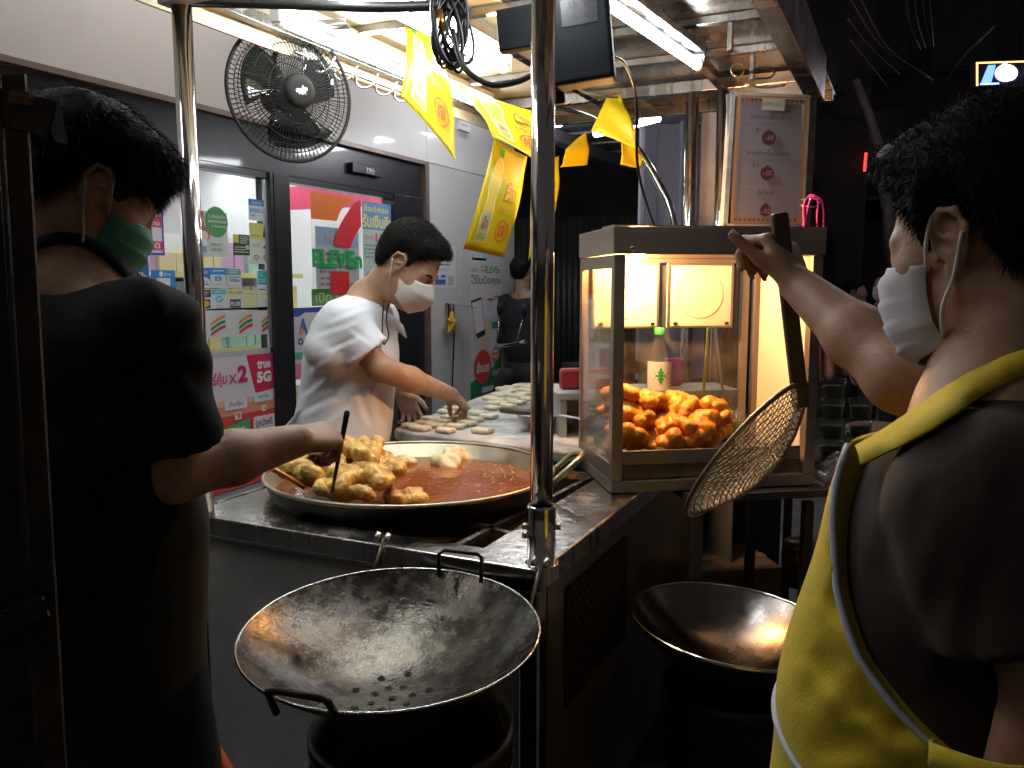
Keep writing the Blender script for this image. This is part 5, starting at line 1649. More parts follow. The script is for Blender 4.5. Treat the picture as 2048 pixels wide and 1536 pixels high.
# apron strap round the neck, lying on the skin
te, be = [(20, 505), (45, 488), (85, 470), (125, 463), (170, 470), (212, 492), (250, 522), (285, 556)], [(24, 532), (50, 514), (88, 494), (125, 486), (166, 493), (204, 513), (240, 542), (272, 572)]
b = MB(); vs = []; lastd = 1.25
for i in range(29):
    t_ = i / 28 * 7; j = min(6, int(t_)); u_ = t_ - j
    row = []
    for ed in (te, be):
        px, py = [ed[j][c] * (1 - u_) + ed[j + 1][c] * u_ for c in (0, 1)]
        h_ = hit(px, py, PL, .004, .9, 1.6)
        if h_ is None: h_ = at(px, py, d=lastd)
        lastd = float((h_ - CC) @ CF)
        row.append(h_)
    vs += row
b.add(vs, [(2 * i, 2 * i + 1, 2 * i + 3, 2 * i + 2) for i in range(28)], 0, True)
b.build("apron_strap", M_blackc, personL, loc=LN, solid=.003)
# trousers and apron skirt
hp_ = Lb(-.06, .02, -.66)
T = [P_ell(hp_, (.168, .14, .14), Lb.A, .05)]
for s in (-1, 1):
    T += [P_cone(Lb(.08 * s - .06, .03, -.72), Lb(.09 * s - .06, .06, -1.0), .09, .075, .05), P_cone(Lb(.09 * s - .06, .06, -1.0), (*Lb(.10 * s - .06, .03, 0)[:2], .07), .075, .06, .04), P_cone((*Lb(.10 * s - .06, .0, 0)[:2], .04), (*Lb(.11 * s - .06, .14, 0)[:2], .03), .04, .035, .03)]
solid_obj("trousers", T, .011, mat("dark_trousers", (.008, .010, .014), .9, var=.3), personL, loc=LN, mod=lambda d, X: np.maximum(d + folds(X, Lb, .003, 2, 12, 6), .002 - X[:, 2]))
solid_obj("apron", [P_ell(Lb(-.025, .035, -.42), (.165, .145, .2), Lb.A, .08), P_ell(Lb(-.05, .035, -.62), (.165, .15, .2), Lb.A, .08), P_ell(Lb(-.055, .045, -.86), (.172, .155, .22), Lb.A, .08)], .009, mat("black_apron", (.006, .006, .007), .8), personL, loc=LN,
          mod=lambda d, X: np.maximum(np.maximum(d - .012 + folds(X, Lb, .004, 5, 9, 3), (-.05 - Lb.loc(X)[:, 1])), np.maximum(Lb.loc(X)[:, 2] + .22, -1.02 - Lb.loc(X)[:, 2])), keep_main=True)
MB().tube([st0, st0 * .2 + st1 * .8, st1], [.0055, .0035, .0022], 8).build("stirring_stick", M_blackp, label="thin black stick held upright in the stirring hand over the pan", cat="stick")

# ---------------------------------------------------------------- cook in white behind the pan
Wc = at(816, 531, d=2.74)
vF, vR = view_axes(816)
fhW = nrm(vR * .88 - vF * .36)
tW = rad(40)
Wh = Fr(Wc, fhW * math.cos(tW) - V(0, 0, 1) * math.sin(tW), nrm(V(0, 0, 1) + CR * .06))
WN = at(735, 600, d=2.82)
Wb = Fr(WN, nrm(CR * V(1, 1, 0) * .80 + CF * V(1, 1, 0) * .25), nrm(V(0, 0, 1) + CR * .28 + CF * .05))
shR, shL = at(688, 648, d=2.67), at(755, 640, d=2.98)
elR, wrR = at(760, 736, d=2.68), at(903, 790, d=2.90)
elL, wrL = at(760, 735, d=3.06), at(802, 780, d=3.02)
M_skinW = skin_mat("skin_cook_white", (.46, .30, .20))
P = head_prims(Wh, 1.06) + [P_cone(Wh(0, -.03, -.05), WN + V(0, 0, -.01), .055, .060, .03), P_cone(WN, shR, .055, .05, .04), P_cone(WN, shL, .055, .05, .04)]
P += [P_ell(at(695, 700, d=2.87), (.11, .09, .16), Wb.A, .05)]
P += [P_cone(shR, elR, .046, .040, .03), P_cone(elR, elR * .6 + wrR * .4, .042, .041, .02), P_cone(elR * .6 + wrR * .4, wrR, .041, .027, .02)]
P += [P_cone(shL, elL, .046, .040, .03), P_cone(elL, wrL, .040, .027, .02)]
ha = nrm(at(948, 822, d=3.02) - wrR)
P += hand_prims(wrR, ha, nrm(CU * .75 - CF * .6 + CR * .2), True, ((.55, .75, .4), (.65, .7, .4), (.75, .75, .4), (.85, .8, .5)), .1, ((.75, .25, -.7), (.85, -.05, -.6), (.8, -.2, -.6)), 1.0)
hl = nrm(V(0, 0, -1) * .8 + CR * .35)
P += hand_prims(wrL, hl, nrm(CF + CR * .3), False, ((.35, .5, .3), (.5, .6, .4), (.6, .7, .5), (.7, .8, .5)), .25, ((.5, .8, -.3), (.7, .5, -.4), (.8, .3, -.4)), 1.0)
personW = solid_obj("person", P, .0048, M_skinW, loc=V(WN[0], WN[1], 0), label="person in a white shirt and white mask bending over the floured board", cat="person", pad=.02)
put_nails(personW)
hair_obj(Wh, personW, 1.06, .011, strands=18000, ln=(.008, .020), seed=8, lumps=.002, flow=(.0, .6, .3), top=.006,
         line=[(-.12, -.04), (-.085, -.055), (-.06, -.05), (-.045, -.03), (-.034, .012), (-.02, .034), (.0, .040), (.012, .036), (.017, .004), (.028, .006), (.034, .045), (.05, .062), (.066, .088), (.078, .096), (.12, .098)])
# folded mask with a ridge
M_maskw = mat("white_mask", (.74, .73, .68), .8, var=.05, vscale=25, bump=.06, bscale=50)
k = 1.06
mv = [(0, .104, .008), (0, .140, -.028), (0, .131, -.072), (0, .094, -.116)]
sv_ = [(.060, .020, -.012), (.064, .012, -.036), (.062, .010, -.050), (.054, .014, -.078)]
def kf(a, b):
    th = (a - .5) * 2
    i = b * 3; j = min(2, int(i)); t = i - j
    m_ = (V(mv[3 - j]) * (1 - t) + V(mv[2 - j]) * t); s_ = (V(sv_[3 - j]) * (1 - t) + V(sv_[2 - j]) * t)
    w = abs(th)
    q = m_ * (1 - w) + s_ * w * V(math.copysign(1, th) if th else 1, 1, 1)
    q = q + V(math.copysign(1, th) if th else 0, .7, 0) * .026 * math.sin(math.pi * w) * V(1, 1, 1)
    return Wh(*(q * k))
mk = MB().grid(kf, 20, 15).build("face_mask", M_maskw, personW, loc=Wc, solid=.0015)
ear_loops(Wh, mk, kf, (1, -1), mat("white_elastic", (.72, .7, .66), .7), k, .0018)
# eyes and brows
for s in (-1, 1):
    MB().tube(spline([Wh(.016 * s * k, .091 * k, .021 * k), Wh(.03 * s * k, .089 * k, .029 * k), Wh(.048 * s * k, .074 * k, .024 * k)], 5), .0032, 6).build("eyebrow", M_hair, personW)
    MB().tube(spline([Wh(.019 * s * k, .0865 * k, -.0035 * k), Wh(.032 * s * k, .0895 * k, -.007 * k), Wh(.046 * s * k, .080 * k, -.003 * k)], 5), .0014, 6).build("eyelid_line", M_hair, personW)
M_shirtw = mat("white_cotton", (.76, .78, .82), .85, var=.05, vscale=6, bump=.14, bscale=16, sheen=.1)
hemR = shR * .30 + elR * .70
S = [P_ell(at(706, 690, d=2.86), (.165, .150, .17), Wb.A, .06), P_ell(at(698, 770, d=2.87), (.165, .158, .2), Wb.A, .08), P_ell(at(682, 880, d=2.86), (.175, .155, .2), None, .08), P_cone(WN + V(0, 0, -.045), shR, .070, .074, .05), P_cone(WN + V(0, 0, -.045), shL, .068, .07, .05), P_cone(shR + Wb.y * -.05 + V(0, 0, -.08), shR, .08, .07, .06), P_flat(shR, hemR, .074, .080, .014), P_flat(shL, shL * .3 + elL * .7, .07, .07, .04)]
dR = nrm(elR - shR)


WCR = [((632, 668), (712, 640), .008, .007), ((640, 705), (728, 668), .008, .008), ((655, 640), (735, 610), .007, .006), ((612, 742), (668, 700), .009, .008), ((600, 790), (660, 742), .010, .009), ((598, 826), (668, 790), .010, .008), ((640, 850), (700, 800), .010, .006), ((705, 800), (770, 740), .010, .006),
       ((760, 660), (775, 720), .008, .005), ((690, 720), (722, 705), .007, .006), ((716, 770), (742, 850), .012, .005), ((755, 780), (765, 850), .012, .005), ((660, 600), (700, 585), .008, .004), ((700, 655), (750, 690), .007, .006)]


def modW(d, X):
    q = Wb.loc(X)
    d = d + folds(X, Wb, .0016, 3.0, 13, 7) + crease(X, WCR, 2.70)
    neck = np.sqrt(q[:, 0] ** 2 + (q[:, 1] - .03) ** 2) - .076
    return np.maximum(d, -np.maximum(neck, -.06 - q[:, 2] + .0 * q[:, 1]))


sh_ = solid_obj("shirt", S, .0062, M_shirtw, personW, loc=WN, mod=modW, smooth_it=2, keep_main=True)
# collar, placket strings, hem flare
co_ = [Wb(.0, -.072, -.004), Wb(.06, -.05, -.008), Wb(.082, .01, -.03), Wb(.06, .07, -.07), Wb(.02, .115, -.12)]
cl_ = [Wb(-x, 0, 0) * 0 for x in ()]
for sg in (1, -1):
    pts = spline([Wb(.0, -.078, .0), Wb(.06 * sg, -.055, -.006), Wb(.084 * sg, .012, -.028), Wb(.06 * sg, .078, -.065), Wb(.015 * sg, .118, -.10)], 5)
    b = MB(); vs = []
    for i, p in enumerate(pts):
        w = .034 - .010 * math.sin(i / len(pts) * 3)
        o_ = nrm((p - WN) * V(1, 1, 0)) * .012
        vs += [p + V(0, 0, .012), p + o_ - V(0, 0, w)]
    b.add(vs, [(2 * i, 2 * i + 1, 2 * i + 3, 2 * i + 2) for i in range(len(pts) - 1)], 0, True)
    b.build("collar", M_shirtw, sh_, loc=WN, solid=.003)
for x in (-.02, .03):
    MB().tube(spline([at(772 + x * 200, 600, d=2.70), at(768 + x * 150, 640, d=2.70), at(770 + x * 250, 672, d=2.70), at(768, 690, d=2.70)], 5), .0022, 6).build("lanyard", M_cable, personW)
solid_obj("trousers", [P_ell(at(676, 930, d=2.88), (.17, .14, .15), None, .05)] + [p for s in (-1, 1) for p in (P_cone(at(676, 960, d=2.88) + Wb.x * .08 * s, (*(at(676, 960, d=2.88) + Wb.x * .1 * s)[:2], .08), .09, .065, .04), P_cone((*(at(676, 960, d=2.88) + Wb.x * .1 * s)[:2], .045), (*(at(676, 960, d=2.88) + Wb.x * .1 * s + Wb.y * .13)[:2], .035), .045, .035, .03))], .012, mat("grey_trousers", (.10, .11, .13), .9), personW, loc=WN, mod=lambda d, X: np.maximum(d, .002 - X[:, 2]))
MB().grid(lambda a, b: at(600 - 34 * (1 - b) + 40 * a, 818 + 40 * (1 - b) + 10 * a, d=2.76 + .03 * math.sin(a * 5)), 6, 6).build("apron_tie", M_shirtw, personW, solid=.003)

# ---------------------------------------------------------------- helper in the yellow apron at the right
vF, vR = view_axes(1930)
fR = nrm(vR * -.88 + vF * .42)
Rc = at(1962, 490, d=.955)
Rh = Fr(Rc, nrm(fR - V(0, 0, 1) * .22), V(0, 0, 1))
RN = at(1990, 785, d=.93)
Rb = Fr(RN, fR, nrm(V(0, 0, 1) - fR * .10))
shR, shL = Rb(.175, .0, -.06), Rb(-.165, -.07, -.09)
elR, wrR = at(1806, 752, d=1.13), at(1598, 572, d=1.30)
elL, wrL = at(2120, 1360, d=.76), at(2010, 1640, d=.82)
M_skinR = skin_mat("skin_helper", (.44, .27, .17))
P = head_prims(Rh, 1.02) + [P_cone(Rh(0, -.035, -.05), RN + V(0, 0, -.0), .060, .066, .03), P_cone(RN + V(0, 0, -.03), shR, .06, .052, .05), P_cone(RN + V(0, 0, -.03), shL, .06, .052, .05)]
P += [P_ell(Rb(0, .01, -.22), (.16, .10, .22), Rb.A, .05), P_ell(Rb(0, .02, -.45), (.15, .11, .2), Rb.A, .05)]
P += [P_cone(shR, elR, .052, .050, .03), P_cone(elR, elR * .6 + wrR * .4, .048, .044, .02), P_cone(elR * .6 + wrR * .4, wrR, .044, .029, .02)]
P += [P_cone(shL, elL, .050, .044, .03), P_cone(elL, wrL, .043, .03, .02)]
ha = nrm(at(1562, 492, d=1.33) - wrR)
P += hand_prims(wrR - ha * .004, ha, nrm(-CF * .8 + CR * .55 + CU * .1), True, ((1.0, 1.2, .7), (1.15, 1.3, .8), (1.2, 1.35, .8), (1.2, 1.3, .8)), .0, ((.75, .55, -.2), (.85, .5, -.15), (.75, .65, -.1)), 1.02)
P += hand_prims(wrL, nrm(wrL - elL), -CF, False, ((.5, .6, .4),) * 4)
personR = solid_obj("person", P, .0046, M_skinR, loc=V(RN[0], RN[1], 0), label="person in a yellow apron and white mask raising a long wire skimmer", cat="person", pad=.02)
put_nails(personR)
hair_obj(Rh, personR, 1.02, .021, strands=24000, ln=(.008, .017), seed=5, flow=(.0, -.05, -.35), top=.022, lumps=.0018)
mo, mf = surgical_mask(Rh, personR, mat("pale_lilac_mask", (.66, .62, .66), .8, var=.05, vscale=25, bump=.06, bscale=60), 1.02)
ear_loops(Rh, mo, mf, (1, -1), mat("white_elastic"), 1.02, .0022)
M_brown = mat("dark_brown_cotton", (.042, .031, .027), .9, var=.3, vscale=10, bump=.14, bscale=28, spec=.25)
hemR, hemL = shR * .42 + elR * .58, shL * .25 + elL * .75
S = [P_ell(Rb(0, .005, -.18), (.18, .125, .19), Rb.A, .06), P_ell(Rb(0, .02, -.40), (.18, .145, .22), Rb.A, .08), P_ell(Rb(0, .02, -.62), (.185, .15, .18), Rb.A, .08), P_cone(Rb(0, -.01, -.065), shR, .068, .074, .05), P_cone(Rb(0, -.01, -.062), shL, .070, .076, .05), P_flat(shR, hemR, .078, .080, .035), P_flat(shL, hemL, .078, .088, .05)]
dR, dL = nrm(elR - shR), nrm(elL - shL)


def bodyR(X, m=.05):
    return sdf_eval(S, X, m)


RCR = [((1985, 985), (1940, 1330), .012, .007), ((1935, 960), (1880, 1250), .012, .005), ((1880, 930), (1830, 1100), .010, .004), ((2030, 900), (2010, 1150), .012, .006), ((1800, 1000), (1760, 1180), .012, .004), ((1960, 840), (1830, 930), .010, .004)]


def modR(d, X):
    q = Rb.loc(X)
    d = d + folds(X, Rb, .004, 4.0, 13, 6)
    ax_ = nrm(hemR - shR); t_ = (X - hemR) @ ax_
    r_ = np.sqrt(np.maximum(0, ((X - hemR) ** 2).sum(1) - t_ * t_))
    d = np.where((r_ < .1) & (t_ > -.06) & (t_ < .03), np.maximum(d, -np.maximum(r_ - .071, -.05 - t_)), d)
    neck = np.sqrt((q[:, 0] / 1.1) ** 2 + (q[:, 1] - .015) ** 2) - .078
    return np.maximum(d + crease(X, RCR, .8), -np.maximum(neck, -.050 - q[:, 2]))


solid_obj("shirt", S, .007, M_brown, personR, loc=RN, mod=modR, smooth_it=2, keep_main=True)
M_yel = mat("yellow_apron_cloth", (.66, .50, .018), .85, var=.16, vscale=11, bump=.14, bscale=240, sheen=.1)
# apron: a shell over the chest and belly; its side edge runs forward at the bib, back at the waist
SA = [P_ell(Rb(0, .015, -.20), (.175, .125, .19), Rb.A, .06), P_ell(Rb(0, .062, -.13), (.13, .062, .12), Rb.A, .05), P_ell(Rb(0, .045, -.40), (.185, .16, .22), Rb.A, .08), P_ell(Rb(0, .055, -.62), (.19, .17, .2), Rb.A, .08), P_ell(Rb(0, .06, -.85), (.19, .17, .2), Rb.A, .08)]
EZ, EY = [-1.0, -.60, -.40, -.36, -.32, -.27, -.21, -.15, -.10, -.05], [-.09, -.085, -.08, -.06, -.015, .035, .072, .092, .106, .115]


def apr_edge(z): return np.interp(z, EZ, EY)


ACR = [((1650, 1170), (1770, 1340), .012, .006), ((1620, 1290), (1740, 1440), .013, .006), ((1705, 1080), (1668, 1250), .010, .004), ((1590, 1420), (1680, 1300), .014, .005), ((1720, 1400), (1840, 1500), .012, .006), ((1610, 1500), (1760, 1480), .014, .005), ((1780, 1460), (1880, 1450), .010, .005)]


def modA(d, X):
    q = Rb.loc(X)
    sh = d - .013 + folds(X, Rb, .003, 7.0, 7, 3) + crease(X, ACR, .86)
    return np.maximum(np.maximum(sh, (apr_edge(q[:, 2]) - q[:, 1]) * .8), np.maximum(q[:, 2] + .062, -.98 - q[:, 2]))


apron = solid_obj("apron", SA, .0045, M_yel, personR, loc=RN, mod=modA, smooth_it=1, pad=.03, keep_main=True)
M_pipe_b = mat("blue_white_piping", (.56, .58, .68), .8, bump=.15, bscale=90)


def on_shell(x_side, y, z, off=.013):
    """Point of the apron shell at this side, forward position and height."""
    lo_, hi_ = 0.0, .4
    for _ in range(24):
        m_ = (lo_ + hi_) / 2
        p = Rb(x_side * m_, y, z)
        if sdf_eval(SA, p[None], .3)[0] < off: lo_ = m_
        else: hi_ = m_
    return Rb(x_side * lo_, y, z)


for sg in (-1, 1):
    zs = np.linspace(-.066, -.95, 44)
    MB().tube([on_shell(sg, float(apr_edge(z)), float(z)) for z in zs], .0042, 8).build("piping", M_pipe_b, apron)
# neck strap lying over the shirt, from behind the neck to the bib corner
BODY = S + SA + [P_cone(Rh(0, -.035, -.05), RN, .060, .066, .03)]
te, be = [(2075, 690), (2010, 712), (1935, 748), (1880, 782), (1830, 818), (1775, 855), (1712, 892)], [(2085, 735), (2030, 758), (1965, 790), (1912, 826), (1864, 858), (1800, 892), (1722, 930)]
b = MB(); vs = []; lastd = .8
for i in range(31):
    t_ = i / 30 * 6; j = min(5, int(t_)); u_ = t_ - j
    row = []
    for ed in (te, be):
        px, py = [ed[j][c] * (1 - u_) + ed[j + 1][c] * u_ for c in (0, 1)]
        h_ = hit(px, py, BODY, .006, .5, 1.3)
        if h_ is None: h_ = at(px, py, d=lastd)
        lastd = float((h_ - CC) @ CF)
        row.append(h_)
    m_ = (row[0] + row[1]) / 2 - CF * .003
    vs += [row[0], m_, row[1]]
b.add(vs, [f for i in range(30) for f in ((3 * i, 3 * i + 1, 3 * i + 4, 3 * i + 3), (3 * i + 1, 3 * i + 2, 3 * i + 5, 3 * i + 4))], 0, True)
b.build("neck_strap", M_yel, apron, loc=RN, solid=.003)
pts = [on_shell(-1, float(apr_edge(-.345)) + .0, -.345), Rb(-.20, -.06, -.335), Rb(-.19, -.12, -.33), Rb(-.13, -.17, -.325)]
b = MB(); vs = []
for p in spline(pts, 5): vs += [p + Rb.z * .013 - Rb.x * .004, p - Rb.z * .013 - Rb.x * .004]
b.add(vs, [(2 * i, 2 * i + 1, 2 * i + 3, 2 * i + 2) for i in range(len(vs) // 2 - 1)], 0, True)
b.build("waist_tie", M_yel, apron, loc=RN, solid=.004)
MB().tube([on_shell(-1, y, -.40 - .30 * (.20 - y) , .016) for y in np.linspace(.205, .05, 16)], .004, 8).build("pocket_piping", M_pipe_b, apron)
T = [P_ell(Rb(0, .02, -.80), (.185, .145, .14), Rb.A, .05)]
for s in (-1, 1):
    g0 = Rb(.10 * s, .02, -.8)
    T += [P_cone(g0, (g0[0], g0[1], .45), .095, .075, .05), P_cone((g0[0], g0[1], .45), (g0[0], g0[1], .08), .075, .06, .04), P_cone((g0[0], g0[1], .045), (g0[0] + fR[0] * .14, g0[1] + fR[1] * .14, .035), .045, .035, .03)]
solid_obj("trousers", T, .012, mat("dark_trousers"), personR, loc=RN, mod=lambda d, X: np.maximum(d, .002 - X[:, 2]))
# striped rib lining of the raised sleeve
for i in range(5):
    o_ = (i - 2) * .014
    a_ = hemR - dR * .004
    e1, e2, e3 = frame_of(dR)
    MB().tube(spline([a_ + e1 * o_ + e2 * .066, a_ - dR * .03 + e1 * o_ * 1.1 + e2 * .05 - CF * .035, a_ + e1 * o_ - e2 * .06], 5), .0035, 6).build("rib_stripe", mat("grey_rib", (.16, .13, .12), .9), personR)

# the long handled skimmer in the raised hand
skr = empty("long_skimmer", at(1560, 480, d=1.32), "long wooden handled wire skimmer held up before the display case", "skimmer")
h0, h1 = at(1558, 425, d=1.30), at(1612, 905, d=1.40)
b = MB(); b.beam(h0, h0 * .2 + h1 * .8, .026, .016, up=-CF); b.build("handle", mat("dark_handle_wood", (.035, .026, .022), .55, var=.35, vscale=25), skr, bevel=.004)
A1 = nrm(CR * .69 + CU * .72); A2 = nrm((CR * .72 - CU * .69) * .45 + CF * .9); A3 = np.cross(A1, A2)
if np.dot(A3, CU) > 0: A3 = -A3
sc_ = at(1496, 902, d=1.43)
RR = .150
MB().tube(arc(sc_, RR, 0, 2 * math.pi * 47 / 48, 47, (A1, A2)), .0042, 8, closed=True).build("rim", mat("dark_wire", (.20, .15, .11), .4, .8), skr)
mw = MB()
dep = lambda r: .05 * (1 - (r / RR) ** 2)
for i in range(1, 15):
    r = RR * i / 15
    mw.tube(arc(sc_ + A3 * dep(r), r, 0, 2 * math.pi * 31 / 32, 31, (A1, A2)), .0012, 4, closed=True)
for i in range(-20, 21):
    x = RR * i / 21; h_ = math.sqrt(RR * RR - x * x)
    for s in (0, 1):
        pp = []
        for j in range(9):
            y = -h_ + 2 * h_ * j / 8
            pp.append(sc_ + (A1 * x + A2 * y if s else A2 * x + A1 * y) + A3 * dep(math.sqrt(x * x + y * y)))
        mw.tube(pp, .0009, 4)
mw.build("mesh", mat("bronze_wire", (.28, .20, .13), .4, .8), skr)
MB().tube([h0 * .25 + h1 * .75, sc_ + A1 * RR * .9 + A2 * .02, sc_ + A1 * RR * .2 + A3 * .045], .006, 8).build("fork", mat("dark_wire"), skr)
# ------------------------------------------------------------------ woks in front of and beside the cart
M_wok = mat("oily_iron", (.085, .077, .066), .25, .95, var=.6, vscale=34, bump=.10, bscale=150, rvar=.11)
def wok(c, r, n, depth, label, m, name="hanging_wok"):
    n = nrm(n)
    x = nrm(np.cross((0, 1, 0), n)); A = (x, np.cross(n, x), n)
    o = empty(name, c, label, "wok")
    pf = []
    N_ = 22
    R = (r * r + depth * depth) / (2 * depth)
    for i in range(N_ + 1):
        q_ = r * (1 - i / N_) + .0001
        pf.append((q_, -depth + R - math.sqrt(max(0, R * R - q_ * q_))))
    MB().lathe(pf, c, 72, A).build("bowl", m, o)
    MB().lathe([(a + .002, b - .003) for a, b in pf[:-1]] + [(.0001, -depth - .003)], c, 48, A).build("underside", M_soot, o)
    MB().tube(arc(c, r + .0005, 0, 2 * math.pi * 95 / 96, 95, A), .0022, 8, closed=True).build("rim", M_steel, o)
    return o, A, lambda x_, y_: V(c) + A[0] * x_ + A[1] * y_ + A[2] * (-depth + R - math.sqrt(R * R - x_ * x_ - y_ * y_))


wc = V(-.775, 1.147, .81)
wk, WA, wp = wok(wc, .2555, (.02, -.061, 1), .105, "dark iron wok with drain holes propped in front of the cart", M_wok)
for px, py in ((763, 1357), (816, 1349), (777, 1377), (805, 1376), (858, 1380), (712, 1380), (750, 1388), (825, 1390), (785, 1397), (742, 1407), (813, 1408), (708, 1416), (764, 1419)):
    # ray to the bowl surface
    d = CF + CR * (px - CX) / FPX - CU * (py - CY) / FPX
    t_ = 1.0
    for _ in range(60):
        p = CC + d * t_
        q_ = (p - wc) @ np.array(WA).T
        if q_[0] ** 2 + q_[1] ** 2 > .25 ** 2: t_ += .01; continue
        s_ = wp(q_[0], q_[1])
        h_ = (p - s_) @ WA[2]
        if abs(h_) < 1e-4: break
        t_ += h_ * .8
    e_ = 1e-3
    nn2 = nrm(np.cross(wp(q_[0] + e_, q_[1]) - s_, wp(q_[0], q_[1] + e_) - s_))
    b = MB(); b.lathe([(.0058, .0012), (.0001, .0012)], s_, 14, frame_of(nn2)); b.build("hole_disc", mat("hole_black", (.002, .002, .002), .9), wk)  # flat black disc on the bowl, painted for the dark inside a hole
    b = MB(); b.tube(arc(s_ + nn2 * .001, .0062, 0, 2 * math.pi * 13 / 14, 13, frame_of(nn2)), .0009, 5, closed=True); b.build("hole_lip", M_wok, wk)


def loop_handle(pts, par, r=.006, m=None):
    MB().tube(spline(pts, 5), r, 10).build("loop_handle", m or M_iron, par)


hh = [at(552, 1425, d=1.215), at(536, 1384, d=1.17), at(560, 1382, d=1.165), at(640, 1396, d=1.15), at(655, 1402, d=1.15), at(672, 1432, d=1.19)]
MB().tube(hh, .0058, 10).build("loop_handle", M_iron, wk)
MB().tube([at(880, 1155, d=1.62), at(876, 1110, d=1.64), at(890, 1100, d=1.64), at(955, 1108, d=1.63), at(964, 1116, d=1.63), at(962, 1165, d=1.60)], .0042, 8).build("loop_handle", M_iron, wk)
dr = empty("stove_drum", (wc[0], wc[1], 0), "black round stove drum under the wok in front of the cart", "stove")
MB().lathe([(.17, .0), (.175, .02), (.175, .60), (.182, .605), (.182, .62), (.172, .625), (.160, .60)], (wc[0] + .02, wc[1] + .03, 0), 48).build("drum", M_soot, dr)
MB().tube(arc((wc[0] + .02, wc[1] + .03, .56), .179, 0, 2 * math.pi * 47 / 48, 47, np.eye(3)), .004, 8, closed=True).build("band", M_iron, dr)
for an in (0.3, 2.4, 4.5):
    MB().beam((wc[0] + .02 + .165 * math.cos(an), wc[1] + .03 + .165 * math.sin(an), .62), (wc[0] + .02 + .13 * math.cos(an), wc[1] + .03 + .13 * math.sin(an), .71), .02, .012).build("pot_rest", M_iron, dr)

M_wok2 = mat("steel_wok", (.20, .18, .165), .24, 1.0, var=.25, vscale=8, bump=.05, bscale=24, rvar=.1)
wc2 = V(-.335, 1.935, .60)
wk2, A2_, _ = wok(wc2, .242, (.086, .02, 1), .12, "smooth steel wok on a black stove beside the yellow apron", M_wok2, "steel_wok")
MB().tube(arc(wc2, .2435, 0, 2 * math.pi * 95 / 96, 95, A2_), .0045, 8, closed=True).build("rolled_rim", M_pipe, wk2)
d2 = empty("stove_drum", (wc2[0], wc2[1], 0), "black round stove drum under the steel wok beside the apron", "stove")
MB().lathe([(.15, 0), (.155, .43), (.162, .44), (.15, .45)], (wc2[0], wc2[1], 0), 40).build("drum", M_soot, d2)

# orange gas hose and things in the dark below
cable([at(330, 1390, d=1.75), at(392, 1446, d=1.72), at(430, 1500, d=1.7), at(470, 1560, d=1.68), at(520, 1640, d=1.66)], .0125, "orange gas hose running along the ground at the cart corner", mat("orange_hose", (.55, .10, .02), .5))
cb1 = empty("cardboard_box", at(1430, 1190, d=2.9), "brown cardboard box in the dark under the display case", "box")
MB().box(at(1430, 1170, d=2.9), (.36, .26, .2), KA).build("carton", mat("cardboard", (.20, .12, .06), .8, var=.15), cb1, bevel=.004)
MB().box(at(1430, 1170, d=2.9) + V(0, 0, .101), (.36, .04, .002), KA).build("tape", mat("tape", (.3, .22, .12), .3), cb1)
ut = empty("under_table", at(1500, 1000, d=2.45), "dark trestle table carrying the far end of the display case", "table")
tz = .849
MB().box(K(.40, .17, tz - .012), (.40, .42, .02), KA).build("table_top", mat("dark_table", (.05, .04, .035), .5), ut)
for a, b_ in ((.24, .0), (.56, .0), (.24, .34), (.56, .34)):
    MB().box(K(a, b_, tz / 2 - .02), (.025, .025, tz - .045), KA).build("leg", mat("dark_table"), ut)

# custard cups, bag, bottle to the right of the case
tp = at(1660, 915, d=2.42)
sd_ = empty("side_table", tp, "low dark side table beside the display case with cups and bags", "table")
tz2 = tp[2]
MB().box((tp[0] + .12, tp[1] + .08, tz2 - .012), (.42, .34, .02), KA).build("table_top", mat("dark_table"), sd_)
for a in (-1, 1):
    for b_ in (-1, 1):
        p = V(tp[0] + .12, tp[1] + .08, 0) + eW * .19 * a + eD * .15 * b_
        MB().bb(p[0] - .012, p[0] + .012, p[1] - .012, p[1] + .012, 0, tz2 - .023).build("leg", mat("dark_table"), sd_)
for i in range(4):
    cup(V(tp[0], tp[1], tz2 + .0005 + .0585 * i), ("bottom", "second lowest", "third", "topmost, nearly clear")[i] + " custard cup of the stack beside the display case", .034, .05, (.45, .70, .14) if i < 3 else (.55, .46, .33), lid=True)
for i in range(3):
    cup(V(tp[0] + .075, tp[1] + .03, tz2 + .0005 + .0585 * i), ("bottom", "middle", "top")[i] + " custard cup of the shorter stack behind, beside the apron", .033, .05, (.36, .55, .12))
bgp = at(1662, 945, d=2.30)
M_bag = thin_glass("bag_film", (.90, .88, .86), refl=.18, dirt=.22, rough=.12, dirtcol=(.6, .55, .5))
solid_obj("plastic_bag", [P_ell(bgp, (.05, .045, .035), k=.03), P_ell(bgp + V(.03, 0, .03), (.03, .03, .03), k=.03)], .006, M_bag, mod=lambda d, X: d + .008 * wob(X, 110, 3) + .004 * wob(X, 230, 1), loc=bgp, label="crumpled clear plastic bag below the stacked custard cups", cat="bag")
bgq = at(1705, 1060, d=2.2)
solid_obj("carrier_bag", [P_ell(bgq, (.06, .05, .11), k=.03), P_ell(bgq + V(0, 0, .10), (.045, .03, .05), k=.03)], .009, M_bag, mod=lambda d, X: d + .01 * wob(X, 60, 5), loc=bgq, label="hanging clear carrier bag beside the yellow apron", cat="bag")
bottle(at(1694, 1020, d=2.5), .24, .03, "small clear bottle with green cap beside the yellow apron", M_capg, "drink_bottle")
MB().tube([at(1650, 975, d=2.28), at(1680, 920, d=2.28)], .003, 6).build("pink_straw", M_pink, label="pink drinking straw standing in the plastic bag", cat="straw")
jr = at(1600, 1130, d=2.5)
j_ = empty("sauce_jar", jr, "amber jar of sauce in the dark beneath the display case", "jar")
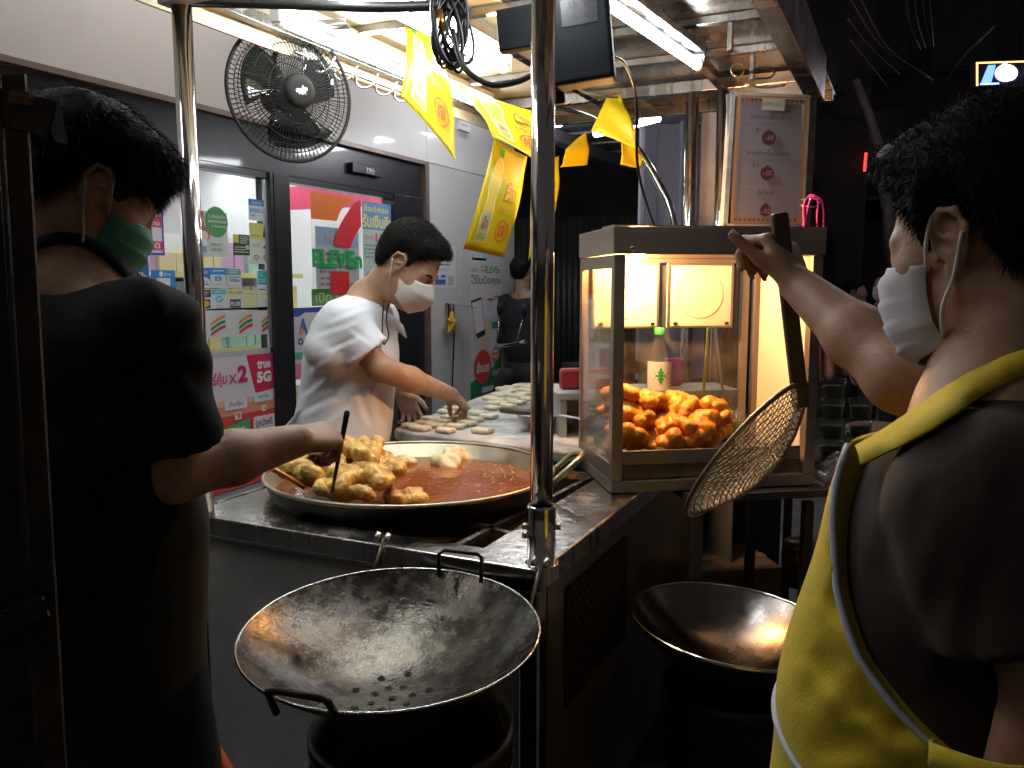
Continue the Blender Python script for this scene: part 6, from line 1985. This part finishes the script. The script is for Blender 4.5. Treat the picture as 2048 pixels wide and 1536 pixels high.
MB().lathe([(.0001, -.06), (.05, -.06), (.055, -.05), (.055, .04), (.045, .055)], jr, 24).build("glass", mat("amber_jar", (.12, .05, .015), .15, coat=.5), j_)
MB().lathe([(.048, .056), (.048, .075), (.0001, .076)], jr, 24).build("lid", mat("jar_lid", (.25, .2, .16), .35, .6), j_)
# stool
sp_ = at(1757, 858, d=3.3)
sl = empty("wooden_stool", (sp_[0], sp_[1], 0), "wooden topped stool with bent metal legs behind the apron", "stool")
MB().lathe([(.0001, .015), (.11, .015), (.122, .008), (.122, -.008), (.11, -.016), (.0001, -.016)], sp_, 28).build("seat", mat("stool_wood", (.24, .12, .07), .45, var=.2), sl)
M_sleg = mat("stool_metal", (.30, .22, .17), .35, .8)
for s in (-1, 1):
    o_ = eD * .08 * s
    MB().tube(spline([sp_ + o_ - eW * .1 + V(0, 0, -sp_[2]), sp_ + o_ - eW * .09 + V(0, 0, -.2), sp_ + o_ - eW * .05 + V(0, 0, -.06), sp_ + o_ + V(0, 0, -.04), sp_ + o_ + eW * .05 + V(0, 0, -.06), sp_ + o_ + eW * .09 + V(0, 0, -.2), sp_ + o_ + eW * .1 + V(0, 0, -sp_[2])], 5), .009, 8).build("leg", M_sleg, sl)
# pink cloth hung beyond the case
pcl = [at(1640, 660, d=3.0), at(1700, 690, d=3.05), at(1708, 745, d=3.05), at(1640, 765, d=3.0)]
MB().grid(lambda a, b: (pcl[3] * (1 - a) + pcl[2] * a) * (1 - b) + (pcl[0] * (1 - a) + pcl[1] * a) * b + CF * .02 * math.sin(a * 14), 12, 6).build("pink_cloth", mat("salmon_cloth", (.42, .17, .14), .85), solid=.003, label="salmon pink cloth hanging just beyond the display case", cat="cloth")

# ------------------------------------------------------------------ rusty steel post close at the left edge
M_rust = mat("rusty_steel", (.085, .055, .032), .6, .35, col2=(.022, .018, .014), vscale=14, bump=.25, bscale=60, rvar=.15)
pst = empty("steel_post", at(80, 900, d=.82), "rusty steel angle post close to the camera at the left edge", "post")
a0, a1 = at(28, 150, d=.80), at(112, 1560, d=.82)
MB().beam(a0, a1, .022, .004, up=-CF).build("flange", M_rust, pst)
MB().beam(a0 - CR * .014 + CF * .01, a1 - CR * .014 + CF * .01, .004, .03, up=-CF).build("flange", M_rust, pst)
MB().beam(at(-60, 150, d=.84), at(30, 1560, d=.86), .05, .004, up=-CF).build("backing_plate", M_soot, pst)
MB().beam(at(-40, 1262, d=.795), at(92, 1212, d=.795), .02, .004, up=-CF).build("cross_brace", M_rust, pst)
MB().tube([at(86, 1212, d=.80), at(86, 1212, d=.785)], .006, 8).build("bolt", M_iron, pst)
b = MB(); b.add([at(x, y, d=.80) for x, y in ((92, 192), (118, 192), (136, 288), (112, 284), (100, 262))] + [at(x, y, d=.806) for x, y in ((92, 192), (118, 192), (136, 288), (112, 284), (100, 262))], [(4, 3, 2, 1, 0), (5, 6, 7, 8, 9)] + [(i, (i + 1) % 5, 5 + (i + 1) % 5, 5 + i) for i in range(5)])
b.build("gusset", mat("grey_gusset", (.20, .20, .20), .5, .5, var=.3, vscale=20), pst)
MB().beam(at(-20, 210, d=.80), at(105, 238, d=.80), .035, .004, up=-CF).build("top_brace", M_rust, pst)
MB().beam(at(22, 196, d=.79), at(62, 200, d=.79), .012, .008, up=-CF).build("rust_cap", mat("rust_orange", (.22, .09, .05), .8, var=.4, vscale=30), pst)

# ------------------------------------------------------------------ the dark street beyond
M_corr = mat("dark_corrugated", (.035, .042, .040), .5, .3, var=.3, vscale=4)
fe = empty("corrugated_fence", at(1250, 700, d=8.2), "dark corrugated metal fence beyond the shop corner", "fence")
f0, f1 = at(1000, 700, d=8.6), at(1560, 700, d=7.6)
nf = 46
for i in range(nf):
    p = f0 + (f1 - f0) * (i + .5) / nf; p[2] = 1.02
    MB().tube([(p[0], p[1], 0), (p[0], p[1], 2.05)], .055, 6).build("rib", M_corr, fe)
# canopy over the next stall, with tube lamps
cn = empty("far_canopy", at(1230, 260, d=7), "pale corrugated canopy with tube lamps over the next stall", "canopy")
c0 = at(1230, 232, d=6.0)
zc = 2.62
for i in range(16):
    y = 5.0 + i * .26
    MB().bb(-2.9, -1.05, y, y + .25, zc + (.015 if i % 2 else 0), zc + .02 + (.015 if i % 2 else 0)).build("roof_sheet", mat("pale_sheet", (.30, .29, .31), .45, .4, var=.1), cn)
for x in (-2.6, -1.15):
    MB().bb(x - .04, x + .04, 5.0, 9.1, zc - .10, zc - .005).build("beam", mat("grey_beam", (.25, .24, .28), .5), cn)
for x, y in ((-1.12, 9.0),):
    MB().bb(x - .05, x + .05, y - .05, y + .05, 0, zc - .006).build("canopy_post", mat("grey_beam"), cn)
M_far = emat("tube_glow_street", (.92, .95, 1.0), 60.0)
for a, b_, lb in (((1000, 272, 5.2), (1062, 262, 5.7), "tube lamp of the next stall glimpsed between the yellow flags"), ((1190, 268, 5.0), (1318, 236, 4.7), "tube lamp of the next stall behind the pointed flag"), ((1062, 250, 6.6), (1120, 248, 6.0), "far tube lamp beside the corner post top")):
    p, q_ = at(a[0], a[1], d=a[2]), at(b_[0], b_[1], d=b_[2])
    l = empty("tube_lamp", (p + q_) / 2, lb, "lamp", "tube lamps of the next stall")
    MB().tube([p, q_], .02, 10).build("tube", M_far, l)
    MB().beam(p + V(0, 0, .035), q_ + V(0, 0, .035), .05, .02).build("housing", mat("lamp_white"), l)
    for r_ in (p, q_):
        MB().tube([r_ + V(0, 0, .045), V(r_[0], r_[1], zc)], .004, 6).build("hanger", M_wire, l)
pw = empty("partition_wall", at(1330, 400, d=6.6), "pale lilac partition wall lit behind the bent pipe", "wall")
MB().box(at(1345, 470, d=6.6), (.56, .06, 2.3), KA).build("panel", mat("lilac_wall", (.48, .45, .55), .6, var=.06), pw)
for px in (1296, 1370):
    MB().box(at(px, 470, d=6.45), (.10, .06, 2.4), KA).build("post", mat("grey_beam"), pw)


def bg_person(px, py, d, h, shirt, label, face=None, mask=False, lean=(0, 0), skin=(.40, .26, .18), trousers=(.02, .02, .025)):
    """A figure further down the street; px, py is its head centre."""
    hc = at(px, py, d=d)
    vF, vR = view_axes(px)
    f = nrm(vF * (face or (1, 0))[0] + vR * (face or (1, 0))[1])
    z = hc[2]
    n_ = hc - V(0, 0, .20)
    fr = Fr(n_, f)
    hd = Fr(hc, f)
    P = head_prims(hd, 1.0)[:14] + [P_cone(hd(0, -.03, -.06), n_, .052, .06, .03), P_ell(fr(0, 0, -.22), (.15, .10, .22), fr.A, .05)]
    for s in (-1, 1):
        P += [P_cone(n_, fr(.18 * s, 0, -.05), .05, .05, .04), P_cone(fr(.18 * s, 0, -.05), fr(.22 * s, -.02, -.32), .046, .04, .03), P_cone(fr(.22 * s, -.02, -.32), fr(.17 * s, .14, -.52), .04, .028, .02)]
        P += hand_prims(fr(.17 * s, .14, -.52), nrm(fr.y * .5 - fr.z), fr.x * s, s > 0, ((.4, .5, .3),) * 4)
    o = solid_obj("person", P, .010, skin_mat("skin_street", skin), loc=V(n_[0], n_[1], 0), label=label, cat="person", smooth_it=1)
    S = [P_ell(fr(0, 0, -.20), (.18, .125, .20), fr.A, .06), P_ell(fr(0, .0, -.42), (.175, .13, .2), fr.A, .06)]
    for s in (-1, 1):
        S += [P_cone(fr(0, 0, -.05), fr(.18 * s, 0, -.06), .065, .07, .04), P_cone(fr(.18 * s, 0, -.06), fr(.22 * s, -.02, -.34), .07, .062, .04)]
        if h: S += [P_cone(fr(.22 * s, -.02, -.34), fr(.175 * s, .12, -.49), .06, .045, .03)]
    solid_obj("jacket" if h else "shirt", S, .014, mat("street_cloth_%.0f_%.0f" % (px, py), shirt, .85, var=.2), o, loc=n_, mod=lambda dd, X: dd + folds(X, fr, .005, 1, 13, 7))
    T = [P_ell(fr(0, 0, -.62), (.17, .125, .13), fr.A, .05)]
    for s in (-1, 1):
        g_ = fr(.09 * s, 0, -.66)
        T += [P_cone(g_, (g_[0], g_[1], .07), .09, .06, .04), P_cone((g_[0], g_[1], .04), (g_[0] + f[0] * .13, g_[1] + f[1] * .13, .035), .04, .033, .03)]
    solid_obj("trousers", T, .018, mat("street_trousers", trousers, .9), o, loc=n_, mod=lambda dd, X: np.maximum(dd, .002 - X[:, 2]))
    hair_obj(hd, o, 1.0, .014, strands=300, vox=.009, seed=int(px))
    if mask: surgical_mask(hd, o, mat("street_mask", (.6, .55, .6), .8), 1.0)
    return o


bg_person(1046, 545, 6.9, 1, (.012, .014, .02), "person in a dark jacket walking away past the shop corner", (.75, .6))
bg_person(1768, 572, 7.2, 0, (.03, .045, .07), "person in a dark blue shirt and mask beyond the raised arm", (-.8, -.3), True)
bg_person(1712, 585, 8.4, 0, (.05, .035, .03), "person in a brown shirt in the dark beyond the raised arm, nearer the case", (-.3, .9), False)
# parked motorbike glimpsed behind the post
mo_ = at(1135, 705, d=5.9)
mk_ = empty("parked_motorbike", (mo_[0], mo_[1], 0), "dark motorbike parked beyond the cart, only glints showing", "motorbike")
mx_, my_ = nrm(V(.75, .66, 0)), nrm(V(-.66, .75, 0))
for s, nm in ((-.6, "wheel"), (.6, "wheel")):
    c = V(mo_[0], mo_[1], .29) + mx_ * s
    MB().tube(arc(c, .25, 0, 2 * math.pi * 27 / 28, 27, (mx_, V(0, 0, 1))), .045, 8, closed=True).build(nm, M_blackp, mk_)
base_ = V(mo_[0], mo_[1], 0)
solid_obj("body", [P_ell(base_ + mx_ * .05 + V(0, 0, .55), (.45, .14, .16), (mx_, my_, V(0, 0, 1)), .05), P_cone(base_ - mx_ * .45 + V(0, 0, .75), base_ - mx_ * .6 + V(0, 0, .35), .07, .05, .05)], .02, M_blackp, mk_, loc=base_)
MB().box(base_ + mx_ * .28 + V(0, 0, .80), (.6, .22, .08), (mx_, my_, V(0, 0, 1))).build("seat", M_blackp, mk_, bevel=.03)
MB().tube(spline([base_ - mx_ * .42 + my_ * -.34 + V(0, 0, 1.02), base_ - mx_ * .5 + my_ * -.1 + V(0, 0, .98), base_ - mx_ * .5 + my_ * .1 + V(0, 0, .98), base_ - mx_ * .42 + my_ * .34 + V(0, 0, 1.02)], 5), .013, 8).build("handlebar", M_pipe, mk_)
for s in (-1, 1):
    MB().tube([base_ - mx_ * .45 + my_ * .24 * s + V(0, 0, 1.0), base_ - mx_ * .42 + my_ * .3 * s + V(0, 0, 1.18)], .006, 6).build("mirror_stem", M_pipe, mk_)
    MB().lathe([(.0001, .01), (.05, .008), (.05, -.008), (.0001, -.01)], base_ - mx_ * .42 + my_ * .3 * s + V(0, 0, 1.22), 16, frame_of(mx_)).build("mirror", M_blackp, mk_)

ah = empty("sky_screen_house", at(1300, 450, d=11.5), "dark house wall added beyond the fence to cover the bright sky", "building")  # added dark house: screens the sky glow so the alley end stays black
aw0, aw1 = at(930, 500, d=12.0), at(1720, 500, d=11.4)
ax0 = nrm((aw1 - aw0) * V(1, 1, 0)); an0 = np.cross(ax0, (0, 0, 1)); ac_ = (aw0 + aw1) / 2; ac_[2] = 4.0
MB().box(ac_, (np.linalg.norm((aw1 - aw0) * V(1, 1, 0)), .3, 8.0), (ax0, -an0, V(0, 0, 1))).build("wall", mat("sky_screen_wall", (.020, .019, .021), .85, var=.4, vscale=2), ah)
for i in range(3):
    p = aw0 + ax0 * (1.2 + 1.7 * i); p[2] = 4.6
    w_ = MB().box(p + an0 * .16, (.9, .04, 1.2), (ax0, -an0, V(0, 0, 1))).build("window", mat("night_glass", (.012, .012, .016), .15), ah)
    MB().box(p + an0 * .19 + V(0, 0, -.65), (1.05, .1, .06), (ax0, -an0, V(0, 0, 1))).build("sill", mat("sky_screen_wall"), w_)
sc2 = empty("screen_cabinet", K(.62, .98, 0), "black cabinet added behind the display case to hide the bright ground", "cabinet")  # added black box, hides the pale lit ground behind the case
MB().box(K(.62, .98, .44), (.55, .4, .86), KA).build("carcass", mat("cabinet_black", (.012, .011, .011), .6), sc2, bevel=.006)
for a in (.485, .755):
    dr_ = MB().box(K(a, .774, .44), (.26, .012, .80), KA).build("door", mat("cabinet_black"), sc2, bevel=.004)
    MB().box(K(a + (.09 if a < .6 else -.09), .762, .55), (.012, .014, .10), KA).build("handle", M_steel_dk, dr_)

# house fronts across the dark street, with shop sign, red light strip and wires
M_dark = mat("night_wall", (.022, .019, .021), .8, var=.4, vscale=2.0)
bl = empty("street_house", at(1900, 500, d=13), "dark house front across the street behind the raised arm", "building")
h0_, h1_ = at(1600, 600, d=14.0), at(2500, 600, d=12.5)
hx = nrm((h1_ - h0_) * V(1, 1, 0)); hn = np.cross(hx, (0, 0, 1))
L_ = np.linalg.norm((h1_ - h0_) * V(1, 1, 0))
HA = (hx, -hn, V(0, 0, 1))
ctr = (h0_ + h1_) / 2; ctr[2] = 3.5
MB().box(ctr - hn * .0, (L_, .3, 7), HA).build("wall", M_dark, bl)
for i in range(5):
    for z in (3.6, 5.3):
        p = h0_ + hx * (1.0 + i * L_ / 5.2); p[2] = z
        w_ = MB().box(p + hn * .16, (.9, .04, 1.1), HA).build("window", mat("night_glass", (.012, .012, .016), .15), bl)
        MB().box(p + hn * .18 + V(0, 0, -.60), (1.05, .1, .06), HA).build("sill", M_dark, w_)
p = ctr.copy(); p[2] = 2.7
MB().box(p + hn * .5, (L_, .9, .06), HA).build("awning", mat("awning_night", (.05, .035, .03), .7, var=.3), bl)
ns0 = at(1952, 200, d=10.5)
sg_ = Sheet("lit_shop_sign", at(1952, 172, d=10.5), CR * .95 + CU * .03, CU * .30, (.06, .05, .16), "lit shop sign glowing white and blue at the upper right edge", "sign", thick=.12, up=.002, panel=mat("sign_face", (.05, .04, .12), .4))
sg_.rect(0, .94, 1, 1, emat("sign_orange", (1, .55, .12), 4.0)).rect(0, 0, .025, .94, emat("sign_orange", (1, .55, .12), 4.0)).poly([(.06, .1), (.20, .1), (.26, .86), (.16, .86)], emat("sign_blue", (.15, .3, 1), 2.5)).disc(.40, .5, .15, .36, emat("sign_white", (1, .97, 1), 9.0), 20).poly([(.3, .6), (.36, .95), (.46, .8)], emat("sign_white", (1, .97, 1), 9.0)).disc(.82, .5, .16, .36, emat("sign_white", (1, .97, 1), 9.0), 20)
sg_.rect(.05, .03, .30, .09, emat("sign_blue2", (.3, .55, 1), 5.0)).rect(.50, -.08, .90, -.03, emat("sign_violet", (.7, .1, 1), 3.0)).done("glowing_letters")
MB().tube([at(1732, 306, d=11), at(1729, 342, d=11)], .018, 8).build("red_light_strip", emat("red_neon", (1, .04, .03), 3.0), label="short red neon strip glowing in the dark street", cat="neon light")
for i, (a, m_, b_) in enumerate((((1690, -20), (1760, 90), (1866, 162)), ((1712, -20), (1775, 95), (1866, 160)), ((1695, 38), (1740, 95), (1800, 150)), ((1810, -10), (1820, 50), (1840, 98)), ((1828, -10), (1836, 50), (1850, 95)), ((1843, -10), (1850, 40), (1862, 92)), ((1858, -10), (1862, 40), (1866, 92)), ((1990, 52), (1930, 110), (1890, 165)), ((1700, 80), (1740, 130), (1775, 175)))):
    MB().tube(spline([at(*a, d=9.0), at(*m_, d=9.3), at(*b_, d=9.8)], 5), .011, 6).build("overhead_wire", mat("wire_night", (.09, .065, .06), .5), label="overhead wire %s in the dark sky over the street" % ("crossing from the roof corner, uppermost", "crossing from the roof corner, second", "sagging lowest beside the roof corner", "of the steep group, nearest the roof", "of the steep group, second", "of the steep group, third", "of the steep group, fourth", "rising towards the lit sign", "faintest, below the sagging ones")[i], cat="wire", group="overhead wires")
MB().tube([at(1710, 160, d=9.5), at(1735, 225, d=9.5), at(1758, 300, d=9.5), at(1775, 420, d=9.5), at(1790, 640, d=9.5)], [.05, .055, .06, .07, .08], 8).build("leaning_pole", mat("pole_night", (.10, .085, .08), .7, var=.5, vscale=9), label="leaning pole in the dark street beyond the display case", cat="pole")
lp_ = V(.9, 7.6, 4.7)
sl_ = empty("street_lamp", (lp_[0], lp_[1] + .9, 0), "pinkish street lamp high over the far end of the street", "street lamp")
MB().tube([(lp_[0] + .3, lp_[1] + .9, 0), (lp_[0] + .3, lp_[1] + .9, 4.7), (lp_[0] + .2, lp_[1] + .6, 4.95), tuple(lp_ + V(0, .1, .15))], .05, 8).build("pole", mat("pole_night"), sl_)
MB().lathe([(.0001, -.10), (.08, -.08), (.12, 0), (.10, .06), (.0001, .08)], lp_, 18).build("lamp_globe", emat("street_glow", (1.0, .78, .88), 130.0), sl_)
MB().lathe([(.16, .06), (.14, .10), (.05, .14), (.0001, .14)], lp_, 18).build("lamp_hood", mat("pole_night"), sl_)

# tube lamps under the shop's eave, above the picture; the shiny fascia mirrors them
for i, y in enumerate((.2, 2.6, 5.0)):
    l = empty("eave_lamp", (WX + .75, y, 3.45), ("first", "second", "third")[i] + " tube lamp under the shop eave, mirrored in the fascia", "lamp", "tube lamps under the shop eave")
    MB().tube([(WX + .75, y - .6, 3.45), (WX + .75, y + .6, 3.45)], .014, 10).build("tube", emat("tube_glow_eave", (1.0, .97, .94), 120.0), l)
    MB().bb(WX + .72, WX + .78, y - .62, y + .62, 3.475, 3.50).build("housing", mat("lamp_white"), l)
    MB().bb(WX + .01, WX + .78, y - .01, y + .01, 3.502, 3.52).build("arm", mat("lamp_white"), l)
